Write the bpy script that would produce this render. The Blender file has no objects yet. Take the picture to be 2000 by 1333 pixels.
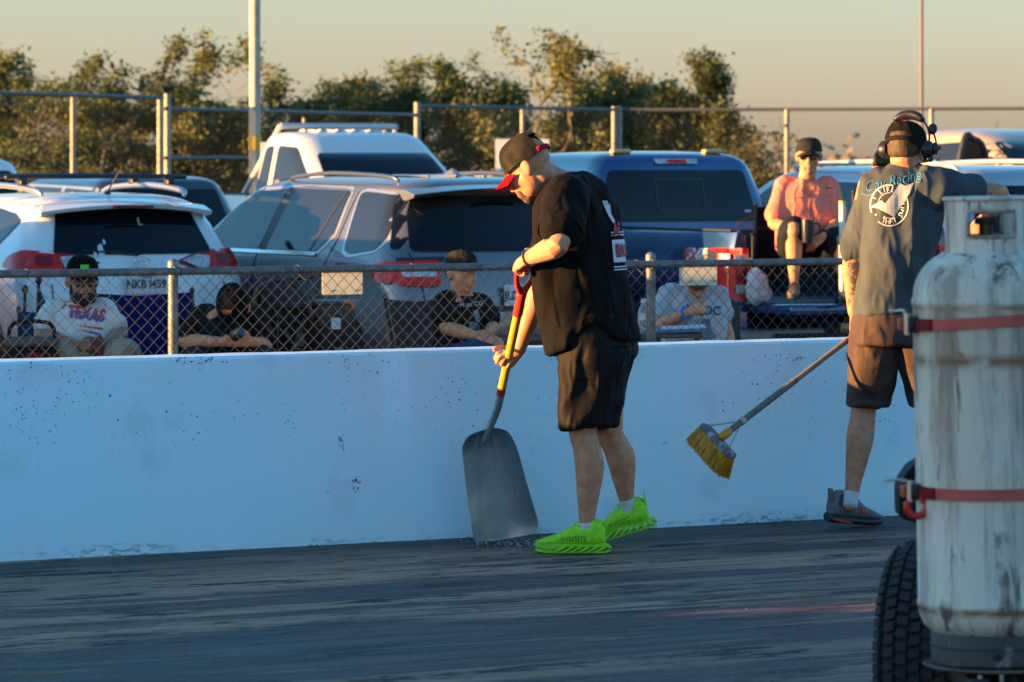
import bpy, bmesh, math, random
from mathutils import Vector, Matrix, Quaternion, noise
from mathutils.bvhtree import BVHTree

# ------------------------------------------------------------------ camera, sky, sun, exposure
SC = bpy.context.scene
COL = SC.collection
F = 7600.0                                   # focal length in photo pixels (2000 wide)
TH = math.atan(F / 14434.0)                  # the wall runs 27.8 degrees off the picture plane
CAM = Vector((-7.97, -15.13, 1.67))
DV = Vector((math.sin(TH), math.cos(TH), 0)) # view direction
RV = Vector((math.cos(TH), -math.sin(TH), 0))
ZV = Vector((0, 0, 1))
HOR = 302.0

cam_d = bpy.data.cameras.new('camera')
cam = bpy.data.objects.new('camera', cam_d)
COL.objects.link(cam)
cam.location = CAM
cam.rotation_euler = (math.radians(90), 0, -TH)
cam_d.sensor_width = 36.0
cam_d.lens = 36.0 * F / 2000.0
cam_d.shift_y = (HOR - 666.5) / 2000.0
cam_d.clip_start = 0.5
cam_d.clip_end = 6000
cam_d.dof.use_dof = True
cam_d.dof.focus_distance = 16.6
cam_d.dof.aperture_fstop = 7.1
SC.camera = cam

SUN_PHI = math.radians(16.0)                 # sun stands behind the wall line, far down its left
SUN_EL = math.radians(4.2)
SUN = Vector((-math.cos(SUN_PHI) * math.cos(SUN_EL), math.sin(SUN_PHI) * math.cos(SUN_EL), math.sin(SUN_EL)))
w = bpy.data.worlds.new('World')
SC.world = w
w.use_nodes = True
nt = w.node_tree
bg = nt.nodes['Background']
sky = nt.nodes.new('ShaderNodeTexSky')
sky.sky_type = 'NISHITA'
sky.sun_disc = False
sky.sun_elevation = SUN_EL
sky.sun_rotation = math.atan2(SUN.x, SUN.y)
sky.altitude = 200
sky.air_density = 1.0
sky.dust_density = 0.6
sky.ozone_density = 2.5
tcw = nt.nodes.new('ShaderNodeTexCoord'); sxw = nt.nodes.new('ShaderNodeSeparateXYZ')
nt.links.new(tcw.outputs['Generated'], sxw.inputs[0])
elr = nt.nodes.new('ShaderNodeMapRange'); elr.interpolation_type = 'SMOOTHSTEP'     # hazy warm horizon, clear cool sky above
elr.inputs['From Min'].default_value = 0.0; elr.inputs['From Max'].default_value = 0.35
nt.links.new(sxw.outputs['Z'], elr.inputs['Value'])
low = nt.nodes.new('ShaderNodeMapRange'); low.interpolation_type = 'SMOOTHSTEP'      # dust greys the last degrees above the ground
low.inputs['From Min'].default_value = -0.01; low.inputs['From Max'].default_value = 0.055
nt.links.new(sxw.outputs['Z'], low.inputs['Value'])
hz = nt.nodes.new('ShaderNodeMix'); hz.data_type = 'RGBA'
hz.inputs['A'].default_value = (.64, .725, 1.56, 1); hz.inputs['B'].default_value = (.68, .655, .88, 1)
nt.links.new(low.outputs[0], hz.inputs['Factor'])
tint = nt.nodes.new('ShaderNodeMix'); tint.data_type = 'RGBA'
tint.inputs['B'].default_value = (.68, 1.07, 1.18, 1)
nt.links.new(hz.outputs['Result'], tint.inputs['A'])
nt.links.new(elr.outputs[0], tint.inputs['Factor'])
mulw = nt.nodes.new('ShaderNodeMix'); mulw.data_type = 'RGBA'; mulw.blend_type = 'MULTIPLY'; mulw.inputs['Factor'].default_value = 1
nt.links.new(sky.outputs[0], mulw.inputs['A']); nt.links.new(tint.outputs['Result'], mulw.inputs['B'])
nt.links.new(mulw.outputs['Result'], bg.inputs['Color'])
bg.inputs['Strength'].default_value = 0.122
sun_d = bpy.data.lights.new('sun', 'SUN')
sun_d.energy = 5.0
sun_d.angle = math.radians(0.5)
sun_d.color = (1.0, 0.52, 0.165)
sun = bpy.data.objects.new('sun', sun_d)
COL.objects.link(sun)
sun.rotation_euler = SUN.to_track_quat('Z', 'Y').to_euler()
sun.location = (-20, 6, 12)

SC.view_settings.view_transform = 'Standard'
SC.view_settings.look = 'None'
SC.view_settings.exposure = 2.28
SC.view_settings.gamma = 1.0
SC.cycles.use_denoising = True
SC.cycles.max_bounces = 6
SC.cycles.transparent_max_bounces = 8
SC.cycles.caustics_reflective = False
SC.cycles.caustics_refractive = False

# ------------------------------------------------------------------ helpers
def P(px, py, dep):
    """a point of the place: the ray through a photo pixel, dep metres out"""
    return CAM + DV * dep + RV * ((px - 1000.0) / F * dep) + ZV * ((HOR - py) / F * dep)

def dep_y(px, y):
    u = (px - 1000.0) / F
    return (y - CAM.y) / (DV.y + RV.y * u)

def lerp(a, b, t):
    return a + (b - a) * t

MATS = {}
def mat(name, col, rough=0.5, metal=0.0, coat=0.0, col2=None, nscale=8.0, nlo=0.4, nhi=0.65, stretch=None,
        bump=0.0, bscale=40.0, bdist=0.01, spec=0.5, trans=0.0, sheen=0.0, emit=0.0, alpha=1.0, detail=4.0, rvar=0.0, sss=0.0):
    if name in MATS:
        return MATS[name]
    m = bpy.data.materials.new(name)
    m.use_nodes = True
    t = m.node_tree
    b = t.nodes['Principled BSDF']
    b.inputs['Base Color'].default_value = (*col, 1)
    b.inputs['Roughness'].default_value = rough
    b.inputs['Metallic'].default_value = metal
    b.inputs['Coat Weight'].default_value = coat
    b.inputs['Coat Roughness'].default_value = 0.04
    b.inputs['Specular IOR Level'].default_value = spec
    b.inputs['Transmission Weight'].default_value = trans
    b.inputs['Sheen Weight'].default_value = sheen
    b.inputs['Alpha'].default_value = alpha
    if sss:
        b.inputs['Subsurface Weight'].default_value = sss
        b.inputs['Subsurface Radius'].default_value = (0.02, 0.008, 0.004)
        b.inputs['Subsurface Scale'].default_value = 0.6
    if emit:
        b.inputs['Emission Color'].default_value = (*col, 1)
        b.inputs['Emission Strength'].default_value = emit
    tc = t.nodes.new('ShaderNodeTexCoord')
    src = tc.outputs['Object']
    if stretch:
        mp = t.nodes.new('ShaderNodeMapping')
        mp.inputs['Scale'].default_value = stretch
        t.links.new(src, mp.inputs['Vector'])
        src = mp.outputs[0]
    if col2 or rvar:
        n = t.nodes.new('ShaderNodeTexNoise')
        n.inputs['Scale'].default_value = nscale
        n.inputs['Detail'].default_value = detail
        t.links.new(src, n.inputs['Vector'])
        r = t.nodes.new('ShaderNodeMapRange')
        r.inputs['From Min'].default_value = nlo
        r.inputs['From Max'].default_value = nhi
        t.links.new(n.outputs['Fac'], r.inputs['Value'])
        if col2:
            mx = t.nodes.new('ShaderNodeMix')
            mx.data_type = 'RGBA'
            mx.inputs['A'].default_value = (*col, 1)
            mx.inputs['B'].default_value = (*col2, 1)
            t.links.new(r.outputs[0], mx.inputs['Factor'])
            t.links.new(mx.outputs['Result'], b.inputs['Base Color'])
        if rvar:
            r2 = t.nodes.new('ShaderNodeMapRange')
            r2.inputs['To Min'].default_value = rough
            r2.inputs['To Max'].default_value = min(1, rough + rvar)
            t.links.new(r.outputs[0], r2.inputs['Value'])
            t.links.new(r2.outputs[0], b.inputs['Roughness'])
    if bump:
        n2 = t.nodes.new('ShaderNodeTexNoise')
        n2.inputs['Scale'].default_value = bscale
        n2.inputs['Detail'].default_value = 3
        t.links.new(src, n2.inputs['Vector'])
        bp = t.nodes.new('ShaderNodeBump')
        bp.inputs['Strength'].default_value = bump
        bp.inputs['Distance'].default_value = bdist
        t.links.new(n2.outputs['Fac'], bp.inputs['Height'])
        t.links.new(bp.outputs[0], b.inputs['Normal'])
    MATS[name] = m
    return m

def tag(o, label=None, cat=None, group=None, kind=None):
    if label: o['label'] = label
    if cat: o['category'] = cat
    if group: o['group'] = group
    if kind: o['kind'] = kind
    return o

def link(name, me, m=None, parent=None, base=None, smooth=False, **kw):
    """link a mesh (or bmesh) as ONE object; base moves its origin there"""
    if isinstance(me, bmesh.types.BMesh):
        bm = me
        me = bpy.data.meshes.new(name)
        bmesh.ops.recalc_face_normals(bm, faces=bm.faces)
        bm.to_mesh(me)
        bm.free()
    if base is not None:
        me.transform(Matrix.Translation(-Vector(base)))
    if smooth:
        for p in me.polygons:
            p.use_smooth = True
        if smooth != True and hasattr(me, 'set_sharp_from_angle'):
            me.set_sharp_from_angle(angle=math.radians(smooth))
    if m is not None:
        me.materials.clear()
        me.materials.append(m)
    o = bpy.data.objects.new(name, me)
    COL.objects.link(o)
    if parent is not None:
        o.parent = parent
    elif base is not None:
        o.location = base
    tag(o, **kw)
    return o

def empty(name, loc=(0, 0, 0), rz=0.0, **kw):
    o = bpy.data.objects.new(name, None)
    o.empty_display_size = 0.2
    o.location = loc
    o.rotation_euler = (0, 0, rz)
    COL.objects.link(o)
    tag(o, **kw)
    return o

def BM():
    return bmesh.new()

_MC = {}
def _proto(key, fn):
    if key not in _MC:
        b = bmesh.new(); fn(b); b.verts.index_update()
        _MC[key] = ([v.co.copy() for v in b.verts], [[v.index for v in f.verts] for f in b.faces]); b.free()
    return _MC[key]

def _stamp(bm, proto, M):
    vs = [bm.verts.new(M @ c) for c in proto[0]]
    for f in proto[1]:
        bm.faces.new([vs[i] for i in f])
    return vs

def box(bm, c, s, rot=None, bev=0.0):
    M = Matrix.Translation(Vector(c)) @ (rot.to_4x4() if rot is not None else Matrix.Identity(4))
    if bev:
        def fn(b):
            r = bmesh.ops.create_cube(b, size=1.0)
            bmesh.ops.transform(b, matrix=Matrix.Diagonal((*s, 1)), verts=r['verts'])
            bmesh.ops.bevel(b, geom=b.edges[:], offset=bev, segments=2, profile=0.5, affect='EDGES')
        b = bmesh.new(); fn(b); b.verts.index_update()
        pr = ([v.co.copy() for v in b.verts], [[v.index for v in f.verts] for f in b.faces]); b.free()
        return _stamp(bm, pr, M)
    return _stamp(bm, _proto('cube', lambda b: bmesh.ops.create_cube(b, size=1.0)), M @ Matrix.Diagonal((*s, 1)))

def ell(bm, c, r, rot=None, u=16, v=12):
    M = Matrix.Translation(Vector(c)) @ (rot.to_4x4() if rot is not None else Matrix.Identity(4)) @ Matrix.Diagonal((*r, 1))
    return _stamp(bm, _proto(('s', u, v), lambda b: bmesh.ops.create_uvsphere(b, u_segments=u, v_segments=v, radius=1.0)), M)

def axes(x, y, z):
    return Matrix((x, y, z)).transposed()

def cr(pts, n=4):
    """Catmull-Rom through rows of numbers"""
    out = []
    for i in range(len(pts) - 1):
        p0 = pts[max(i - 1, 0)]; p1 = pts[i]; p2 = pts[i + 1]; p3 = pts[min(i + 2, len(pts) - 1)]
        for k in range(n):
            t = k / n
            out.append([0.5 * ((2 * b) + (-a + c) * t + (2 * a - 5 * b + 4 * c - d) * t * t + (-a + 3 * b - 3 * c + d) * t ** 3)
                        for a, b, c, d in zip(p0, p1, p2, p3)])
    out.append(list(pts[-1]))
    return out

def tube(bm, pts, rad, seg=12, ref=None, n=3, cap=True, dome=True):
    """smooth tube through pts; rad: numbers or (a, b) pairs, a along ref"""
    rows = []
    for p, r in zip(pts, rad if hasattr(rad, '__len__') else [rad] * len(pts)):
        a, b = r if hasattr(r, '__len__') else (r, r)
        rows.append([p[0], p[1], p[2], a, b])
    if n > 1 and len(rows) > 2:
        rows = cr(rows, n)
    C = [Vector(r[:3]) for r in rows]
    R = [(max(r[3], 1e-4), max(r[4], 1e-4)) for r in rows]
    T = []
    for i in range(len(C)):
        t = C[min(i + 1, len(C) - 1)] - C[max(i - 1, 0)]
        T.append(t.normalized() if t.length > 1e-9 else Vector((0, 0, 1)))
    if ref is None:
        ref = Vector((0, 0, 1)) if abs(T[0].z) < 0.8 else Vector((1, 0, 0))
    a = Vector(ref)
    if dome and cap:
        r0 = min(R[0]); r1 = min(R[-1])
        C = [C[0] - T[0] * r0 * 0.75, C[0] - T[0] * r0 * 0.45] + C + [C[-1] + T[-1] * r1 * 0.45, C[-1] + T[-1] * r1 * 0.75]
        R = [(R[0][0] * .45, R[0][1] * .45), (R[0][0] * .82, R[0][1] * .82)] + R + [(R[-1][0] * .82, R[-1][1] * .82), (R[-1][0] * .45, R[-1][1] * .45)]
        T = [T[0], T[0]] + T + [T[-1], T[-1]]
    rings = []
    for c, (ra, rb), t in zip(C, R, T):
        a = (a - t * a.dot(t))
        if a.length < 1e-6:
            a = t.orthogonal()
        a.normalize()
        b = t.cross(a)
        rings.append([bm.verts.new(c + a * (ra * math.cos(2 * math.pi * k / seg)) + b * (rb * math.sin(2 * math.pi * k / seg))) for k in range(seg)])
    for i in range(len(rings) - 1):
        for k in range(seg):
            bm.faces.new((rings[i][k], rings[i][(k + 1) % seg], rings[i + 1][(k + 1) % seg], rings[i + 1][k]))
    if cap:
        bm.faces.new(rings[0][::-1]); bm.faces.new(rings[-1])
    return rings

def lathe(bm, prof, c=(0, 0, 0), rot=None, seg=32, close=True):
    """prof: (radius, height) pairs about local z"""
    M = Matrix.Translation(Vector(c)) @ (rot.to_4x4() if rot is not None else Matrix.Identity(4))
    rings = []
    for r, z in prof:
        if r < 1e-6:
            rings.append([bm.verts.new(M @ Vector((0, 0, z)))])
        else:
            rings.append([bm.verts.new(M @ Vector((r * math.cos(2 * math.pi * k / seg), r * math.sin(2 * math.pi * k / seg), z))) for k in range(seg)])
    for a, b in zip(rings, rings[1:]):
        if len(a) == 1 and len(b) == 1:
            continue
        for k in range(seg):
            k2 = (k + 1) % seg
            if len(a) == 1:
                bm.faces.new((a[0], b[k], b[k2]))
            elif len(b) == 1:
                bm.faces.new((a[k], a[k2], b[0]))
            else:
                bm.faces.new((a[k], a[k2], b[k2], b[k]))
    if close:
        for r in (rings[0], rings[-1]):
            if len(r) > 1:
                try: bm.faces.new(r)
                except ValueError: pass

def rod(bm, a, b, r, seg=8, r2=None):
    tube(bm, [a, b], [r, r if r2 is None else r2], seg=seg, n=1, dome=False)

def prism(bm, poly, vec):
    """a flat polygon (3-D points) pushed along vec"""
    a = [bm.verts.new(Vector(p)) for p in poly]
    b = [bm.verts.new(Vector(p) + Vector(vec)) for p in poly]
    n = len(a)
    bm.faces.new(a[::-1]); bm.faces.new(b)
    for i in range(n):
        bm.faces.new((a[i], a[(i + 1) % n], b[(i + 1) % n], b[i]))

def fillet(poly, r=0.03, n=4):
    out = []
    m = len(poly)
    for i in range(m):
        p = Vector(poly[i][:2]); a = Vector(poly[i - 1][:2]); b = Vector(poly[(i + 1) % m][:2])
        rr = poly[i][2] if len(poly[i]) > 2 else r
        da = (a - p); db = (b - p)
        l = min(rr, da.length * .45, db.length * .45)
        p1 = p + da.normalized() * l; p2 = p + db.normalized() * l
        for k in range(n + 1):
            t = k / n
            out.append(tuple(p1 * (1 - t) ** 2 + p * 2 * t * (1 - t) + p2 * t * t))
    return out

def remesh(bm, voxel, smooth_it=4, fac=0.5, name='m'):
    """fuse overlapping closed shells into one continuous surface"""
    me = bpy.data.meshes.new(name)
    bmesh.ops.recalc_face_normals(bm, faces=bm.faces)
    bm.to_mesh(me); bm.free()
    o = bpy.data.objects.new(name + '_tmp', me)
    COL.objects.link(o)
    md = o.modifiers.new('r', 'REMESH'); md.mode = 'VOXEL'; md.voxel_size = voxel
    if smooth_it:
        s = o.modifiers.new('s', 'SMOOTH'); s.factor = fac; s.iterations = smooth_it
    dg = bpy.context.evaluated_depsgraph_get()
    out = bpy.data.meshes.new_from_object(o.evaluated_get(dg))
    bpy.data.objects.remove(o)
    bpy.data.meshes.remove(me)
    for p in out.polygons:
        p.use_smooth = True
    return out

def bvh_of(me):
    return BVHTree.FromPolygons([v.co for v in me.vertices], [tuple(p.vertices) for p in me.polygons])

def grid_cut(bm, step, dims=(0, 1)):
    for d in dims:
        lo = min(v.co[d] for v in bm.verts); hi = max(v.co[d] for v in bm.verts)
        n = int((hi - lo) / step)
        for i in range(1, n + 1):
            c = Vector((0, 0, 0)); c[d] = lo + (hi - lo) * i / (n + 1)
            no = Vector((0, 0, 0)); no[d] = 1
            bmesh.ops.bisect_plane(bm, geom=bm.verts[:] + bm.edges[:] + bm.faces[:], plane_co=c, plane_no=no, dist=1e-5)

def wrap(bm, bvh, origin, ax, ay, ray, off=0.004, thick=0.004, far=3.0):
    """lay a flat 2-D bmesh (x, y) onto a surface: shoot from origin+ax*x+ay*y along ray, lift it off, give it thickness"""
    origin = Vector(origin); ax = Vector(ax); ay = Vector(ay); ray = Vector(ray).normalized()
    last = None
    for v in bm.verts:
        o = origin + ax * v.co.x + ay * v.co.y - ray * far
        hit = bvh.ray_cast(o, ray)
        if hit[0] is not None:
            last = (hit[0] - o).dot(ray)
            p = hit[0]
        else:
            nr = bvh.find_nearest(origin + ax * v.co.x + ay * v.co.y - ray * far * 0 if last is None else o + ray * last)
            p = nr[0]
        v.co = p - ray * off
    bm.normal_update()
    fs = bm.faces[:]
    ring = bmesh.ops.extrude_face_region(bm, geom=fs)
    nv = [g for g in ring['geom'] if isinstance(g, bmesh.types.BMVert)]
    for v in nv:
        v.co -= ray * thick
    return bm

def poly_bm(poly):
    bm = BM()
    vs = [bm.verts.new((p[0], p[1], 0)) for p in poly]
    bm.faces.new(vs)
    return bm

def text_bm(s, size=0.1, shear=0.0, bold=0.0, align='CENTER'):
    cu = bpy.data.curves.new('t', 'FONT')
    cu.body = s; cu.size = size; cu.shear = shear; cu.offset = bold
    cu.align_x = align; cu.align_y = 'CENTER'; cu.resolution_u = 3
    o = bpy.data.objects.new('t', cu); COL.objects.link(o)
    dg = bpy.context.evaluated_depsgraph_get()
    me = bpy.data.meshes.new_from_object(o.evaluated_get(dg))
    bpy.data.objects.remove(o)
    bm = BM(); bm.from_mesh(me); bpy.data.meshes.remove(me)
    bmesh.ops.triangulate(bm, faces=bm.faces[:])
    return bm

def merge(bm, other, M=None):
    me = bpy.data.meshes.new('x'); other.to_mesh(me); other.free()
    if M is not None: me.transform(M)
    bm.from_mesh(me); bpy.data.meshes.remove(me)

def copy_tree(o, parent=None):
    c = o.copy(); COL.objects.link(c)
    if parent is not None: c.parent = parent
    for ch in list(o.children): copy_tree(ch, c)
    return c
# ------------------------------------------------------------------ the setting
GZ = -0.27     # the car park lies a little below the track
# ---- track material: rubber streaks run along the wall (x)
def track_mat():
    m = bpy.data.materials.new('track_asphalt'); m.use_nodes = True
    t = m.node_tree; b = t.nodes['Principled BSDF']; N = t.nodes.new; L = t.links.new
    tc = N('ShaderNodeTexCoord')
    def nz(scale, sc, detail=5, rough=0.55):
        mp = N('ShaderNodeMapping'); mp.inputs['Scale'].default_value = sc; L(tc.outputs['Object'], mp.inputs[0])
        n = N('ShaderNodeTexNoise'); n.inputs['Scale'].default_value = scale; n.inputs['Detail'].default_value = detail
        n.inputs['Roughness'].default_value = rough
        L(mp.outputs[0], n.inputs['Vector']); return n.outputs['Fac']
    def ramp(f, lo, hi, a=0.0, c=1.0):
        r = N('ShaderNodeMapRange'); r.inputs['From Min'].default_value = lo; r.inputs['From Max'].default_value = hi
        r.inputs['To Min'].default_value = a; r.inputs['To Max'].default_value = c
        L(f, r.inputs['Value']); return r.outputs[0]
    def mixc(f, A, B):
        x = N('ShaderNodeMix'); x.data_type = 'RGBA'
        if isinstance(A, tuple): x.inputs['A'].default_value = (*A, 1)
        else: L(A, x.inputs['A'])
        if isinstance(B, tuple): x.inputs['B'].default_value = (*B, 1)
        else: L(B, x.inputs['B'])
        L(f, x.inputs['Factor']); return x.outputs['Result']
    broad = nz(0.8, (0.22, 1.1, 1), 7, .65)
    streak = nz(1.1, (0.13, 1.7, 1), 10, 0.74)
    fine = nz(5.0, (0.40, 3.0, 1), 8, 0.78)
    scuff = nz(2.0, (0.55, 2.6, 1), 9, 0.72)
    grit = nz(75, (.8, 1, 1), 3, .7)
    c = mixc(ramp(broad, .42, .58), (.46, .245, .155), (.23, .13, .095))
    c = mixc(ramp(streak, .47, .53, 0, .92), c, (.040, .031, .029))
    c = mixc(ramp(scuff, .555, .575, 0, .92), c, (.018, .015, .015))
    c = mixc(ramp(fine, .56, .70, 0, .6), c, (.22, .16, .13))
    blot = nz(6.0, (0.55, 1.9, 1), 9, 0.80)
    c = mixc(ramp(blot, .54, .60, 0, .8), c, (.024, .019, .018))
    c = mixc(ramp(nz(13, (.45, 2.2, 1), 7, .8), .57, .64, 0, .75), c, (.30, .18, .13))
    c = mixc(ramp(grit, .52, .66, 0, .55), c, (.30, .19, .14))
    L(c, b.inputs['Base Color'])
    L(ramp(streak, .44, .60, .88, .50), b.inputs['Roughness'])
    b.inputs['Specular IOR Level'].default_value = 0.22
    add = N('ShaderNodeMath'); add.operation = 'ADD'
    L(grit, add.inputs[0]); L(fine, add.inputs[1])
    bp = N('ShaderNodeBump'); bp.inputs['Strength'].default_value = 0.55; bp.inputs['Distance'].default_value = 0.006
    L(add.outputs[0], bp.inputs['Height']); L(bp.outputs[0], b.inputs['Normal'])
    return m

def wall_mat():
    m = bpy.data.materials.new('painted_concrete'); m.use_nodes = True
    t = m.node_tree; b = t.nodes['Principled BSDF']; N = t.nodes.new; L = t.links.new
    tc = N('ShaderNodeTexCoord')
    sep = N('ShaderNodeSeparateXYZ'); L(tc.outputs['Object'], sep.inputs[0])
    def rng(f, lo, hi, a=0.0, c=1.0):
        r = N('ShaderNodeMapRange'); r.inputs['From Min'].default_value = lo; r.inputs['From Max'].default_value = hi
        r.inputs['To Min'].default_value = a; r.inputs['To Max'].default_value = c
        L(f, r.inputs['Value']); return r.outputs[0]
    def mul(a, c):
        x = N('ShaderNodeMath'); x.operation = 'MULTIPLY'; L(a, x.inputs[0])
        if isinstance(c, float): x.inputs[1].default_value = c
        else: L(c, x.inputs[1])
        return x.outputs[0]
    def mx(a, c):
        x = N('ShaderNodeMath'); x.operation = 'MAXIMUM'; L(a, x.inputs[0]); L(c, x.inputs[1]); return x.outputs[0]
    def noise_(scale, detail=4, sc=(1, 1, 1), rough=0.5):
        mp = N('ShaderNodeMapping'); mp.inputs['Scale'].default_value = sc; L(tc.outputs['Object'], mp.inputs[0])
        n = N('ShaderNodeTexNoise'); n.inputs['Scale'].default_value = scale; n.inputs['Detail'].default_value = detail
        n.inputs['Roughness'].default_value = rough
        L(mp.outputs[0], n.inputs['Vector']); return n.outputs['Fac']
    def pits(scale, rad, clump):
        """bug holes: small voronoi dots kept only where a clump noise allows"""
        wn = N('ShaderNodeTexNoise'); wn.inputs['Scale'].default_value = 60
        L(tc.outputs['Object'], wn.inputs['Vector'])
        ad = N('ShaderNodeMixRGB'); ad.blend_type = 'ADD'; ad.inputs[0].default_value = 0.012
        L(tc.outputs['Object'], ad.inputs[1]); L(wn.outputs['Color'], ad.inputs[2])
        v = N('ShaderNodeTexVoronoi'); v.inputs['Scale'].default_value = scale; v.inputs['Randomness'].default_value = 1
        L(ad.outputs[0], v.inputs['Vector'])
        sp = N('ShaderNodeSeparateColor'); L(v.outputs['Color'], sp.inputs[0])
        r = rng(sp.outputs[0], 0.45, 1.0, 0.0, rad)          # each cell its own size, many none
        d = N('ShaderNodeMath'); d.operation = 'SUBTRACT'; L(r, d.inputs[0]); L(v.outputs['Distance'], d.inputs[1])
        dot = rng(d.outputs[0], 0.03, 0.10)
        return mul(dot, clump)
    up = rng(sep.outputs['Z'], 0.30, 0.62, 0.12, 1.0)
    clump = rng(noise_(1.6, 3), 0.40, 0.56, 0.1, 1.0)
    p1 = pits(36, 0.25, mul(up, clump))
    p2 = pits(74, 0.33, mul(up, rng(noise_(2.4, 3), 0.42, 0.56)))
    hole = mx(p1, p2)
    # chipped and dirty foot
    ln = noise_(26, 6, (.6, 1, 1.6), 0.7)
    foot = rng(sep.outputs['Z'], 0.012, 0.060, 1.0, 0.0)
    chip = mul(mul(rng(ln, 0.52, 0.60), foot), rng(noise_(1.3, 4), .47, .58, .15, 1.0))
    # flaking near the top edge
    topz = rng(sep.outputs['Z'], 0.66, 0.80)
    flk = mul(mul(rng(noise_(16, 6, (1, 1, 1), .7), 0.56, 0.64), topz), rng(noise_(0.9, 2), 0.50, 0.62))
    dirt = mx(mul(chip, 0.5), mul(flk, 0.4))
    tone = noise_(1.2, 5, (0.35, 1, 1.6))
    base = N('ShaderNodeMix'); base.data_type = 'RGBA'
    base.inputs['A'].default_value = (.60, .82, .90, 1); base.inputs['B'].default_value = (.66, .86, .93, 1)
    L(rng(tone, .35, .65), base.inputs['Factor'])
    g = N('ShaderNodeMix'); g.data_type = 'RGBA'; g.inputs['B'].default_value = (.42, .41, .40, 1)
    L(base.outputs['Result'], g.inputs['A'])
    smudge = mul(rng(noise_(3.2, 4), 0.60, 0.78), 0.35)
    L(smudge, g.inputs['Factor'])
    g1 = N('ShaderNodeMix'); g1.data_type = 'RGBA'; g1.inputs['B'].default_value = (.16, .15, .14, 1)
    L(g.outputs['Result'], g1.inputs['A']); L(dirt, g1.inputs['Factor'])
    g2 = N('ShaderNodeMix'); g2.data_type = 'RGBA'; g2.inputs['B'].default_value = (.05, .05, .05, 1)
    L(g1.outputs['Result'], g2.inputs['A']); L(hole, g2.inputs['Factor'])
    L(g2.outputs['Result'], b.inputs['Base Color'])
    b.inputs['Roughness'].default_value = 0.6
    h = mx(hole, mx(chip, flk))
    inv = mul(h, -1.0)
    fine = mul(noise_(45, 4), 0.10)
    ad = N('ShaderNodeMath'); ad.operation = 'ADD'; L(inv, ad.inputs[0]); L(fine, ad.inputs[1])
    bp = N('ShaderNodeBump'); bp.inputs['Strength'].default_value = 0.8; bp.inputs['Distance'].default_value = 0.006
    L(ad.outputs[0], bp.inputs['Height']); L(bp.outputs[0], b.inputs['Normal'])
    return m

# ground sheets
bm = BM(); bmesh.ops.create_grid(bm, x_segments=1, y_segments=1, size=3000)
link('ground', bm, mat('dry_grass_dirt', (.13, .115, .07), .95, col2=(.21, .18, .115), nscale=0.8, bump=.5, bscale=14, bdist=.03), kind='structure').location = (0, 0, GZ)
bm = BM()
xs = [-40 + i * 0.5 for i in range(200)]
prism(bm, [(-60, -40, -.30), (70, -40, -.30), (70, 0.45, -.30), (-60, 0.45, -.30)], (0, 0, .30))
link('race_track', bm, track_mat(), kind='structure')
bm = BM(); L_ = []
for y, z in ((.45, -.03), (3.0, -.012), (7.2, -.004), (8.2, -.09), (9.3, GZ + .01), (26, GZ + .004)):
    L_.append([bm.verts.new((x, y, z)) for x in (-60, 70)])
for a, b in zip(L_, L_[1:]): bm.faces.new((a[0], a[1], b[1], b[0]))
link('parking_lot', bm, mat('gravel_lot', (.11, .10, .09), .95, col2=(.17, .155, .135), nscale=3, bump=.5, bscale=60, bdist=.02), kind='structure')

# ---- concrete barrier
bm = BM()
prof = [(-.035, -.02), (-.035, .035), (0.0, .25), (.012, .335), (.10, .80), (.112, .812), (.31, .812), (.322, .80), (.41, .335), (.45, .25), (.45, -.02)]
xs = [-14 + i * 0.07 for i in range(480)]
rings = []
for i, x in enumerate(xs):
    ring = []
    for j, (y, z) in enumerate(prof):
        n1 = noise.noise(Vector((x * 5, j * 3.1, 0))) * .003
        n2 = noise.noise(Vector((x * 17, j * 1.7, 4))) * (.007 if j in (1,) else .0018)
        ring.append(bm.verts.new((x, y + n1 + n2, z + (n1 * .6 + n2 if 0 < j < 10 else 0))))
    rings.append(ring)
for a, b in zip(rings, rings[1:]):
    for j in range(len(prof) - 1):
        bm.faces.new((a[j], b[j], b[j + 1], a[j + 1]))
bm.faces.new(rings[0]); bm.faces.new(rings[-1][::-1])
barrier = link('concrete_barrier', bm, wall_mat(), base=(0, 0, 0), smooth=30,
     label='long white painted concrete barrier with pitted face along the track', cat='barrier')

# rubber scuffs: bundles of thin smears laid on the face
_bt = bvh_of(barrier.data); _r = random.Random(12)
for px, py, w_, h_, n_ in ((668, 862, 9, 22, 16), (696, 940, 10, 18, 18), (1297, 862, 5, 7, 8), (640, 958, 5, 2, 5), (380, 706, 60, 14, 22), (672, 706, 16, 14, 16), (1570, 700, 30, 8, 10), (1120, 690, 26, 8, 10)):
    b2 = BM()
    for _ in range(n_):
        x = px + _r.gauss(0, w_ * .45); y = py + _r.gauss(0, h_ * .45); dx = _r.gauss(0, 1.2) + (2.5 if w_ > 20 else 0); dy = _r.uniform(1.5, max(3, h_ * .5)); t = _r.uniform(.35, .9)
        f4 = [b2.verts.new(p + (0,)) for p in ((x - t, y), (x + dx, y - dy * .5), (x + t + dx, y), (x + dx * .6, y + dy * .5))]
        b2.faces.new(f4)
    k_ = 17.1 / F; u_ = (px - 1000) / F; dpt = dep_y(px, .05); k_ = dpt / F
    wrap(b2, _bt, P(0, 0, dpt), RV * k_, ZV * -k_, DV, .0015, .0008, far=.6)
    link('scuff_mark', b2, mat('rubber_scuff', (.14, .15, .16), .8), barrier, kind='stuff')

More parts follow.
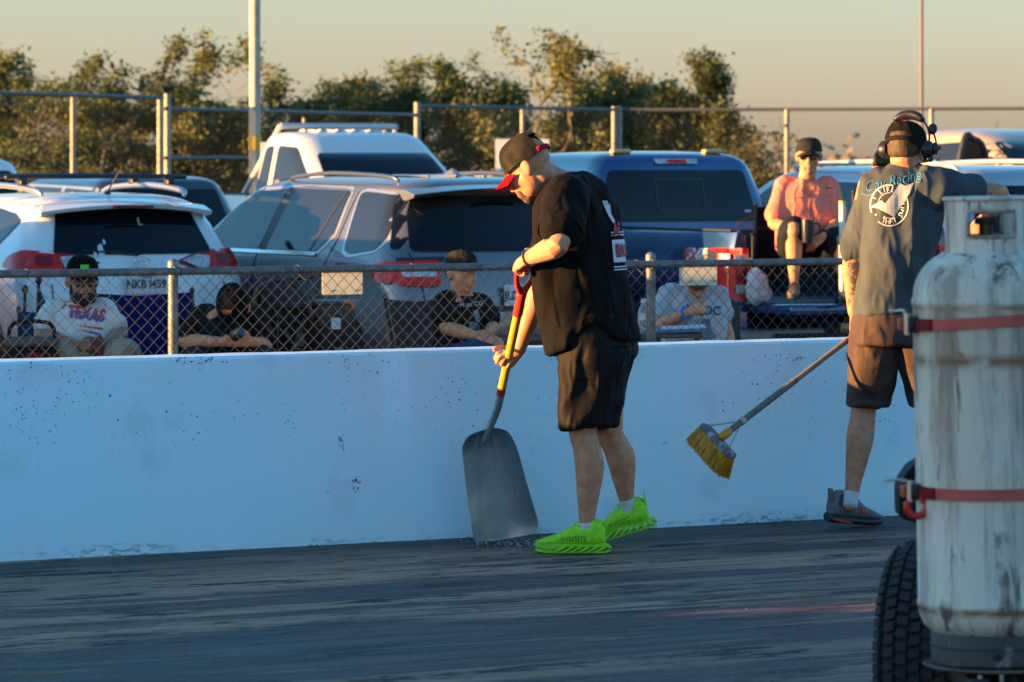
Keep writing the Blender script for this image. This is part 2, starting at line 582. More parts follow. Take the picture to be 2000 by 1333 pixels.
# crumbs of concrete swept against the foot of the wall
random.seed(5)
bm = BM()
def pebble(c, r):
    vs = ell(bm, c, (r * random.uniform(.7, 1.3), r * random.uniform(.7, 1.2), r * .6), u=6, v=4)
    for v in vs: v.co += Vector((random.uniform(-1, 1), random.uniform(-1, 1), random.uniform(-1, 1))) * r * .18
for i in range(200):
    x = random.uniform(-9, 8); y = -.045 - abs(random.gauss(0, .05))
    pebble((x, y, .003), random.uniform(.002, .007))
for i in range(130):
    q = P(random.gauss(990, 36), 302, 7600 * 1.67 / (760 + random.gauss(0, 7))); q.z = 0.004
    pebble(q, random.uniform(.002, .007))
for i in range(60):
    pebble((random.uniform(-9, 8), random.uniform(-4.5, -.1), .002), random.uniform(.002, .006))
link('concrete_crumbs', bm, mat('crumbs', (.42, .40, .36), .9, col2=(.10, .09, .085), nscale=3), base=(0, 0, 0),
     label='loose pale crumbs and grit along the foot of the wall', cat='debris', kind='stuff')

# ---- chain link fences
GALV = mat('galvanised', (.17, .18, .185), .5, .5, col2=(.12, .125, .13), nscale=14, rvar=.2)
GALVW = mat('galvanised_wire', (.07, .082, .092), .65, .25)
def wire_panel(bm, A, B, z0, z1, pitch, r, over=0.0, seg=4):
    """diagonal wires both ways between two ground points"""
    A = Vector(A); B = Vector(B); L = (B - A).length; d = (B - A) / L
    nrm = Vector((-d.y, d.x, 0)) * r * 0.9
    h = z1 + over - z0
    n = int((L + h) / pitch) + 1
    for s in (1, -1):
        for i in range(n):
            x0 = i * pitch - (h if s > 0 else 0)
            a, b = (x0, z0), (x0 + h, z1 + over)
            if s < 0: a, b = (x0 , z1 + over), (x0 + h, z0); 
            if s < 0: a = (a[0] - h * 0, a[1]); 
            (xa, za), (xb, zb) = a, b
            if xb < 0 or xa > L: continue
            if xa < 0:
                t = -xa / (xb - xa); xa = 0; za = za + (zb - za) * t
            if xb > L:
                t = (L - xa) / (xb - xa); xb = L; zb = za + (zb - za) * t
            if abs(xb - xa) < .01: continue
            tube(bm, [A + d * xa + ZV * za + nrm * s, A + d * xb + ZV * zb + nrm * s], [r, r], seg=seg, n=1, dome=False)
FY = 4.5
fence = empty('chain_link_fence', (0, FY, -.02), label='low chain link fence with grey rail right behind the barrier', cat='fence')
RZ = 1.032                                   # top rail height above track level
fx0, fx1 = -4.0, 14.0
bm = BM(); rod(bm, (fx0, FY, RZ), (fx1, FY, RZ), .0215, 12)
link('top_rail', bm, GALV, fence, (0, FY, -.02), smooth=40)
bm = BM(); wire_panel(bm, (fx0, FY - .03, 0), (fx1, FY - .03, 0), .01, RZ, .0735, .0017, over=.022)
link('wire_mesh', bm, GALVW, fence, (0, FY, -.02))
posts = []
for px in (343, 1277):
    D = dep_y(px, FY); q = P(px, 600, D); posts.append(q.x)
step = posts[1] - posts[0]
for k in range(-2, 5):
    x = posts[0] + k * step
    if not fx0 < x < fx1: continue
    bm = BM(); rod(bm, (x, FY + .035, -.02), (x, FY + .035, RZ + .02), .028, 14)
    po = link('post', bm, GALV, fence, (0, FY, -.02), smooth=40)
    bm = BM(); lathe(bm, [(.031, 0), (.031, .03), (.026, .042), (.012, .05), (0, .052)], (x, FY + .035, RZ + .018), seg=14)
    lathe(bm, [(.026, -.012), (.026, .012)], (x, FY, RZ), Matrix.Rotation(math.pi / 2, 3, 'Y'), seg=14)
    link('post_cap', bm, GALV, po, (0, FY, -.02), smooth=40)
random.seed(3)
for k in range(24):
    x = fx0 + .5 + k * .74 + random.uniform(-.1, .1)
    bm = BM()
    tube(bm, [(x + .0235 * math.sin(a) * .3 + .006 * a, FY + .0245 * math.cos(a), RZ + .0245 * math.sin(a)) for a in [i * .7 for i in range(8)]] + [(x + .05, FY - .035, RZ - .05 - random.random() * .02)], .0022, seg=5, n=2)
    link('wire_tie', bm, GALVW, fence, (0, FY, -.02))

CARDM = mat('card', (.80, .76, .66), .55, col2=(.74, .69, .58), nscale=6)
_t = CARDM.node_tree; _tr = _t.nodes.new('ShaderNodeBsdfTranslucent'); _tr.inputs['Color'].default_value = (.85, .80, .68, 1)
_mx = _t.nodes.new('ShaderNodeMixShader'); _mx.inputs[0].default_value = .55
_t.links.new(_t.nodes['Principled BSDF'].outputs[0], _mx.inputs[1]); _t.links.new(_tr.outputs[0], _mx.inputs[2]); _t.links.new(_mx.outputs[0], _t.nodes['Material Output'].inputs['Surface'])
def card(px0, px1, py0, py1, label):
    D = dep_y((px0 + px1) / 2, FY + .02)
    a = P(px0, py0, dep_y(px0, FY + .02)); b = P(px1, py1, dep_y(px1, FY + .02))
    bm = BM()
    vs = [bm.verts.new((a.x + (b.x - a.x) * u, 0, b.z + (a.z - b.z) * v)) for u, v in fillet([(0, 0), (1, 0), (1, 1), (0, 1)], .05, 3)]
    f = bm.faces.new(vs)
    r = bmesh.ops.extrude_face_region(bm, geom=[f])
    for v in r['geom']:
        if isinstance(v, bmesh.types.BMVert): v.co.y += .003
    o = link('sign_card', bm, CARDM, label=label, cat='sign', group='blank cards on the fence')
    c = (a + b) / 2
    o.data.transform(Matrix.Translation((-c.x, 0, -c.z)))
    o.location = (c.x, FY + .005, c.z)
    for s in (-.33, .28):
        bm = BM(); tube(bm, [((b.x - a.x) * s, -.045, (b.z - a.z) * .5 + .02), ((b.x - a.x) * s + .02, -.05, (b.z - a.z) * .5 + .03), ((b.x - a.x) * s + .03, .012, (b.z - a.z) * .5 + .018)], .0025, 5)
        link('tie', bm, mat('black_plastic', (.012, .012, .013), .45), o)
card(627, 706, 533, 575, 'blank cream card hung on the fence beside the grey SUV')
card(1325, 1398, 517, 557, 'blank cream card on the fence hiding the face of the man in grey')

# tall perimeter fence: corner points as (photo column, distance, height)
FT = [(-120, 51.0), (318, 57.0), (815, 66.5), (1205, 72.5), (1537, 71.8), (2300, 69.5)]
ZT = 2.50
far = empty('perimeter_fence', (0, 0, GZ), label='tall chain link perimeter fence behind the parked vehicles', cat='fence')
far.location = P(1000, 302, 66); far.location.z = GZ
FB = Vector(far.location)
GALVF = mat('weathered_pipe', (.30, .27, .23), .55, .3, col2=(.22, .19, .16), nscale=5)
def fpt(px):
    for (a, da), (b, db) in zip(FT, FT[1:]):
        if a <= px <= b:
            t = (px - a) / (b - a); q = P(a, 302, da).lerp(P(b, 302, db), t); q.z = 0; return q
zt_at = {}
for (a, da), (b, db) in zip(FT, FT[1:]):
    A = P(a, 302, da); B = P(b, 302, db); A.z = B.z = 0
    drop = .16 if a == 318 else 0.0
    bm = BM(); rod(bm, A + ZV * (ZT - drop), B + ZV * (ZT - drop), .032, 8)
    if a == 318:
        rod(bm, A + ZV * 1.62, B + ZV * 1.62, .028, 8)
    link('rail', bm, mat('rail_dark', (.10, .105, .11), .5, .6), far, FB)
    bm = BM(); wire_panel(bm, A, B, GZ + .05, ZT - drop, .105, .0017, seg=3)
    link('wire_mesh', bm, mat('far_wire', (.05, .05, .05), .7, .2), far, FB)
for px, r in ((-60, .04), (131, .04), (312, .045), (326, .055), (575, .03), (815, .055), (1012, .04), (1199, .05), (1209, .055), (1537, .045), (1825, .045), (2100, .045)):
    q = fpt(px)
    bm = BM(); rod(bm, (q.x, q.y, GZ), (q.x, q.y, ZT + (.06 if r >= .05 else .0) - (.25 if px in (575,) else 0)), r, 10)
    link('post', bm, GALVF, far, FB, smooth=40)

# ---- poles
def pole(px, dep, r0, r1, h, m, label, band=None):
    q = P(px, 302, dep); q.z = GZ
    root = empty('light_pole', q, label=label, cat='pole')
    bm = BM(); tube(bm, [(0, 0, 0), (0, 0, h * .5), (0, 0, h)], [r0, (r0 + r1) / 2, r1], seg=16, n=3, dome=False)
    link('shaft', bm, m, root, smooth=40)
    bm = BM(); rod(bm, (0, 0, 0), (0, 0, .05), r0 * 2.0, 16)
    link('base_plate', bm, m, root)
    bm = BM(); box(bm, (0, -.5, h + .05), (.3, .6, .12), bev=.03); rod(bm, (0, 0, h - .02), (0, -.45, h + .06), .04)
    link('lamp_head', bm, GALV, root)
    if band:
        bm = BM(); rod(bm, (0, 0, band[0]), (0, 0, band[1]), r0 * .995 + .004, 16)
        link('yellow_band', bm, mat('band_yellow', (.75, .42, .02), .5), root, smooth=40)
pole(498, 55.0, .083, .070, 9.0, mat('pole_tan', (.48, .42, .33), .55, .1, col2=(.38, .33, .27), nscale=4),
     'thick tan light pole with yellow band behind the white pickup', (1.67 + 9 / F * 55 + .27, 1.67 + 36 / F * 55 + .27))
pole(1800, 76.0, .036, .030, 10.0, mat('pole_dark', (.13, .11, .10), .6, .3), 'thin dark pole rising behind the man with headphones')

# ---- signs on the far side of the fence
def far_sign(px0, px1, py0, py1, dep, label, words=None):
    a = P(px0, py0, dep); b = P(px1, py1, dep); c = (a + b) / 2
    root = empty('board_sign', (c.x, c.y, GZ), -TH, label=label, cat='sign')
    wd = (px1 - px0) / F * dep; hh = (py1 - py0) / F * dep; zc = c.z - GZ
    bm = BM(); box(bm, (0, 0, zc), (wd, .02, hh), bev=.004)
    link('board', bm, mat('sign_white', (.62, .64, .68), .5), root)
    for s in (-1, 1):
        bm = BM(); box(bm, (s * (wd / 2 - .03), .035, (zc + hh / 2) / 2), (.05, .045, zc + hh / 2))
        link('leg', bm, mat('sign_post', (.35, .3, .24), .7), root)
    if words:
        bm = text_bm(words, hh * .62, bold=.012)
        bm2 = BM(); merge(bm2, bm, Matrix.Translation((wd * .02, -.016, zc - hh * .18)) @ Matrix.Rotation(math.pi / 2, 4, 'X'))
        link('lettering', bm2, mat('sign_red', (.50, .03, .05), .5), root)
far_sign(509, 580, 278, 318, 52.0, 'white board sign with red letters beside the tan pole', 'EW')
far_sign(968, 1073, 272, 330, 60.0, 'plain white board sign behind the man with shovel')
# ------------------------------------------------------------------ mesquite trees behind the fence
BARK = mat('bark', (.10, .075, .055), .9, col2=(.16, .125, .09), nscale=12, stretch=(1, 1, .3), bump=.6, bscale=20)
LEAFS = [mat('leaf_olive', (.085, .105, .026), .7, col2=(.145, .145, .036), nscale=2.0),
         mat('leaf_green', (.065, .092, .022), .7, col2=(.11, .12, .03), nscale=2.0),
         mat('leaf_dark', (.045, .065, .022), .7, col2=(.08, .09, .026), nscale=2.0)]
for m_ in LEAFS:
    b_ = m_.node_tree.nodes['Principled BSDF']
    tr = m_.node_tree.nodes.new('ShaderNodeBsdfTranslucent'); tr.inputs['Color'].default_value = (.15, .17, .03, 1)
    mxs = m_.node_tree.nodes.new('ShaderNodeMixShader'); mxs.inputs[0].default_value = .2
    out = m_.node_tree.nodes['Material Output']
    m_.node_tree.links.new(b_.outputs[0], mxs.inputs[1]); m_.node_tree.links.new(tr.outputs[0], mxs.inputs[2])
    m_.node_tree.links.new(mxs.outputs[0], out.inputs['Surface'])

def mesquite(px, dep, top_py, half_px, seed, leaf, label, dens=1.0, stems=3, bare=0.0, group='mesquite trees behind the fence', leaf_size=.088, lowskirt=True):
    rnd = random.Random(seed)
    q = P(px, 302, dep); q.z = GZ
    H = 1.67 + (HOR - top_py + 16) / F * dep - GZ
    Wd = half_px * 1.35 / F * dep
    wood = BM()
    tips = []
    def grow(p, d, ln, r, lvl):
        n = 4
        pts = [p]; dd = d.copy()
        for i in range(n):
            dd = (dd + Vector((rnd.gauss(0, .18), rnd.gauss(0, .18), rnd.gauss(.05, .12)))).normalized()
            pts.append(pts[-1] + dd * ln / n)
        tube(wood, pts, [lerp(r, r * .55, i / n) for i in range(n + 1)], seg=6 if lvl < 2 else 4, n=1, dome=False)
        if lvl >= 2:
            tips.extend(pts[1:])
        if lvl == 4:
            return
        k = rnd.choice((2, 3, 3)) if lvl < 3 else 2
        for j in range(k):
            ax = Vector((rnd.gauss(0, 1), rnd.gauss(0, 1), rnd.gauss(.05, .55))).normalized()
            nd = (dd * .75 + ax * .85).normalized()
            if nd.z < -.15: nd.z *= .3
            grow(pts[rnd.choice((2, 3, 4))] if j else pts[-1], nd.normalized(), ln * rnd.uniform(.62, .85), r * .55, lvl + 1)
    for s in range(stems):
        a = 2 * math.pi * (s + rnd.random() * .6) / stems
        lean = rnd.uniform(.25, .7)
        d = Vector((math.cos(a) * lean, math.sin(a) * lean, 1)).normalized()
        grow(Vector((rnd.gauss(0, .1), rnd.gauss(0, .1), 0)), d, H * rnd.uniform(.30, .40), .075, 0)
    # fit the whole tree to its height and spread
    zs = max(v.z for v in tips); 
    rr = [abs((t).dot(RV)) for t in tips]; rr.sort(); xr = rr[int(len(rr) * .97)]
    sz = (H - .12) / zs; sx = Wd / xr
    M = Matrix.Diagonal((sx, sx, sz, 1))
    bmesh.ops.transform(wood, matrix=M, verts=wood.verts)
    tips = [M @ t for t in tips]
    root = empty('mesquite_tree', q, label=label, cat='tree', group=group)
    link('trunk', wood, BARK, root, smooth=True)
    # leaves: small pinnate sprays gathered in clumps round the twigs
    verts = []; faces = []
    def spray(c, sd):
        for k in range(int(sd)):
            p = c + Vector((rnd.gauss(0, .13), rnd.gauss(0, .13), rnd.gauss(-.03, .09)))
            if p.z < .1: continue
            d = Vector((rnd.gauss(0, 1), rnd.gauss(0, 1), rnd.gauss(-.25, .7))).normalized()
            sdv = d.orthogonal().normalized(); sdv.rotate(Quaternion(d, rnd.random() * 6.28))
            L = leaf_size * rnd.uniform(.7, 1.5); w_ = L * rnd.uniform(.22, .4)
            i = len(verts)
            verts.extend([p, p + d * L * .5 + sdv * w_, p + d * L, p + d * L * .5 - sdv * w_])
            faces.append((i, i + 1, i + 2, i + 3))
    for t in tips:
        if rnd.random() < bare: continue
        cl = noise.noise(t * 1.1 + Vector((seed, 0, 0)))
        if cl < -.14: continue
        spray(t, 32 * dens * (1.0 + .8 * max(cl, 0)) )
    if lowskirt:
        for k in range(int(85 * dens)):
            c = Vector((rnd.gauss(0, Wd * .55), rnd.gauss(0, Wd * .4), rnd.uniform(.2, H * .55)))
            spray(c, 24 * dens)
    me = bpy.data.meshes.new('crown'); me.from_pydata([tuple(v) for v in verts], [], faces)
    link('crown', me, LEAFS[leaf], root)
    return root

TREES = [
    (-20, 84, 66, 150, 11, 0, 'leafy olive tree cut by the left picture edge', 1.2, 3, 0),
    (128, 80, 84, 140, 12, 2, 'dense dark tree at far left behind the thin fence post', 1.5, 3, 0),
    (345, 90, 150, 120, 13, 1, 'low green tree left of the tan pole beside the sky gap', 1.1, 3, 0),
    (478, 82, 72, 150, 14, 0, 'broad golden tree rising behind the tan pole', 1.25, 4, 0),
    (655, 86, 128, 110, 15, 0, 'rounded olive tree above the white pickup', 1.15, 3, 0),
    (785, 88, 124, 110, 16, 1, 'sparse green tree right of the white pickup', .95, 3, .1),
    (900, 84, 104, 90, 17, 1, 'upright green tree left of the bare topped tree', 1.0, 3, .1),
    (1035, 80, 66, 105, 18, 0, 'tallest tree with thin bare limbs showing at its top', .62, 2, .42),
    (1140, 92, 165, 105, 19, 1, 'low tree behind the blue pickup roof left end', 1.05, 3, .05),
    (1238, 86, 124, 100, 20, 0, 'bushy olive tree over the blue pickup', 1.15, 3, 0),
    (1385, 82, 112, 82, 21, 2, 'dark narrow tree furthest right in the row', .95, 3, .12),
    (1478, 78, 225, 55, 22, 2, 'nearly leafless shrub left of the man in pink', .35, 4, .75),
]
for t in TREES:
    mesquite(t[0], t[1], t[2], t[3], t[4], t[5], t[6], t[7], t[8], t[9], lowskirt=t[4] != 22)
# far off scrub along the horizon
rnd = random.Random(9)
verts = []; faces = []
for i in range(9000):
    px = rnd.uniform(-400, 2500); dep = rnd.uniform(150, 320)
    c = P(px, 302, dep); c.z = GZ + abs(rnd.gauss(0, .75)) * (1.0 + noise.noise(Vector((px * .01, 0, 0))))
    L = rnd.uniform(.25, .6)
    d = Vector((rnd.gauss(0, 1), rnd.gauss(0, 1), rnd.gauss(.3, .6))).normalized(); s = d.orthogonal().normalized()
    i0 = len(verts); verts.extend([c, c + d * L + s * L * .5, c + d * L * 1.4, c + d * L * .6 - s * L * .5]); faces.append((i0, i0 + 1, i0 + 2, i0 + 3))
me = bpy.data.meshes.new('far_scrub'); me.from_pydata([tuple(v) for v in verts], [], faces)
link('far_scrub', me, mat('scrub', (.17, .13, .08), .9, col2=(.11, .10, .05), nscale=.3), label='hazy strip of dry scrub along the horizon', cat='scrub', kind='stuff')
# ------------------------------------------------------------------ vehicles
# local axes: x to the car's right, y forward, z up; origin on the ground under the rear bumper
def shell(rows, n=3, rr=.16, rf=.30):
    """body from level slices: (z, half width, y rear, y front, rear bow, rear corner, front corner)"""
    R = cr([list(r) + [rr, rf][len(r) - 5:] if len(r) < 7 else list(r) for r in rows], n)
    bm = BM(); rings = []
    for z, w_, yr, yf, bow, cr_, cf in R:
        cr_ = min(cr_, w_ * .8); cf = min(cf, w_ * .8)
        half = []
        for k in range(6):
            x = (w_ - cr_) * k / 6; half.append((x, yr + bow * (x / w_) ** 2))
        yb = yr + bow * ((w_ - cr_) / w_) ** 2
        for k in range(7):
            a = math.pi / 2 * k / 6; half.append((w_ - cr_ + cr_ * math.sin(a), yb + cr_ * (1 - math.cos(a))))
        y0, y1 = yb + cr_, yf - cf
        for k in range(1, 16):
            t = k / 16; y = lerp(y0, y1, t)
            half.append((w_ * (1 - .05 * max(0, t - .55) ** 1.5), y))
        wf = w_ * (1 - .05 * .45 ** 1.5)
        for k in range(6):
            a = math.pi / 2 * k / 5; half.append((wf - cf + cf * math.cos(a), y1 + cf * math.sin(a)))
        half.append(((wf - cf) * .5, yf + .02)); half.append((0, yf + .03))
        full = half + [(-x, y) for x, y in half[-2:0:-1]]
        rings.append([bm.verts.new((x, y, z)) for x, y in full])
    m = len(rings[0])
    for a, b in zip(rings, rings[1:]):
        for k in range(m):
            bm.faces.new((a[k], a[(k + 1) % m], b[(k + 1) % m], b[k]))
    for r, up in ((rings[0], 0), (rings[-1], 1)):
        c = sum((v.co for v in r), Vector()) / m
        if up: c.z += .012
        cv = bm.verts.new(c)
        mid = [bm.verts.new(c.lerp(v.co, .55) + ZV * (.004 if up else 0)) for v in r]
        for k in range(m):
            bm.faces.new((r[k], r[(k + 1) % m], mid[(k + 1) % m], mid[k])); bm.faces.new((mid[k], mid[(k + 1) % m], cv))
    bmesh.ops.recalc_face_normals(bm, faces=bm.faces)
    me = bpy.data.meshes.new('body'); bm.to_mesh(me); bm.free()
    for p in me.polygons: p.use_smooth = True
    return me

VIEWS = {'rear': ((0, 0, 0), (1, 0, 0), (0, 0, 1), (0, 1, 0)), 'left': ((0, 0, 0), (0, 1, 0), (0, 0, 1), (1, 0, 0)),
         'right': ((0, 0, 0), (0, 1, 0), (0, 0, 1), (-1, 0, 0)), 'front': ((0, 0, 0), (1, 0, 0), (0, 0, 1), (0, -1, 0)),
         'top': ((0, 0, 0), (1, 0, 0), (0, 1, 0), (0, 0, -1))}
class Car:
    def __init__(s, name, loc, rz, label, group=None, scale=1.0):
        s.root = empty(name, loc, rz, label=label, cat='car' if 'pickup' not in name else 'truck', group=group)
        s.root.scale = (scale,) * 3
        s.t = None
    def body(s, me, m, name='body'):
        s.t = bvh_of(me)
        s.b = link(name, me, m, s.root); return s.b
    def panel(s, name, poly, view, m, off=.003, thick=.006, step=.09, r=.03, parent=None, smooth=35):
        bm = poly_bm(fillet(poly, r) if r else poly)
        grid_cut(bm, step)
        o, ax, ay, ray = VIEWS[view]
        wrap(bm, s.t, o, ax, ay, ray, off, thick, far=8)
        return link(name, bm, m, parent or s.root, smooth=smooth)
    def strip(s, name, pts, wd, view, m, off=.002, thick=.003, parent=None, closed=False):
        """a thin line (seam or trim) laid on the body"""
        bm = BM(); P2 = [Vector(p) for p in pts]
        if closed: P2.append(P2[0])
        Q = []
        for a, b in zip(P2, P2[1:]):
            k = max(1, int((b - a).length / .08))
            Q += [a.lerp(b, i / k) for i in range(k)]
        Q.append(P2[-1]); L = []; 
        for i, p in enumerate(Q):
            t = (Q[min(i + 1, len(Q) - 1)] - Q[max(i - 1, 0)]).normalized(); nn = Vector((-t.y, t.x)) * wd / 2
            L.append((bm.verts.new((*(p + nn), 0)), bm.verts.new((*(p - nn), 0))))
        for a, b in zip(L, L[1:]): bm.faces.new((a[0], a[1], b[1], b[0]))
        o, ax, ay, ray = VIEWS[view]
        wrap(bm, s.t, o, ax, ay, ray, off, thick, far=8)
        return link(name, bm, m, parent or s.root, smooth=35)
    def wheels(s, ys, x, r=.36, w_=.23):
        for y in ys:
            for sd in (-1, 1):
                bm = BM(); R = Matrix.Rotation(math.pi / 2, 3, 'Y')
                lathe(bm, [(r * .62, -w_ / 2), (r * .92, -w_ / 2), (r, -w_ * .33), (r, w_ * .33), (r * .92, w_ / 2), (r * .62, w_ / 2)], (sd * (x - w_ / 2), y, r), R, 28)
                wh = link('wheel', bm, RUBBER, s.root, smooth=40)
                bm = BM(); lathe(bm, [(r * .63, -.05), (r * .6, .02), (r * .2, .05), (0, .05)], (sd * (x - .04), y, r), R if sd > 0 else Matrix.Rotation(-math.pi / 2, 3, 'Y'), 20)
                link('rim', bm, ALLOY, wh, smooth=40)
    def plate(s, x, y, z, words, m, w_=.305, h=.155, state=None, ink=None, tilt=0.0):
        bm = BM()
        pts = [(px, 0, pz) for px, pz in fillet([(x - w_ / 2, z - h / 2), (x + w_ / 2, z - h / 2), (x + w_ / 2, z + h / 2), (x - w_ / 2, z + h / 2)], .015)]
        prism(bm, [(a, y, c) for a, b, c in pts], (0, -.006, 0))
        pl = link('licence_plate', bm, m, s.root)
        X = Matrix.Translation((x, y - .0075, z - .005)) @ Matrix.Rotation(math.pi / 2, 4, 'X')
        bm = BM(); merge(bm, text_bm(words, .088, bold=.0035), X @ Matrix.Diagonal((.92, 1, 1, 1)))
        if state: merge(bm, text_bm(state, .032, bold=.001), Matrix.Translation((0, 0, .056)) @ X)
        merge(bm, text_bm('* ------------ *', .016), Matrix.Translation((0, 0, -.056)) @ X)
        link('lettering', bm, ink or mat('plate_ink', (.02, .03, .06), .5), pl)

RUBBER = mat('tyre_rubber', (.018, .018, .019), .85, bump=.3, bscale=60)
ALLOY = mat('alloy', (.45, .46, .48), .3, .9)
GLASS = mat('tinted_glass', (.004, .005, .008), .03, spec=.28)
GLASS2 = mat('side_glass', (.012, .012, .013), .04, spec=.55)
BLACKP = mat('black_trim', (.014, .014, .015), .5, col2=(.022, .022, .023), nscale=20)
GAP = mat('panel_gap', (.01, .01, .012), .8)
CHROME = mat('chrome', (.72, .72, .72), .12, 1.0)
def lamp_mat(name, col, rough=.12, **k): return mat(name, col, rough, coat=.25, spec=.3, **k)
REDL = lamp_mat('red_lens', (.80, .020, .010), col2=(.56, .010, .006), nscale=18)
REDD = lamp_mat('dark_red_lens', (.26, .006, .012))
ORNL = lamp_mat('orange_lens', (.55, .08, .01))
CLRL = lamp_mat('clear_lens', (.55, .58, .60), .1, col2=(.30, .33, .36), nscale=30)
PLATEW = mat('plate_white', (.62, .64, .66), .4)
WHITE = mat('white_paint', (.72, .73, .74), .28, coat=1.0)
DUST = dict(col2=None)

# ---- white compact SUV, left
def white_suv():
    c = Car('parked_suv', (3.24, 12.1, GZ), 0, 'white compact SUV with red tail lamps and roof bars at far left')
    rows = [(.22, .76, .16, 4.40, .04), (.34, .86, .05, 4.52, .05), (.52, .90, .01, 4.56, .06), (.68, .915, .02, 4.56, .07), (.86, .922, .05, 4.52, .08),
            (1.00, .918, .08, 4.40, .09), (1.09, .905, .115, 4.10, .10), (1.17, .880, .155, 3.55, .11), (1.30, .815, .235, 3.20, .12), (1.42, .755, .315, 2.95, .12),
            (1.50, .710, .375, 2.78, .12), (1.555, .665, .43, 2.62, .12), (1.595, .60, .50, 2.45, .12), (1.622, .50, .62, 2.25, .12), (1.634, .40, .75, 2.0, .1)]
    me = shell(rows, rr=.20); c.body(me, WHITE)
    # roof spoiler overhanging the rear glass
    bm = BM(); R_ = []
    for i in range(15):
        x = -.70 + 1.4 * i / 14; q = (x / .70) ** 2
        zt = 1.605 - .055 * q; yb = .24 + .10 * q
        R_.append([bm.verts.new(p) for p in ((x, .85, zt + .012), (x, .5, zt - .002), (x, yb, zt - .045), (x, yb + .015, zt - .072), (x, .42, zt - .085), (x, .85, zt - .07))])
    for a, b in zip(R_, R_[1:]):
        for k in range(6): bm.faces.new((a[k], a[(k + 1) % 6], b[(k + 1) % 6], b[k]))
    bm.faces.new(R_[0]); bm.faces.new(R_[-1][::-1])
    sp = link('spoiler', bm, WHITE, c.root, smooth=50)
    bm = BM(); box(bm, (0, .232, 1.545), (.34, .02, .02), bev=.004); link('brake_lamp', bm, REDD, sp)
    c.panel('rear_window', [(-.650, 1.185), (.650, 1.185), (.60, 1.34), (.545, 1.53), (-.545, 1.53), (-.60, 1.34)], 'rear', GLASS, .004, .006, r=.06)
    # tail lamps: red corner wrapping to the side, clear inner wedge
    for sd in (-1, 1):
        lp = c.panel('tail_lamp', [(sd * .50, 1.165), (sd * .64, 1.195), (sd * .865, 1.215), (sd * .90, 1.150), (sd * .895, 1.040), (sd * .70, 1.030), (sd * .62, 1.080)], 'rear', REDL, .012, .012, r=.02)
        c.panel('clear_lens', [(sd * .36, 1.135), (sd * .50, 1.180), (sd * .61, 1.170), (sd * .58, 1.070), (sd * .50, 1.080)], 'rear', CLRL, .014, .014, r=.015, parent=lp)
        c.panel('lens_rim', [(sd * .30, 1.125), (sd * .49, 1.190), (sd * .62, 1.205), (sd * .60, 1.055), (sd * .48, 1.065)], 'rear', REDD, .009, .006, r=.015, parent=lp)
        c.panel('orange_lens', [(sd * .70, 1.080), (sd * .885, 1.085), (sd * .885, 1.040), (sd * .71, 1.035)], 'rear', ORNL, .022, .006, r=.01, parent=lp)
        c.panel('dark_lens', [(sd * .66, 1.175), (sd * .79, 1.185), (sd * .80, 1.110), (sd * .68, 1.100)], 'rear', REDD, .023, .004, r=.02, parent=lp)
        v = 'left' if sd < 0 else 'right'
        c.panel('side_lens', [(.20, 1.210), (.34, 1.225), (.52, 1.170), (.58, 1.095), (.30, 1.040), (.20, 1.040)], v, REDL, .012, .012, r=.03, parent=lp)
    c.strip('tailgate_seam', [(-.70, .97), (-.69, .66), (-.62, .60), (.62, .60), (.69, .66), (.70, .97)], .010, 'rear', GAP)
    c.panel('bumper', [(-.78, .42), (.78, .42), (.72, .22), (-.72, .22)], 'rear', BLACKP, .006, .012, r=.04)
    c.panel('plate_recess', [(-.27, 1.02), (.27, 1.02), (.23, .83), (-.23, .83)], 'rear', WHITE, .002, .004, r=.02)
    c.plate(0.02, .018, .965, 'NKB I459', PLATEW, state='* TEXAS *')
    # oval badge
    em = BM()
    for rx, rz in ((.062, .043), (.030, .040)):
        tube(em, [(rx * math.cos(a), .048, 1.135 + rz * math.sin(a)) for a in [i * math.pi / 10 for i in range(21)]], .0055, 6, n=1, dome=False)
    tube(em, [(.05 * math.cos(a), .046, 1.154 + .018 * math.sin(a)) for a in [i * math.pi / 8 for i in range(17)]], .0055, 6, n=1, dome=False)
    link('badge', em, CHROME, c.root, smooth=True)
    # side glass, rails, bars, aerial
    for v in ('left', 'right'):
        c.panel('quarter_window', [(.62, 1.44, .02), (.80, 1.49), (1.25, 1.53), (1.25, 1.16), (1.0, 1.16)], v, GLASS2, .004, .006)
        c.panel('rear_side_window', [(1.33, 1.155), (1.33, 1.535), (2.20, 1.55), (2.20, 1.14)], v, GLASS2, .004, .006)
        c.panel('front_side_window', [(2.28, 1.14), (2.28, 1.55), (2.60, 1.53), (3.25, 1.16)], v, GLASS2, .004, .006)
        c.panel('wheel_arch', [(.55 + .43 + .46 * math.cos(a), .33 + .46 * math.sin(a)) for a in [i * math.pi / 12 for i in range(13)]], v, BLACKP, .004, .008, r=0)
        c.strip('door_seam', [(1.27, 1.10), (1.35, .75), (1.55, .45)], .008, v, GAP)
    for sd in (-1, 1):
        bm = BM(); tube(bm, [(sd * .585, .62, 1.625), (sd * .60, .72, 1.665), (sd * .61, 1.4, 1.70), (sd * .60, 2.1, 1.68), (sd * .58, 2.3, 1.64)], [.018, .024, .024, .024, .018], 8)
        link('roof_rail', bm, mat('satin_rail', (.55, .55, .55), .3, .9), c.root, smooth=True)
    for y in (.98, 1.72):
        bm = BM(); tube(bm, [(-.74, y, 1.765), (0, y, 1.772), (.74, y, 1.765)], [(.02, .035)] * 3, 8)
        cb = link('cross_bar', bm, BLACKP, c.root, smooth=True)
        for sd in (-1, 1):
            bm = BM(); box(bm, (sd * .61, y, 1.735), (.06, .09, .07), bev=.012); link('clamp', bm, BLACKP, cb)
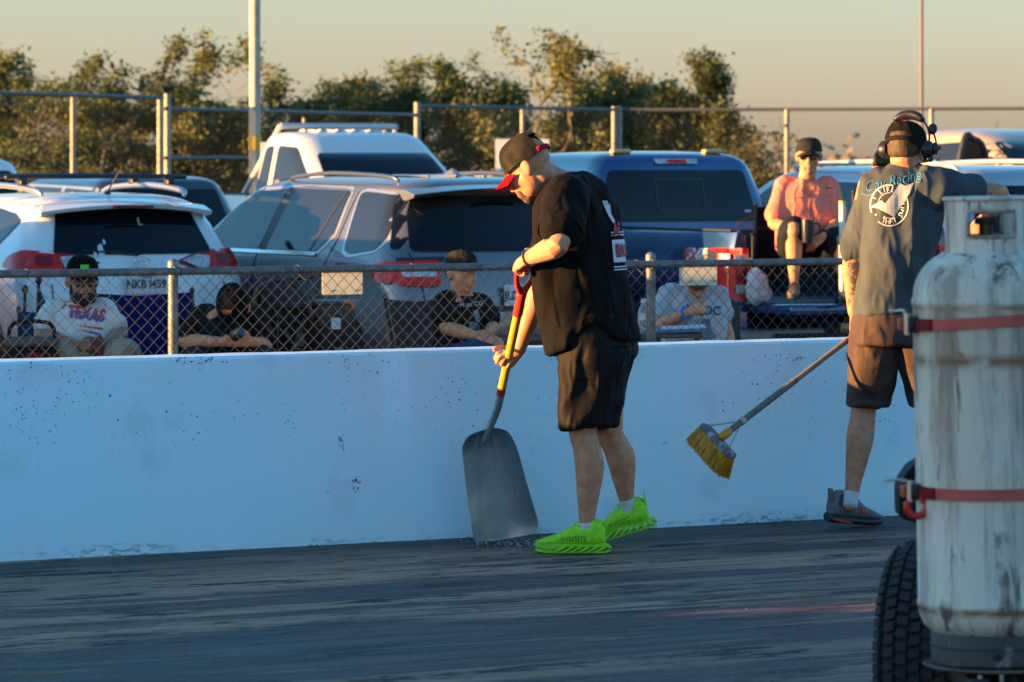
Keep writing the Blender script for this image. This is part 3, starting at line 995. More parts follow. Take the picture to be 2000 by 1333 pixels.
    bm = BM(); lathe(bm, [(.035, 0), (.028, .018), (.01, .03)], (.02, .80, 1.625), seg=12)
    ae = link('aerial_base', bm, BLACKP, c.root)
    bm = BM(); tube(bm, [(.02, .80, 1.65), (.05, .66, 1.79), (.06, .60, 1.85)], [.006, .0045, .003], 6); link('aerial', bm, BLACKP, ae)
    # stickers on the glass
    for x, z, s_ in ((-.28, 1.22, .05), (-.33, 1.19, .028), (-.24, 1.28, .022)):
        c.panel('sticker', [(x - s_ * .5, z - s_), (x + s_ * .5, z - s_ * .7), (x + s_ * .3, z + s_), (x - s_ * .4, z + s_ * .6)], 'rear', mat('sticker_white', (.55, .6, .65), .4), .012, .001, r=.01)
    c.panel('sticker', [(.07, 1.40), (.105, 1.40), (.105, 1.41), (.085, 1.41), (.085, 1.46), (.07, 1.46)], 'rear', mat('sticker_gold', (.45, .36, .15), .4), .012, .001, r=0)
    bm = BM(); tube(bm, [(0.05, .155, 1.175), (-.2, .16, 1.20), (-.42, .20, 1.215)], [.012, .009, .006], 6); link('wiper', bm, BLACKP, c.root, smooth=True)
    c.wheels((.95, 3.6), .90)
    return c
white_suv()

# ---- grey three row SUV
def grey_suv():
    pm = mat('grey_metallic', (.16, .155, .16), .34, .65, coat=.8)
    c = Car('parked_suv', (5.48, 10.3, GZ), math.radians(1), 'dark grey metallic three row SUV parked behind the stroller')
    rows = [(.22, .80, .18, 4.95, .05), (.34, .90, .06, 5.04, .06), (.52, .97, .01, 5.08, .07), (.72, .990, .0, 5.08, .08), (.92, .998, .03, 5.04, .09), (1.06, .985, .07, 4.92, .10),
            (1.16, .958, .11, 4.40, .11), (1.28, .905, .17, 3.90, .13), (1.42, .845, .23, 3.66, .14), (1.56, .780, .29, 3.44, .15), (1.645, .735, .325, 3.28, .15),
            (1.70, .690, .36, 3.12, .15), (1.735, .62, .43, 2.92, .15), (1.758, .52, .55, 2.65, .14), (1.768, .40, .72, 2.3, .1)]
    me = shell(rows, rr=.24); c.body(me, pm)
    # rear glass running into black corner pillars
    c.panel('rear_window', [(-.79, 1.235), (-.70, 1.225), (.70, 1.225), (.79, 1.235), (.735, 1.50), (.665, 1.635), (-.665, 1.635), (-.735, 1.50)], 'rear', GLASS, .004, .006, r=.05)
    bm = BM(); R_ = []
    for i in range(15):
        x = -.72 + 1.44 * i / 14; q = (x / .72) ** 2; zt = 1.722 - .05 * q; yb = .17 + .12 * q
        R_.append([bm.verts.new(p) for p in ((x, .85, zt + .018), (x, .45, zt + .006), (x, yb, zt - .03), (x, yb + .02, zt - .052), (x, .42, zt - .075), (x, .85, zt - .06))])
    for a, b in zip(R_, R_[1:]):
        for k in range(6): bm.faces.new((a[k], a[(k + 1) % 6], b[(k + 1) % 6], b[k]))
    bm.faces.new(R_[0]); bm.faces.new(R_[-1][::-1])
    sp = link('spoiler', bm, pm, c.root, smooth=50)
    bm = BM(); box(bm, (0, .175, 1.675), (.42, .015, .014), bev=.003); link('brake_lamp', bm, REDD, sp)
    for sd, v in ((-1, 'left'), (1, 'right')):
        c.panel('pillar_glass', [(.20, 1.26), (.34, 1.24), (.52, 1.55), (.55, 1.66), (.36, 1.645)], v, GLASS, .004, .006, r=.03)
        c.panel('window_frame', [(0.400, 1.655), (1.076, 1.685), (1.162, 1.66), (1.068, 1.20), (0.922, 1.165), (0.500, 1.215), (0.380, 1.30)], v, mat('satin_trim', (0.500, .48, .45), .3, .8), .0015, .003, r=.08)
        c.panel('quarter_window', [(0.445, 1.635), (1.059, 1.662), (1.124, 1.645), (1.033, 1.225), (0.922, 1.195), (0.517, 1.235), (0.435, 1.31)], v, GLASS2, .005, .005, r=.07)
        c.panel('window_frame', [(1.266, 1.655), (1.317, 1.695), (2.126, 1.705), (3.03, 1.678), (3.38, 1.52), (3.62, 1.30), (3.66, 1.175), (1.455, 1.175), (1.248, 1.33)], v, mat('satin_trim', (.50, .48, .45), .3, .8), .0015, .003, r=.05)
        c.panel('rear_side_window', [(1.313, 1.645), (1.352, 1.665), (2.298, 1.675), (2.384, 1.205), (1.489, 1.205), (1.300, 1.34)], v, GLASS2, .006, .005, r=.03)
        c.strip('window_divider', [(1.369, 1.66), (1.592, 1.205)], .022, v, BLACKP, .012, .003)
        c.panel('door_pillar', [(2.298, 1.68), (2.418, 1.68), (2.504, 1.20), (2.384, 1.20)], v, BLACKP, .007, .005, r=.005)
        c.panel('front_side_window', [(2.435, 1.672), (2.98, 1.648), (3.30, 1.50), (3.52, 1.30), (3.56, 1.205), (2.517, 1.205)], v, GLASS2, .006, .005, r=.05)
        c.strip('chrome_sill', [(1.472, 1.182), (3.459, 1.182)], .024, v, CHROME, .012, .006)
        c.strip('door_seam', [(1.188, 1.66), (1.205, 1.32), (1.283, 1.10), (1.395, .80), (1.438, .45)], .010, v, GAP)
        c.strip('door_seam', [(2.521, 1.17), (2.556, .8), (2.573, .4)], .010, v, GAP)
        c.strip('fuel_flap', fillet([(0.904, .98), (1.094, .98), (1.094, 1.12), (0.904, 1.12)], .03), .007, v, GAP, closed=True)
        c.panel('wheel_arch', [(1.03 + .47 * math.cos(a), .38 + .47 * math.sin(a)) for a in [i * math.pi / 12 for i in range(13)]], v, BLACKP, .004, .008, r=0)
        c.panel('door_handle', [(1.489, 1.03), (1.696, 1.035), (1.696, 1.06), (1.489, 1.055)], v, CHROME, .03, .012, r=.01)
        lp = c.panel('tail_lamp', [(sd * .60, 1.165), (sd * .97, 1.155), (sd * .965, 1.01), (sd * .90, .98), (sd * .62, .975)], 'rear', REDL, .012, .012, r=.03)
        c.panel('side_lens', [(.20, 1.16), (.42, 1.14), (.47, 1.09), (.36, 1.01), (.20, .985)], v, REDL, .012, .012, r=.03, parent=lp)
        c.panel('clear_lens', [(sd * .64, 1.115), (sd * .90, 1.11), (sd * .89, 1.045), (sd * .64, 1.045)], 'rear', CLRL, .027, .004, r=.015, parent=lp)
        c.panel('dark_band', [(sd * .55, 1.19), (sd * .985, 1.18), (sd * .98, 1.16), (sd * .55, 1.165)], 'rear', BLACKP, .014, .006, r=.004, parent=lp)
    c.strip('tailgate_seam', [(-.80, 1.22), (-.76, .98), (-.73, .60), (.73, .60), (.76, .98), (.80, 1.22)], .010, 'rear', GAP)
    c.strip('tailgate_crease', [(-.70, .80), (.70, .80)], .04, 'rear', BLACKP)
    c.panel('bumper', [(-.86, .56), (.86, .56), (.80, .24), (-.80, .24)], 'rear', BLACKP, .006, .015, r=.05)
    c.plate(.02, -.012, .90, 'JLD 4106', PLATEW, state='TEXAS')
    bm = BM(); R = []
    for i, (y, hh, ww) in enumerate(((.90, .004, .04), (.98, .026, .034), (1.05, .046, .022), (1.12, .034, .016), (1.24, .004, .010))):
        R.append((Vector((0, y, 1.765 + hh * .5)), (hh, ww)))
    tube(bm, [r[0] for r in R], [r[1] for r in R], 10, ref=ZV)
    link('shark_fin', bm, pm, c.root, smooth=True)
    for sd in (-1, 1):
        bm = BM(); tube(bm, [(sd * .62, .75, 1.745), (sd * .64, .9, 1.775), (sd * .64, 1.8, 1.795), (sd * .62, 2.5, 1.765), (sd * .6, 2.65, 1.735)], [.012, .017, .017, .017, .012], 8)
        link('roof_rail', bm, mat('dark_rail', (.16, .165, .18), .3, .8), c.root, smooth=True)
    for k, x in enumerate((-.36, -.12, .12, .36)):
        bm = BM(); box(bm, (x, 1.5, 1.776), (.03, 1.5, .012), bev=.004); link('roof_rib', bm, pm, c.root, smooth=40)
    c.wheels((1.03, 4.1), .97, .38)
    return c
grey_suv()

# ---- pickups
def pickup(name, loc, rz, label, pm, H=1.96, bed=1.72, open_gate=False, scale=1.0, rack=False, doors=2, w0=1.0, lamps=True, df=0.0, wtop=1.835):
    c = Car(name, loc, rz, label, scale=scale)
    k = H / 1.96; e = bed
    rows = [(.42, w0 * .90, e, 5.75 + df, .01), (.60, w0 * .985, e, 5.88 + df, .01), (.85, w0 * 1.005, e, 5.90 + df, .01), (1.08, w0 * .995, e, 5.85 + df, .01), (1.20, w0 * .975, e, 5.70 + df, .015), (1.26, w0 * .955, e, 4.85 + df, .015),
            (1.34, w0 * .935, e + .01, 4.42 + df, .02), (1.55 * k, w0 * .85, e + .04, 4.05 + df, .03), (1.75 * k, w0 * .775, e + .08, 3.72 + df, .04), (1.84 * k, w0 * .74, e + .10, 3.52 + df, .05),
            (1.90 * k, w0 * .69, e + .13, 3.34 + df, .06), (1.94 * k, w0 * .60, e + .2, 3.12 + df, .06), (1.957 * k, w0 * .46, e + .32, 2.85 + df, .05)]
    if doors == 1:          # older square cab
        rows = rows[:7] + [(1.55 * k, w0 * .865, e + .03, 4.05, .02), (1.75 * k, w0 * .815, e + .05, 3.74, .02), (1.84 * k, w0 * .79, e + .06, 3.60, .02), (1.90 * k, w0 * .765, e + .08, 3.48, .03), (1.938 * k, w0 * .71, e + .12, 3.34, .03), (1.957 * k, w0 * .60, e + .2, 3.15, .03)]
    me = shell(rows, rr=.12, rf=.25); c.body(me, pm, 'cab')
    zr = 1.36
    # bed: sides with inner skins, front wall, floor, gate
    for sd in (-1, 1):
        bm = BM(); prof = [(1.0, .60), (1.012, .85), (1.005, 1.10), (.985, 1.24), (.955, zr), (.90, zr + .012), (.85, zr - .02), (.84, 1.0), (.84, .62)]
        R_ = []
        for y in (.0, .05, .45, .9, 1.5, bed - .02):
            f = .965 if y == 0 else (.99 if y == .05 else 1)
            R_.append([bm.verts.new((sd * w0 * x * (f if x > .9 else 1), y, z)) for x, z in prof])
        for a, b in zip(R_, R_[1:]):
            for j in range(len(prof)): bm.faces.new((a[j], a[(j + 1) % len(prof)], b[(j + 1) % len(prof)], b[j]))
        bm.faces.new(R_[0]); bm.faces.new(R_[-1][::-1])
        bs = link('bed_side', bm, pm, c.root, smooth=40)
        bm = BM(); box(bm, (sd * w0 * .905, bed / 2, zr + .014), (.10, bed - .1, .018), bev=.006); link('rail_cap', bm, BLACKP, bs)
        bm = BM(); box(bm, (sd * w0 * .832, bed / 2, 1.075), (.012, bed - .12, .53)); link('bed_liner', bm, BLACKP, bs)
        t0 = c.t; bs_me = bs.data; c.t = bvh_of(bs_me)
        v = 'left' if sd < 0 else 'right'
        c.panel('wheel_arch', [(.95 + .50 * math.cos(a), .62 + .32 * math.sin(a)) for a in [i * math.pi / 12 for i in range(13)]], v, BLACKP, .004, .008, r=0, parent=bs)
        if lamps:
            lp = c.panel('tail_lamp', [(sd * .825, 1.245), (sd * .985, 1.245), (sd * .99, .86), (sd * .90, .84), (sd * .85, .90), (sd * .825, 1.0)], 'rear', REDL, .010, .03, r=.02)
            c.panel('side_lens', [(-.03, 1.245), (.15, 1.24), (.165, .93), (.10, .86), (-.03, .86)], v, REDL, .006, .02, r=.03, parent=lp)
            c.panel('clear_lens', [(sd * .86, 1.20), (sd * .965, 1.20), (sd * .965, 1.16), (sd * .86, 1.16)], 'rear', CLRL, .041, .004, r=.005, parent=lp)
            c.panel('dark_lens', [(sd * .855, 1.13), (sd * .95, 1.13), (sd * .95, .985), (sd * .865, .985)], 'rear', REDD, .041, .004, r=.01, parent=lp)
            c.panel('clear_lens', [(sd * .875, .975), (sd * .96, .975), (sd * .96, .91), (sd * .89, .91)], 'rear', CLRL, .041, .004, r=.01, parent=lp)
            c.panel('clear_lens', [(.0, 1.205), (.12, 1.205), (.12, 1.165), (.0, 1.165)], v, CLRL, .028, .003, r=.006, parent=lp)
        c.t = t0
    bm = BM(); box(bm, (0, bed / 2, .80), (w0 * 1.68, bed - .04, .05)); link('bed_floor', bm, BLACKP, c.root)
    bm = BM(); box(bm, (0, bed - .05, 1.07), (w0 * 1.68, .05, .52), bev=.01); link('bed_front', bm, BLACKP, c.root)
    bm = BM()
    if open_gate: box(bm, (0, -.29, .80), (w0 * 1.62, .58, .07), bev=.02)
    else: box(bm, (0, .03, 1.08), (w0 * 1.62, .07, .54), bev=.02)
    link('tailgate', bm, pm, c.root, smooth=40)
    bm = BM(); box(bm, (0, -.02, .56), (w0 * 1.9, .16, .20), bev=.03); link('rear_bumper', bm, mat('dark_chrome', (.10, .11, .12), .3, .9), c.root, smooth=40)
    bm = BM(); box(bm, (0, 2.6 + df / 2, .5), (w0 * 1.3, 5.6 + df, .22)); link('chassis', bm, GAP, c.root)
    # glass
    zb = 1.40
    c.panel('rear_window', [(-.72 * w0, zb), (.72 * w0, zb), (.63 * w0, 1.815 * k), (-.63 * w0, 1.815 * k)], 'rear', GLASS, .006, .006, r=.05)
    c.strip('slider_frame', [(-.22, zb + .09), (.22, zb + .09), (.22, 1.74 * k), (-.22, 1.74 * k)], .018, 'rear', BLACKP, .013, .004, closed=True)
    c.panel('windshield', [(-.80 * w0, 1.33), (.80 * w0, 1.33), (.67 * w0, wtop * k), (-.67 * w0, wtop * k)], 'front', GLASS, .006, .006, r=.06)
    for v in ('left', 'right'):
        if doors == 2:
            c.panel('rear_side_window', [(bed + .22, 1.38), (bed + .22, 1.80 * k), (bed + 1.02, 1.83 * k), (bed + 1.02, 1.36)], v, GLASS2, .005, .005, r=.05)
            c.panel('front_side_window', [(bed + 1.12, 1.36), (bed + 1.12, 1.83 * k), (bed + 1.72, 1.80 * k), (bed + 2.42, 1.36)], v, GLASS2, .005, .005, r=.05)
        else:
            c.panel('rear_side_window', [(bed + .16, 1.38), (bed + .20, 1.80 * k), (bed + .40, 1.82 * k), (bed + .44, 1.36)], v, GLASS2, .005, .005, r=.06)
            c.panel('front_side_window', [(bed + .56, 1.36), (bed + .52, 1.82 * k), (3.50, 1.80 * k), (4.25, 1.36)], v, GLASS2, .005, .005, r=.06)
        c.strip('door_seam', [(bed + (1.07 if doors == 2 else .48), 1.8 * k), (bed + (1.07 if doors == 2 else .48), .60)], .010, v, GAP)
    for sd in (-1, 1):
        bm = BM(); box(bm, (sd * w0 * 1.13, 3.92 + df, 1.42), (.20, .14, .26), bev=.04); box(bm, (sd * w0 * 1.0, 3.95 + df, 1.33), (.16, .05, .06))
        link('mirror', bm, mat('mirror_tan', (.16, .11, .07), .5) if rack else BLACKP, c.root, smooth=40)
    bm = BM(); box(bm, (0, 5.93 + df, .95), (w0 * 1.5, .05, .42), bev=.02); link('grille', bm, CHROME, c.root)
    bm = BM(); box(bm, (0, 5.98 + df, .58), (w0 * 1.95, .14, .24), bev=.04); link('front_bumper', bm, CHROME, c.root)
    c.wheels((.95, 4.75 + df), w0 * .98, .40, .26)
    return c

BLUE = mat('blue_metallic', (.008, .052, .175), .26, .35, coat=1.0)
f = pickup('blue_pickup', (7.86, 9.6, GZ), 0, 'blue four wheel drive pickup with open tailgate beside the grey SUV', BLUE, open_gate=True, bed=2.38, df=.78)
f.panel('brake_lamp', [(-.20, 1.905), (.20, 1.905), (.19, 1.865), (-.19, 1.865)], 'rear', CLRL, .012, .01, r=.008)
f.panel('brake_lens', [(-.09, 1.90), (.09, 1.90), (.09, 1.87), (-.09, 1.87)], 'rear', REDL, .023, .003, r=.004)
for x in (-.42, .44):
    bm = BM(); box(bm, (x, 2.66, 1.965), (.17, .07, .035), bev=.012); link('clearance_lamp', bm, mat('amber_lamp', (.55, .33, .10), .25, coat=.5), f.root, smooth=40)
# bedside decal: dark oval with lettering
side = [o for o in f.root.children if o.name.startswith('bed_side')][0]
f.t = bvh_of(side.data)
dk = f.panel('decal', [(.20, 1.125), (.20, 1.225), (.80, 1.225, .09), (.80, 1.125, .09)], 'left', mat('decal_navy', (.008, .016, .07), .35), .003, .002, r=.03, parent=side)
def side_text(s_, y, z, size, m, name, off, bold, shear=.15):
    bm = text_bm(s_, size, shear=shear, bold=bold)
    for v in bm.verts: v.co.x *= -1.25
    wrap(bm, f.t, (0, y, z), (0, 1, 0), (0, 0, 1), (1, 0, 0), off, .002, far=6)
    link(name, bm, m, side)
side_text('FX4', .48, 1.174, .135, mat('decal_white', (.6, .6, .6), .4), 'lettering_outline', .0055, .013)
side_text('FX', .555, 1.174, .135, mat('decal_red', (.55, .02, .03), .4), 'lettering', .008, .004)
side_text('4', .345, 1.174, .135, mat('decal_grey', (.10, .10, .11), .4), 'lettering', .008, .004)
f.t = bvh_of(f.b.data)
f.plate(.06, -.115, .60, 'KBL-G3848', mat('plate_lit', (.60, .48, .30), .5), ink=mat('plate_brown', (.08, .05, .03), .6))  # warm light put into the plate colour
bm = BM(); box(bm, (.0, -.105, .585), (.45, .01, .2)); link('plate_recess', bm, GAP, f.root)
f.panel('sticker', [(.60, 1.47), (.66, 1.47), (.66, 1.49), (.60, 1.49)], 'rear', mat('sticker_white', (.55, .6, .65), .4), .014, .001, r=.004)

W = P(722, 302, 44.5)
wp = pickup('white_pickup', (W.x + .1, W.y + 4.1, GZ + .02), math.pi, 'white pickup with headache rack facing the track in the second row', mat('old_white_paint', (.66, .65, .62), .35, coat=.6), H=2.06, bed=2.55, scale=1.06, rack=True, doors=1, wtop=1.74)
for x in (-.40, -.2, 0, .2, .4):
    wp.panel('roof_rib', [(x - .018, 2.75), (x + .018, 2.75), (x + .018, 3.25), (x - .018, 3.25)], 'top', MATS['old_white_paint'], .008, .012, r=.01)
bm = BM()
rod(bm, (-.70, 2.88, 2.12), (.70, 2.88, 2.12), .035, 10)
for sd in (-1, 1):
    rod(bm, (sd * .70, 2.88, 2.13), (sd * .90, 2.35, 1.38), .03, 8)
for x in (-.3, .3): rod(bm, (x, 2.88, 2.12), (x, 2.88, 2.04), .018, 6)
link('headache_rack', bm, mat('rack_pipe', (.55, .54, .52), .4, .5), wp.root, smooth=40)

# ---- other parked SUVs
def plain_suv(loc, rz, label, pm, L=5.0, H=1.88, W_=.98, rails=True, scale=1.0, rail_m=None):
    c = Car('parked_suv', loc, rz, label, scale=scale)
    k = H / 1.80
    rows = [(.24, .84, .14, L - .12, .03), (.36, .93, .05, L - .04, .04), (.55, W_ - .01, .01, L, .05), (.80, W_, .0, L, .05), (1.02 * k, W_ - .012, .03, L - .08, .06), (1.13 * k, W_ - .045, .06, L - .5, .07),
            (1.25 * k, W_ - .09, .10, L - 1.15, .08), (1.42 * k, W_ - .16, .15, L - 1.45, .09), (1.58 * k, W_ - .22, .20, L - 1.75, .10), (1.68 * k, W_ - .27, .24, L - 1.95, .10),
            (1.735 * k, W_ - .33, .29, L - 2.15, .10), (1.768 * k, W_ - .42, .38, L - 2.4, .10), (1.785 * k, W_ - .54, .52, L - 2.7, .08)]
    me = shell(rows, rr=.18); c.body(me, pm)
    c.panel('rear_window', [(-.74, 1.15 * k), (.74, 1.15 * k), (.62, 1.64 * k), (-.62, 1.64 * k)], 'rear', GLASS, .004, .006, r=.06)
    c.panel('windshield', [(-.76, 1.18 * k), (.76, 1.18 * k), (.60, 1.68 * k), (-.60, 1.68 * k)], 'front', GLASS, .004, .006, r=.06)
    for sd, v in ((-1, 'left'), (1, 'right')):
        c.panel('window_frame', [(.35, 1.66 * k), (L - 2.15, 1.69 * k), (L - 1.2, 1.16 * k), (.30, 1.15 * k)], v, mat('satin_trim', (.50, .48, .45), .3, .8), .0015, .003, r=.05)
        c.panel('quarter_window', [(.42, 1.625 * k), (1.25, 1.65 * k), (1.25, 1.185 * k), (.38, 1.18 * k)], v, GLASS2, .005, .005, r=.05)
        c.panel('rear_side_window', [(1.35, 1.65 * k), (2.25, 1.66 * k), (2.25, 1.185 * k), (1.35, 1.185 * k)], v, GLASS2, .005, .005, r=.04)
        c.panel('front_side_window', [(2.35, 1.655 * k), (L - 2.2, 1.63 * k), (L - 1.35, 1.19 * k), (2.35, 1.185 * k)], v, GLASS2, .005, .005, r=.04)
        c.panel('tail_lamp', [(sd * .76, 1.10 * k), (sd * .97, 1.09 * k), (sd * .965, .78), (sd * .80, .78)], 'rear', REDL, .012, .012, r=.03)
        c.panel('wheel_arch', [(1.0 + .46 * math.cos(a), .36 + .46 * math.sin(a)) for a in [i * math.pi / 12 for i in range(13)]], v, BLACKP, .004, .008, r=0)
        if rails:
            bm = BM(); z = 1.775 * k
            tube(bm, [(sd * .60, .55, z - .02), (sd * .62, .7, z + .025), (sd * .62, 1.6, z + .05), (sd * .61, L - 2.5, z + .02), (sd * .59, L - 2.35, z - .02)], [.016, .022, .022, .022, .016], 8)
            link('roof_rail', bm, rail_m or mat('bright_rail', (.66, .63, .58), .25, .6), c.root, smooth=True)
    c.panel('bumper', [(-.86, .50), (.86, .50), (.80, .26), (-.80, .26)], 'rear', BLACKP, .006, .015, r=.05)
    c.strip('tailgate_seam', [(-.76, 1.12 * k), (-.74, .58), (.74, .58), (.76, 1.12 * k)], .010, 'rear', GAP)
    c.wheels((1.0, L - 1.05), W_ - .02, .37)
    return c
SILV = mat('silver_metallic', (.42, .43, .45), .30, .6, coat=1.0)
s7 = plain_suv((10.08, 9.9, GZ), 0, 'long silver SUV parked behind the man in pink', SILV, L=5.3, H=1.86)
s7.panel('sticker', [(-.50, 1.60), (-.42, 1.56), (-.34, 1.63), (-.30, 1.54), (-.38, 1.53), (-.47, 1.55)], 'rear', mat('sticker_teal', (.2, .42, .5), .4), .012, .001, r=.01)
q = P(338, 302, 41.5)
plain_suv((q.x, q.y, GZ), 0, 'dark navy SUV whose roof shows above the white SUV', mat('navy_paint', (.012, .018, .03), .22, coat=1.0), L=4.7, H=1.72, rails=False)
q = P(-62, 302, 44)
plain_suv((q.x, q.y, GZ + .06), 0, 'pale SUV at the left picture edge in the second row', WHITE, L=4.8, H=1.86, rails=False)

# ---- pickup at the right edge with its door open
W = P(2060, 302, 43.0)
tp = pickup('tan_pickup', (W.x + .1, W.y + 4.0, GZ + .02), math.pi, 'tan pickup with an open black framed door at the right edge', mat('tan_paint', (.40, .30, .20), .35, coat=.7), H=2.08, bed=2.0, scale=1.06, lamps=False)
dr = empty('open_door', (1.02, 4.0, 0), math.radians(0)); dr.parent = tp.root
dr.rotation_euler = (0, 0, math.radians(10))
bm = BM(); box(bm, (.50, 0, .98), (1.0, .09, .75), bev=.04); link('door_skin', bm, MATS['tan_paint'], dr, smooth=40)
bm = BM()
fr = [(.02, 1.34), (.14, 1.86), (.30, 1.97), (.42, 1.96), (.60, 1.34)]
tube(bm, [(x, 0, z) for x, z in fr], .035, 8, n=4)
link('window_frame', bm, BLACKP, dr, smooth=True)
bm = BM(); prism(bm, [(x, -.004, z) for x, z in fr], (0, .008, 0)); link('pane', bm, GLASS, dr)
bm = BM(); box(bm, (.95, .02, 1.62), (.24, .10, .30), bev=.05); rod(bm, (.62, .02, 1.45), (.9, .02, 1.5), .025)
link('tow_mirror', bm, CHROME, dr, smooth=40)

# the next car in the front row stands just out of the picture and shades the white SUV
plain_suv((.42, 10.7, GZ), 0, 'low silver crossover parked left of the white SUV', SILV, L=4.7, H=1.60, rails=False)
# low car and box truck, unseen, added out on the left to cast shade
plain_suv((-3.0, 5.95, -.004), 0, 'low blue hatchback added out of view to shade the spectators', BLUE, L=4.6, H=1.47, rails=False)
def shade_truck():
    root = empty('shade_truck', (-13.2, -6.6, 0), 0, label='white box truck added out of view to shade the cart', cat='truck')
    bm = BM(); box(bm, (0, 2.6, 1.75), (2.3, 5.2, 2.1), bev=.04); bx_ = link('cargo_box', bm, WHITE, root, smooth=40)
    for x in (-1, 1):
        bm = BM(); box(bm, (x * .56, -.012, 1.75), (1.08, .02, 1.95), bev=.006); link('rear_door', bm, WHITE, bx_, smooth=40)
    bm = BM(); box(bm, (0, 6.1, 1.2), (2.1, 1.7, 1.6), bev=.18); cb_ = link('cab', bm, WHITE, root, smooth=40)
    bm = BM(); box(bm, (0, 6.96, 1.55), (1.8, .02, .6), bev=.006); link('windshield', bm, GLASS, cb_)
    bm = BM(); box(bm, (0, 3.3, .55), (1.2, 6.8, .2)); link('chassis', bm, GAP, root)
    for y in (1.1, 6.0):
        for x in (-1, 1):
            bm = BM(); lathe(bm, [(.25, -.13), (.42, -.13), (.45, -.08), (.45, .08), (.42, .13), (.25, .13), (0, .1)], (x * .95, y, .45), Matrix.Rotation(math.pi / 2, 3, 'Y'), 28); link('wheel', bm, RUBBER, root, smooth=40)
shade_truck()
# ------------------------------------------------------------------ people: tools
def skin_mat(name, c, c2, r=.5):
    return mat(name, c, r, col2=c2, nscale=26, nlo=.38, nhi=.66, bump=.25, bscale=190, bdist=.003, spec=.4, rvar=.15)
SKIN_A = skin_mat('skin_fair', (.60, .26, .14), (.50, .18, .09))
SKIN_B = skin_mat('skin_ruddy', (.57, .245, .14), (.47, .175, .095))
SKIN_C = skin_mat('skin_tan', (.30, .155, .095), (.23, .11, .065))
def cloth(name, c, c2=None, rough=.85, fine=420, fold=1.0, **k):
    new = name not in MATS
    m = mat(name, c, rough, col2=c2 or tuple(x * .8 for x in c), nscale=9, bump=.25, bscale=fine, bdist=.0015, sheen=0.0, spec=.12, **k)
    if new and fold:
        t = m.node_tree; b = t.nodes['Principled BSDF']; fine_bump = b.inputs['Normal'].links[0].from_node
        tc = [n for n in t.nodes if n.type == 'TEX_COORD'][0]
        mp = t.nodes.new('ShaderNodeMapping'); mp.inputs['Scale'].default_value = (1, 1, .45); mp.inputs['Rotation'].default_value = (.5, .3, .2)
        n = t.nodes.new('ShaderNodeTexNoise'); n.inputs['Scale'].default_value = 11; n.inputs['Detail'].default_value = 2.5; n.inputs['Distortion'].default_value = 1.2
        try: n.noise_type = 'RIDGED_MULTIFRACTAL'
        except Exception: pass
        bp = t.nodes.new('ShaderNodeBump'); bp.inputs['Strength'].default_value = .9 * fold; bp.inputs['Distance'].default_value = .016
        t.links.new(tc.outputs['Object'], mp.inputs[0]); t.links.new(mp.outputs[0], n.inputs['Vector']); t.links.new(n.outputs['Fac'], bp.inputs['Height'])
        t.links.new(bp.outputs[0], fine_bump.inputs['Normal'])
    return m

def ik(a, t, l1, l2, hint):
    """elbow or knee between a and t"""
    a = Vector(a); t = Vector(t); d = t - a; L = min(d.length, (l1 + l2) * .999); dn = d.normalized()
    x = (l1 * l1 - l2 * l2 + L * L) / (2 * L); h = math.sqrt(max(l1 * l1 - x * x, 1e-6))
    hv = Vector(hint) - dn * Vector(hint).dot(dn); hv.normalize()
    return a + dn * x + hv * h

def frame(f, u):
    f = Vector(f).normalized(); u = Vector(u); u = (u - f * u.dot(f)).normalized(); return f, u.cross(f), u      # forward, left, up

def head(bm, c, f, u, s=1.0, jaw=1.0):
    f, l, u = frame(f, u); R = axes(f, l, u)
    def e(x, y, z, rx, ry, rz, r=None, n=16): ell(bm, Vector(c) + (f * x + l * y + u * z) * s, (rx * s, ry * s, rz * s), R if r is None else r @ R, n, n - 4)
    e(-.012, 0, .030, .098, .077, .092)
    e(.020, 0, -.030, .072, .066 * jaw, .085)
    e(.030, 0, -.070, .056, .054 * jaw, .048)
    e(.070, 0, -.098, .024, .027, .020)
    e(.078, 0, .022, .018, .052, .013)
    e(.082, 0, -.058, .022, .032, .028)
    for sd in (-1, 1):
        e(.056, sd * .038, -.030, .030, .026, .028)
        e(-.010, sd * .080, -.010, .020, .010, .034)
        e(-.020, sd * .088, -.004, .017, .007, .027)
        e(.096, sd * .011, -.040, .010, .009, .008)
    tube(bm, [Vector(c) + (f * .085 + u * .018) * s, Vector(c) + (f * .098 - u * .012) * s, Vector(c) + (f * .112 - u * .036) * s], [.008 * s, .011 * s, .013 * s], 8)
    e(.100, 0, -.066, .008, .023, .006); e(.098, 0, -.078, .009, .020, .007)
    return f, l, u

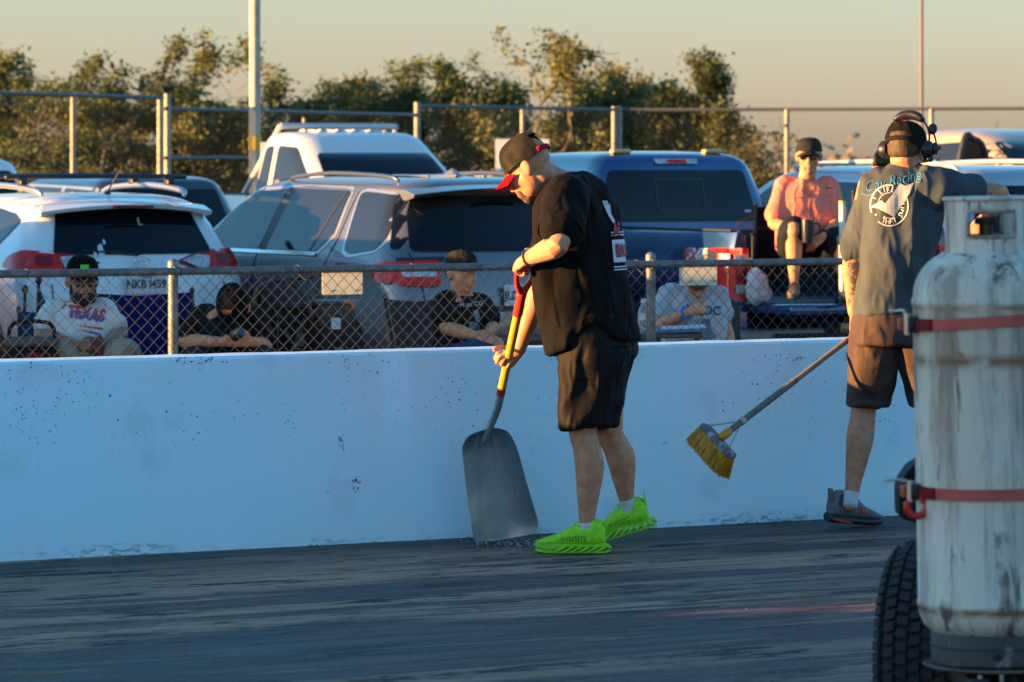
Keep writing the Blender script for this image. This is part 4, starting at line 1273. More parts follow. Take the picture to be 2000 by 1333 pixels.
def hand(bm, w_, fwd, palm, thumb, curl=(.35, .5, .4), s=1.0, spread=.02, tcurl=.5, roll=None):
    """five fingered hand: w_ wrist, fwd towards the knuckles, palm normal, thumb = +1/-1 side along fwd x palm"""
    fwd = Vector(fwd).normalized(); palm = Vector(palm); palm = (palm - fwd * palm.dot(fwd)).normalized(); lat = fwd.cross(palm)
    w_ = Vector(w_)
    tube(bm, [w_ - fwd * .02 * s, w_ + fwd * .03 * s, w_ + fwd * .085 * s], [(.026 * s, .019 * s), (.037 * s, .017 * s), (.040 * s, .014 * s)], 12, ref=lat)
    out = []
    for i, ln in enumerate((.92, 1.06, 1.0, .78)):
        y = (1.5 - i) * spread * thumb
        p = w_ + (fwd * (.082 - .006 * abs(i - 1)) + lat * y) * s
        a = 0.0; pts = [p - fwd * .015 * s, p]
        for k, seg in enumerate((.043, .027, .021)):
            a += curl[k] * (1 + .06 * i)
            d = fwd * math.cos(a) + palm * math.sin(a)
            pts.append(pts[-1] + d * seg * ln * s)
        tube(bm, pts, [.0095 * s, .0095 * s, .0088 * s, .0082 * s, .0072 * s], 8, n=2, ref=lat)
        out.append(pts[-1])
    b = w_ + (fwd * .022 + lat * thumb * .026 + palm * .004) * s
    d = (fwd * .62 + lat * thumb * .72 + palm * .35).normalized(); pts = [b, b + d * .038 * s]
    d2 = (fwd * .8 + lat * thumb * (.45 - tcurl * .5) + palm * (.3 + tcurl * .7)).normalized(); pts.append(pts[-1] + d2 * .032 * s)
    d3 = (fwd * .8 + lat * thumb * (.2 - tcurl * .8) + palm * (.3 + tcurl)).normalized(); pts.append(pts[-1] + d3 * .026 * s)
    tube(bm, pts, [.014 * s, .0115 * s, .0105 * s, .0085 * s], 8, n=2)
    return out

def arm(bm, sh, el, wr, g=1.0):
    sh, el, wr = map(Vector, (sh, el, wr))
    tube(bm, [sh, sh.lerp(el, .35), sh.lerp(el, .75), el, el.lerp(wr, .28), el.lerp(wr, .7), wr], [.056 * g, .053 * g, .045 * g, .041 * g, .044 * g, .034 * g, (.027 * g)], 14)

def leg(bm, hip, kn, an, g=1.0, calf_back=None):
    hip, kn, an = map(Vector, (hip, kn, an))
    cb = Vector(calf_back) if calf_back is not None else Vector((0, 0, 0))
    tube(bm, [hip, hip.lerp(kn, .5), hip.lerp(kn, .85), kn, kn.lerp(an, .14) + cb * .012, kn.lerp(an, .34) + cb * .022, kn.lerp(an, .62) + cb * .010, kn.lerp(an, .86), an, an + (an - kn).normalized() * .03],
         [.074 * g, .072 * g, .060 * g, .056 * g, .054 * g, .059 * g, .046 * g, .033 * g, .031 * g, .031 * g], 16)

def ring_loft(bm, rings, n=28, sub=3, ex=.85):
    """rings: (centre, vector A, vector B, hem function or None); closed solid"""
    rows = cr([[*c, *a, *b] for c, a, b in rings], sub)
    R = []
    for r in rows:
        c, a, b = Vector(r[0:3]), Vector(r[3:6]), Vector(r[6:9])
        pts = []
        for k in range(n):
            t = 2 * math.pi * k / n; ct, st = math.cos(t), math.sin(t)
            pts.append(bm.verts.new(c + a * math.copysign(abs(ct) ** ex, ct) + b * math.copysign(abs(st) ** ex, st)))
        R.append(pts)
    for p, q in zip(R, R[1:]):
        for k in range(n): bm.faces.new((p[k], p[(k + 1) % n], q[(k + 1) % n], q[k]))
    bm.faces.new(R[0][::-1]); bm.faces.new(R[-1])
    return R

def wrinkle(me, amp, sc, seed=0, amp2=0.0, sc2=None, mask=None):
    """fold cloth along its normals; sc = noise frequency per axis"""
    me.update()
    N = [v.normal.copy() for v in me.vertices]
    for v, nn in zip(me.vertices, N):
        p = v.co
        q = Vector((p.x * sc[0] + seed, p.y * sc[1], p.z * sc[2]))
        h = noise.noise(q + Vector((noise.noise(p * 4), noise.noise(p * 4 + Vector((9, 0, 0))), 0)) * .6)
        h = (1 - abs(h) * 2.2)                                  # ridged: soft valleys, crisp crests
        k = mask(p) if mask else 1.0
        d = amp * h * .5 * k
        if amp2:
            d += amp2 * noise.noise(Vector((p.x * sc2[0], p.y * sc2[1] + seed, p.z * sc2[2]))) * k
        v.co = p + nn * d

def cap_on(root, base, c, f, u, m_crown, m_brim, s=1.0, brim_len=.085, brim_w=.085, tall=.105, backward=False, strap=None, drop=.0, back_open=False, flat=.25):
    """baseball cap on a head"""
    f, l, u = frame(f, u)
    if backward: f, l = -f, -l
    o = Vector(c) + u * (.034 - drop) * s - f * .010 * s
    bm = BM(); R = []
    N = 28
    for j in range(9):
        t = j / 8 * math.pi / 2
        rr = math.cos(t) ** .55; h = math.sin(t) ** .9
        row = []
        for k in range(N):
            a = 2 * math.pi * k / N
            x, y = .108 * rr * math.cos(a), .088 * rr * math.sin(a)
            row.append(bm.verts.new(o + (f * x * (1.02 if x > 0 else 1) + l * y + u * (tall * h - (.010 if x < 0 else .0) * (1 - h))) * s))
        R.append(row)
    for j in range(8):
        for k in range(N):
            a = 2 * math.pi * (k + .5) / N
            if back_open and j < back_open and math.cos(a) < -.82: continue
            bm.faces.new((R[j][k], R[j][(k + 1) % N], R[j + 1][(k + 1) % N], R[j + 1][k]))
    bm.faces.new(R[-1])
    ret = bmesh.ops.solidify(bm, geom=bm.faces[:], thickness=.003)
    cp = link('cap', bm, m_crown, root, base, smooth=60)
    bm = BM(); A = []
    for k in range(15):
        a = math.radians(-62 + 124 * k / 14); row = []
        for t in (0, .35, .7, 1):
            x = .104 * math.cos(a) + brim_len * t * (math.cos(a * .9) ** .6)
            y = lerp(.085 * math.sin(a), brim_w * math.sin(a), t)
            z = .004 - flat * .9 * (y / .08) ** 2 * .045 - t * .018
            row.append(o + (f * x + l * y + u * z) * s)
        A.append([bm.verts.new(p) for p in row])
    for a, b in zip(A, A[1:]):
        for j in range(3): bm.faces.new((a[j], a[j + 1], b[j + 1], b[j]))
    bmesh.ops.solidify(bm, geom=bm.faces[:], thickness=.004)
    link('brim', bm, m_brim, cp, base, smooth=50)
    bm = BM(); ell(bm, o + u * (tall + .001) * s, (.008, .008, .005), axes(f, l, u), 10, 6); link('button', bm, m_crown, cp, base, smooth=True)
    if strap:
        bm = BM(); pts = [o + (f * -.110 * math.cos(a) + l * .090 * math.sin(a) + u * .006) * s * .965 for a in [math.radians(-42 + 84 * i / 10) for i in range(11)]]
        tube(bm, pts, [(.004, .011)] * 11, 8, ref=l, n=1); link('strap', bm, strap, cp, base, smooth=True)
    return cp

def glasses(root, base, c, f, u, s=1.0, lens=None):
    f, l, u = frame(f, u); c = Vector(c)
    m = mat('sunglass_lens', (.006, .006, .007), .06, coat=.6)
    fm = mat('glasses_frame', (.012, .012, .012), .3)
    bm = BM()
    tube(bm, [c + (f * .106 + l * -.012 + u * .002) * s, c + (f * .110 + u * .006) * s, c + (f * .106 + l * .012 + u * .002) * s], .004 * s, 6)
    for sd in (-1, 1):
        tube(bm, [c + (f * .088 + l * sd * .064 + u * .004) * s, c + (f * .04 + l * sd * .081 + u * .004) * s, c + (f * -.015 + l * sd * .083 + u * .0) * s], .003 * s, 6)
    g = link('sunglasses', bm, fm, root, base, smooth=True)
    for sd in (-1, 1):
        bm = BM(); ell(bm, c + (f * .099 + l * sd * .034 - u * .006) * s, (.006 * s, .028 * s, .019 * s), Matrix.Rotation(-sd * .25, 3, u) @ axes(f, l, u), 16, 10)
        link('lens', bm, m, g, base, smooth=True)

def eyes(root, base, c, f, u, s=1.0):
    f, l, u = frame(f, u); c = Vector(c)
    for sd in (-1, 1):
        bm = BM(); ell(bm, c + (f * .083 + l * sd * .031 - u * .002) * s, (.009 * s, .013 * s, .008 * s), axes(f, l, u), 12, 8)
        e = link('eye', bm, mat('eye_white', (.6, .57, .54), .2), root, base, smooth=True)
        bm = BM(); ell(bm, c + (f * .0895 + l * sd * .031 - u * .002) * s, (.003 * s, .0055 * s, .006 * s), axes(f, l, u), 10, 6)
        link('iris', bm, mat('iris', (.03, .02, .012), .15), e, base, smooth=True)

def beard_on(root, base, c, f, u, m, s=1.0, full=True):
    f, l, u = frame(f, u); c = Vector(c); bm = BM(); R = axes(f, l, u)
    def e(x, y, z, rx, ry, rz): ell(bm, c + (f * x + l * y + u * z) * s, (rx * s, ry * s, rz * s), R, 14, 10)
    e(.070, 0, -.100, .032, .034, .030)
    for sd in (-1, 1):
        e(.100, sd * .016, -.058, .008, .017, .006)
        e(.088, sd * .030, -.078, .014, .009, .024)
        if full:
            e(.050, sd * .044, -.086, .036, .020, .032)
            e(.016, sd * .060, -.055, .022, .014, .042)
    me = remesh(bm, .006, 3); wrinkle(me, .002, (90, 90, 60), 3)
    return link('beard', me, m, root, base)

def shoe(root, base, heel, fwd, up, L, m_up, m_sole, style='plain', g=1.0, extra=None):
    """heel: point on the ground under the back of the heel"""
    f, l, u = frame(fwd, up); heel = Vector(heel); k = L / .30
    def W(x, y, z): return heel + (f * x + l * y + u * z) * k
    bm = BM()
    zs = .034
    st = [(.004, .028, .070, 0), (.020, .037, .080, 0), (.055, .046, .080, 0), (.095, .046, .078, 0), (.130, .044, .072, 0), (.165, .047, .056, 0), (.205, .050, .042, 0), (.245, .047, .032, 0), (.280, .036, .022, 0), (.299, .015, .013, 0)]
    ring_loft(bm, [(W(x, 0, zs + h * .62 - .006), l * wd * k, u * (h * .62) * k) for x, wd, h, q in st], 22)
    tube(bm, [W(.058, 0, .085), W(.056, 0, .112)], [(.052 * k, .044 * k), (.054 * k, .044 * k)], 18, ref=f)
    me = remesh(bm, .005, 3); wrinkle(me, .0015, (40, 40, 40), 2)
    sh = link('shoe', me, m_up, root, base)
    if style == 'blade':
        bm = BM(); plan = [(.0, .030), (.03, .038), (.09, .038), (.15, .044), (.21, .049), (.26, .044), (.292, .026), (.302, .0)]
        def plate(z0, z1, sc=1.0, x0=-.008):
            P2 = [(x, y * sc) for x, y in plan]; P2[0] = (x0, .022)
            pl = P2 + [(x, -y) for x, y in P2[::-1] if y > 0]
            prism(bm, [W(x, y, z0 + (.012 if x > .27 else 0) * (1 if z0 > .01 else .5)) for x, y in pl], u * (z1 - z0) * k)
        plate(.026, .038); plate(0, .009, 1.02, -.004)
        for i in range(6):
            for sd in (-1, 1):
                x = .012 + i * .034; y = (.036 + .010 * min(1, i / 4)) * sd
                tube(bm, [W(x - .014, y, .029), W(x + .004, y * 1.05, .019), W(x + .030, y, .005)], [(.006 * k, .0065 * k)] * 3, 6, ref=l)
        ring_loft(bm, [(W(x, 0, .020 + r), l * wd * k, u * hh * k) for x, wd, r, hh in ((.185, .046, 0, .012), (.23, .048, .001, .017), (.265, .042, .004, .019), (.29, .028, .009, .018), (.304, .010, .014, .012))], 18)
        tube(bm, [W(-.004, -.02, .03), W(-.018, 0, .02), W(-.004, .02, .03)], .007 * k, 8); tube(bm, [W(-.002, -.02, .006), W(-.014, 0, .012), W(-.002, .02, .006)], .006 * k, 8)
        link('sole', bm, m_sole, sh, base)
    else:
        bm = BM()
        ring_loft(bm, [(W(x, 0, .018 + r), l * wd * k, u * .019 * k) for x, wd, r in ((-.006, .026, .006), (.02, .040, 0), (.08, .041, 0), (.15, .045, 0), (.21, .051, 0), (.26, .047, .003), (.29, .034, .008), (.306, .012, .014))], 20)
        link('sole', bm, m_sole, sh, base, smooth=50)
    for i in range(5):
        x = .118 + i * .019; z = .128 - i * .0125
        bm = BM(); tube(bm, [W(x - .004, -.026, z - .010), W(x + .006, 0, z + .004), W(x - .004, .026, z - .010)], .0035 * k, 6, n=3)
        link('lace', bm, extra or m_up, sh, base, smooth=True)
    bm = BM(); tube(bm, [W(.112, 0, .115), W(.100, 0, .158)], [(.004 * k, .022 * k)] * 2, 10, ref=f); link('tongue', bm, m_up, sh, base, smooth=True)
    bm = BM(); tube(bm, [W(.006, 0, .09), W(-.006, 0, .148)], [(.004 * k, .020 * k)] * 2, 10, ref=f); link('heel_tab', bm, m_up, sh, base, smooth=True)
    return sh

def sock(root, base, an, kn, m, h=.062):
    d = (Vector(kn) - Vector(an)).normalized(); bm = BM()
    tube(bm, [Vector(an) - d * .038, Vector(an) + d * .02, Vector(an) + d * (h - .03)], [.034, .036, .037], 16, n=2, dome=False)
    return link('sock', bm, m, root, base, smooth=True)

def px_decal(name, bm, bvh, D, m, root, base, off=.002, thick=.0012, ray=None):
    """2-D bmesh in photo columns/rows laid on a garment at distance D"""
    k = D / F
    o = P(0, 0, D)
    wrap(bm, bvh, o, RV * k, ZV * -k, ray or DV, off, thick, far=.8)
    return link(name, bm, m, root, base)
# ------------------------------------------------------------------ man with the shovel
def man_shovel():
    D = 16.38
    def q(px, py, dd=0.0): return P(px, py, D + dd)
    base = q(1165, 302); base.z = 0
    fw = (-RV * .94 + DV * .34).normalized(); lf = ZV.cross(fw)
    hc = q(1034, 328, -.02)
    hf = (fw * .82 - ZV * .57).normalized(); hu = (fw * .57 + ZV * .82).normalized()
    sl, sr = q(1106, 386, -.17), q(1098, 402, .18)
    wl = q(1030, 506, -.20); el = q(1090, 480, -.37)
    er = q(1060, 553, .20); wr = q(1013, 684, .20)
    hl, hr = q(1160, 650, -.10), q(1178, 650, .10)
    kl, kr = q(1138, 846, -.10), q(1190, 848, .10)
    al, ar = q(1148, 1036, -.10), q(1228, 990, .14)
    # body
    bm = BM()
    head(bm, hc, hf, hu, 1.02, jaw=1.06)
    tube(bm, [hc - hu * .05 - hf * .03, hc.lerp(q(1095, 365), .5) , q(1098, 372), q(1105, 400)], [.062, .066, .075, .09], 16)
    tube(bm, [q(1102, 395), q(1125, 470), q(1150, 570), q(1165, 640)], [(.16, .085), (.15, .095), (.13, .09), (.12, .08)], 18, ref=lf)
    tube(bm, [hl + ZV * .02, hr + ZV * .02], .075, 14)
    arm(bm, sl, el, wl, 1.10); arm(bm, sr, er, wr, 1.08)
    gr = q(1022, 519, -.13)                                            # D-grip bar centre
    hand(bm, wl, (gr - wl) + RV * -.03, (DV * .75 - ZV * .5 - RV * .1), -1, (.95, 1.25, .9), 1.0, tcurl=.7)
    hp = q(990, 712, .175)
    hand(bm, wr, (hp - wr) + RV * -.035 + ZV * -.015, (-DV * .85 - RV * .45), 1, (.75, 1.3, 1.0), 1.0, tcurl=.55, spread=.021)
    leg(bm, hl, kl, al, 1.06, RV); leg(bm, hr, kr, ar, 1.06, RV)
    me = remesh(bm, .0052, 3)
    body = link('person', me, SKIN_A, None, base, label='man in black t-shirt and lime shoes bending over a shovel', cat='person')
    skin_t = bvh_of(me) if False else None
    # t-shirt
    TEE = cloth('black_tee', (.0060, .0052, .005), (.004, .0036, .0036))
    bm = BM()
    def rg(x0, x1, y0, y1, lat, dd=0.0):
        """level slice of the shirt: from front edge pixel (x0, y0) to back edge pixel (x1, y1)"""
        a = q(x0, y0, dd); b = q(x1, y1, dd); return ((a + b) / 2, (b - a) / 2, lf * lat - (b - a) * 0)
    ring_loft(bm, [rg(1078, 1112, 352, 338, .07), rg(1066, 1138, 376, 338, .125), rg(1056, 1172, 402, 360, .185), rg(1052, 1192, 432, 398, .205), rg(1052, 1203, 468, 446, .205),
                   rg(1048, 1213, 512, 510, .20), rg(1050, 1222, 556, 570, .20), rg(1058, 1232, 604, 612, .205), rg(1068, 1238, 650, 640, .21), rg(1077, 1244, 694, 664, .212)], 34)
    tube(bm, [sl + (sr - sl) * .12, sl + ZV * .004, sl.lerp(el, .42), sl.lerp(el, .66) + DV * .0], [.085, .092, .090, .094], 20)
    tube(bm, [sr, sr.lerp(er, .4), sr.lerp(er, .7)], [.085, .085, .088], 18)
    me = remesh(bm, .0075, 5)
    # arch of the hem over the hip and hanging front
    for v in me.vertices:
        p = v.co
        t = (p - q(1165, 650)).dot(RV)
        if p.z < q(1165, 600).z and p.z < .99:
            lift = .10 * math.exp(-((t + .02) / .085) ** 2)
            k = min(1, (.99 - p.z) / .09)
            v.co.z += lift * k
    wrinkle(me, .022, (7, 7, 2.2), 1.3, .008, (16, 16, 7))
    tee = link('t_shirt', me, TEE, body, base)
    for c_, ax_, r_, nm in ((sl.lerp(el, .695), (el - sl).normalized(), .0945, 'sleeve_hem'), (sr.lerp(er, .735), (er - sr).normalized(), .088, 'sleeve_hem')):
        A = frame(ax_, ZV); bm = BM(); tube(bm, [c_ + (A[1] * math.cos(a) + A[2] * math.sin(a)) * r_ for a in [i * math.pi / 14 for i in range(29)]], [(.0035, .010)] * 29, 8, ref=ax_.cross(ZV), n=1, dome=False); link(nm, bm, TEE, tee, base, smooth=True)
    tt = bvh_of(tee.data)
    # print on the back: first letters only turn towards the camera
    bk = q(1160, 470) - base
    def back_print(bm2, m, name, zc, off):
        o = (q(1160, 470) - base) - lf * .075; o.z = zc
        for v in bm2.verts: v.co *= .86
        wrap(bm2, tt, o, -lf, ZV, fw, off, .0012, far=.6)
        link(name, bm2, m, tee)
    WHT = mat('print_white', (.62, .64, .66), .7); RED = mat('print_red', (.42, .04, .05), .7)
    zz = lambda py: q(1160, py).z
    b2 = poly_bm(fillet([(-.150, -.055), (.15, -.055), (.15, .055), (-.150, .055)], .004)); grid_cut(b2, .02); back_print(b2, WHT, 'print_band', zz(490), .004)
    for dz in (.066, .078, -.066, -.078):
        b2 = poly_bm([(-.152, -.003), (.15, -.003), (.15, .003), (-.152, .003)]); grid_cut(b2, .02, (0,)); back_print(b2, WHT, 'print_line', zz(490) + dz, .004)
    b2 = text_bm('RAC', .085, bold=.004)
    for v in b2.verts: v.co.x -= .045
    grid_cut(b2, .02); back_print(b2, RED, 'print_letters', zz(490), .012)
    b2 = text_bm('AE', .085, bold=.005)
    for v in b2.verts: v.co.x -= .085
    grid_cut(b2, .02); back_print(b2, RED, 'print_letters', zz(449), .006)
    b2 = poly_bm([(-.15, .03), (-.11, .05), (-.12, .0), (-.09, -.05), (-.12, -.045), (-.14, -.01)]); grid_cut(b2, .02); back_print(b2, WHT, 'print_motif', zz(418), .004)
    for i in range(3):
        b2 = poly_bm([(-.155 + i * .012, .045), (-.147 + i * .012, .045), (-.140 + i * .012, .005), (-.150 + i * .012, .005)]); back_print(b2, WHT, 'print_motif', zz(410), .004)
    # shorts
    SHO = cloth('brown_black_shorts', (.010, .0075, .007), (.007, .0055, .005), rough=.65)
    bm = BM()
    ring_loft(bm, [rg(1098, 1222, 575, 575, .165), rg(1099, 1230, 615, 615, .185), rg(1098, 1236, 660, 655, .20), rg(1097, 1232, 700, 700, .205)], 30)
    for (h_, k_, x0, x1, x2, x3, dd) in ((hl, kl, 1097, 1222, 1099, 1202, -.10), (hr, kr, 1125, 1232, 1120, 1204, .10)):
        ring_loft(bm, [rg(x0 + 2, x1 + 6, 680, 680, .105, dd), rg(x0 - 1, x1 - 3, 730, 730, .108, dd), rg(lerp(x0, x2, .6) - 2, lerp(x1, x3, .5), 785, 783, .104, dd), rg(x2 - 1, x3 + 2, 820, 815, .102, dd), rg(x2, x3, 838, 832, .102, dd)], 24)
    me = remesh(bm, .0075, 5)
    wrinkle(me, .020, (7, 7, 5), 4.1, .006, (20, 20, 12))
    so = link('shorts', me, SHO, body, base); ts = bvh_of(me)
    b2 = poly_bm([(1125, 728), (1196, 728), (1196, 734), (1125, 735)]); grid_cut(b2, 6)
    k = D / F
    for v in b2.verts: pass
    o_ = P(0, 0, D) - base
    wrap(b2, ts, o_, RV * k, ZV * -k, DV, .003, .003, far=.8); link('pocket_zip', b2, cloth('zip_black', (.012, .01, .01)), so)
    b2 = poly_bm([(1148, 664), (1176, 664), (1177, 730), (1172, 730)]); 
    b2.free()
    # socks, shoes
    LIME = mat('lime_knit', (.34, .78, .010), .6, col2=(.24, .60, .008), nscale=60, bump=.5, bscale=300, bdist=.002)
    LIMES = mat('lime_foam', (.30, .68, .015), .5, col2=(.20, .50, .012), nscale=30); LACE = mat('lime_lace', (.40, .85, .02), .6)
    SOCK = cloth('white_sock', (.62, .64, .68))
    for an, kn, hx, hz, f_, u_ in ((al, kl, 1184, 0, -RV + DV * .10, ZV), (ar, kr, 1276, .088, -RV * .95 + DV * .18 - ZV * .30, ZV + RV * -.3)):
        sock(body, base, an, kn, SOCK)
        hp = q(hx, 302, an.dot(DV) - (CAM + DV * D).dot(DV)); hp.z = hz + .004
        s_ = shoe(body, base, hp, f_, u_, .295, LIME, LIMES, 'blade', extra=LACE)
        f2, l2, u2 = frame(f_, u_)
        ss = bvh_of(s_.data)
        for i in range(9):                                             # ribbed side windows of the upper
            x = .085 + i * .012
            c0 = hp - base + f2 * x
            b2 = poly_bm([(-.0022, -.016 + i * .001), (.0022, -.016 + i * .001), (.0075, .014 - i * .0015), (.003, .014 - i * .0015)])
            wrap(b2, ss, c0 + u2 * .062, f2, u2, -l2, .0012, .001, far=.3)
            link('side_rib', b2, mat('lime_dark', (.06, .26, .01), .8), s_)  # ribs in a darker green than the knit
    # cap
    cap_on(body, base, hc, hf, hu, mat('cap_dark_camo', (.050, .040, .022), .8, col2=(.012, .011, .010), nscale=14, nlo=.45, nhi=.55, bump=.3, bscale=300), cloth('cap_red', (.30, .008, .012)), 1.04, brim_len=.078, brim_w=.092, tall=.112, strap=cloth('strap_red', (.48, .012, .02)), drop=.010, back_open=4, flat=.8)
    beard_on(body, base, hc, hf, hu, mat('stubble', (.13, .075, .05), .9), 1.0, full=False)
    eyes(body, base, hc, hf, hu, 1.02)
    # watch
    d = (wl - el).normalized(); c = wl - d * .018
    bm = BM(); A = frame(d, ZV)
    tube(bm, [c + A[1] * .034 * math.cos(a) + A[2] * .031 * math.sin(a) for a in [i * 2 * math.pi / 16 for i in range(17)]], [(.003, .009)] * 17, 8, ref=d, n=1, dome=False)
    wt = link('watch', bm, mat('watch_strap', (.10, .10, .11), .4, .4), body, base, smooth=True)
    bm = BM(); lathe(bm, [(.016, 0), (.018, .004), (.016, .009), (0, .0095)], c + A[2] * .032, axes(A[0], A[1], A[2]), 20); link('dial', bm, mat('watch_dial', (.35, .36, .38), .2, .8), wt, base, smooth=40)
    # tattoo on the forearm
    tb = bvh_of(body.data)
    for poly in ([(1066, 452), (1077, 446), (1081, 452), (1074, 458), (1070, 466), (1062, 466)], [(1078, 437), (1082, 438), (1082, 448), (1077, 447)], [(1060, 462), (1064, 456), (1067, 460), (1062, 468)]):
        b2 = poly_bm(poly); grid_cut(b2, 4)
        wrap(b2, tb, o_, RV * k, ZV * -k, DV, .0008, .0004, far=.8); link('tattoo', b2, mat('tattoo_ink', (.16, .13, .075), .6), body)
    return body
man_shovel()

# ------------------------------------------------------------------ shovel
def shovel():
    D = 16.38
    def q(px, py, dd=0.0): return P(px, py, D + dd)
    tip = P(985, 1062, F * 1.67 / 760.0); tip.z = .004
    base = Vector((tip.x, tip.y, 0))
    root = empty('scoop_shovel', base, label='aluminium scoop shovel with yellow shaft and red D handle', cat='shovel')
    a, b = q(1013, 606, .02), q(980, 760, .235)
    ax = (b - a).normalized()
    YEL = mat('yellow_fibreglass', (.62, .33, .015), .35, coat=.3); RED = mat('red_handle', (.52, .030, .012), .35, coat=.3)
    STEEL = mat('scoop_aluminium', (.52, .54, .55), .26, .7, col2=(.36, .38, .39), nscale=7, rvar=.2, bump=.05, bscale=30)
    bm = BM(); rod(bm, a, b, .0185, 18); link('shaft', bm, YEL, root, base, smooth=40)
    bm = BM(); rod(bm, b - ax * .004, b + ax * .03, .0192, 18); link('collar', bm, RED, root, base, smooth=40)
    # D handle: sleeve, two arms, grip bar
    bm = BM(); g0, g1 = q(1012, 525, -.13), q(1046, 528, -.10)
    y = q(1019, 575, -.03)
    tube(bm, [a + ax * .02, a - ax * .02, a.lerp(y, .6), y], [.0215, .0215, .021, .022], 16)
    tube(bm, [y + (g0 - y) * .0, y.lerp(g0, .35) - RV * .012, y.lerp(g0, .7) - RV * .010, g0], [(.018, .014), (.015, .012), (.014, .011), (.015, .012)], 12)
    tube(bm, [y, y.lerp(g1, .35) + RV * .004, y.lerp(g1, .7) + RV * .006, g1], [(.018, .014), (.015, .012), (.014, .011), (.015, .012)], 12)
    hd = link('d_handle', bm, RED, root, base, smooth=True)
    bm = BM(); rod(bm, g0 - (g1 - g0) * .06, g1 + (g1 - g0) * .06, .013, 14); link('grip', bm, RED, hd, base, smooth=40)
    for c_ in (g0,):
        bm = BM(); ell(bm, c_ - DV * .012, (.007, .007, .007)); link('rivet', bm, CHROME, hd, base, smooth=True)
    for t in (.02, .045):
        bm = BM(); ell(bm, a - ax * t - DV * .021, (.004, .004, .004)); link('rivet', bm, CHROME, hd, base, smooth=True)
    # lettering down the shaft
    bm = text_bm('NUPLA'[::1], .03, bold=.001); bm.free()
    # socket and blade
    s0, s1, s2, s3 = b + ax * .03, b + ax * .095, q(962, 822, .32), q(944, 862, .35)
    bm = BM(); tube(bm, [s0, s1, s2, s3], [.0180, .0178, .0175, (.016)], 16, n=5); link('socket', bm, STEEL, root, base, smooth=True)
    # blade grid: u across, v down; photo outline gives the size, the dish is real depth
    bl = [(0, 938, 962, 842, 836), (.02, 922, 980, 848, 838), (.05, 911, 994, 857, 846), (.10, 903, 1005, 876, 864), (.30, 905, 1015, 905, 893), (.55, 911, 1029, 957, 944), (.80, 918, 1043, 1010, 992), (.95, 923, 1051, 1042, 1022), (1.0, 929, 1046, 1063, 1043)]
    rows = cr([list(r[1:]) for r in bl], 6); nb = len(rows); bm = BM(); G = []
    d0, d1 = .345, tip.dot(DV) - (CAM + DV * D).dot(DV)
    for i, (xl, xr, yl, yr) in enumerate(rows):
        v = i / (nb - 1); row = []
        for j in range(21):
            t = j / 20; uu = 2 * t - 1
            x = lerp(xl, xr, t); yy = lerp(yl, yr, t)
            if False:                                                # round the shoulders
                kk = (1 - v / .16) ** 2; yy += kk * 26 * abs(uu) ** 2.2; yy -= kk * 4 * (1 - abs(uu))
            dish = -.075 * abs(uu) ** 2.2 * (1 - .6 * v)
            dish -= .05 * (1 - v) ** 3
            rib = 0
            for r_ in (-.30, -.1, .14): rib += -.020 * math.exp(-((uu - r_ * (1 + .9 * v)) / .05) ** 2) * max(0, 1 - v / .62)
            bulge = -.030 * math.exp(-((uu + .10) / .16) ** 2) * max(0, 1 - v / .38)
            row.append(bm.verts.new(P(x, yy, D + lerp(d0, d1, v) + dish + rib + bulge + .055)))
        G.append(row)
    for r0, r1 in zip(G, G[1:]):
        for j in range(20): bm.faces.new((r0[j], r0[j + 1], r1[j + 1], r1[j]))
    lo = min(v.co.z for v in bm.verts)
    for v in bm.verts: v.co.z = v.co.z if v.co.z > .2 else lerp(v.co.z, max(v.co.z, .006), 1)
    bmesh.ops.solidify(bm, geom=bm.faces[:], thickness=.003)
    link('blade', bm, STEEL, root, base, smooth=50)
shovel()

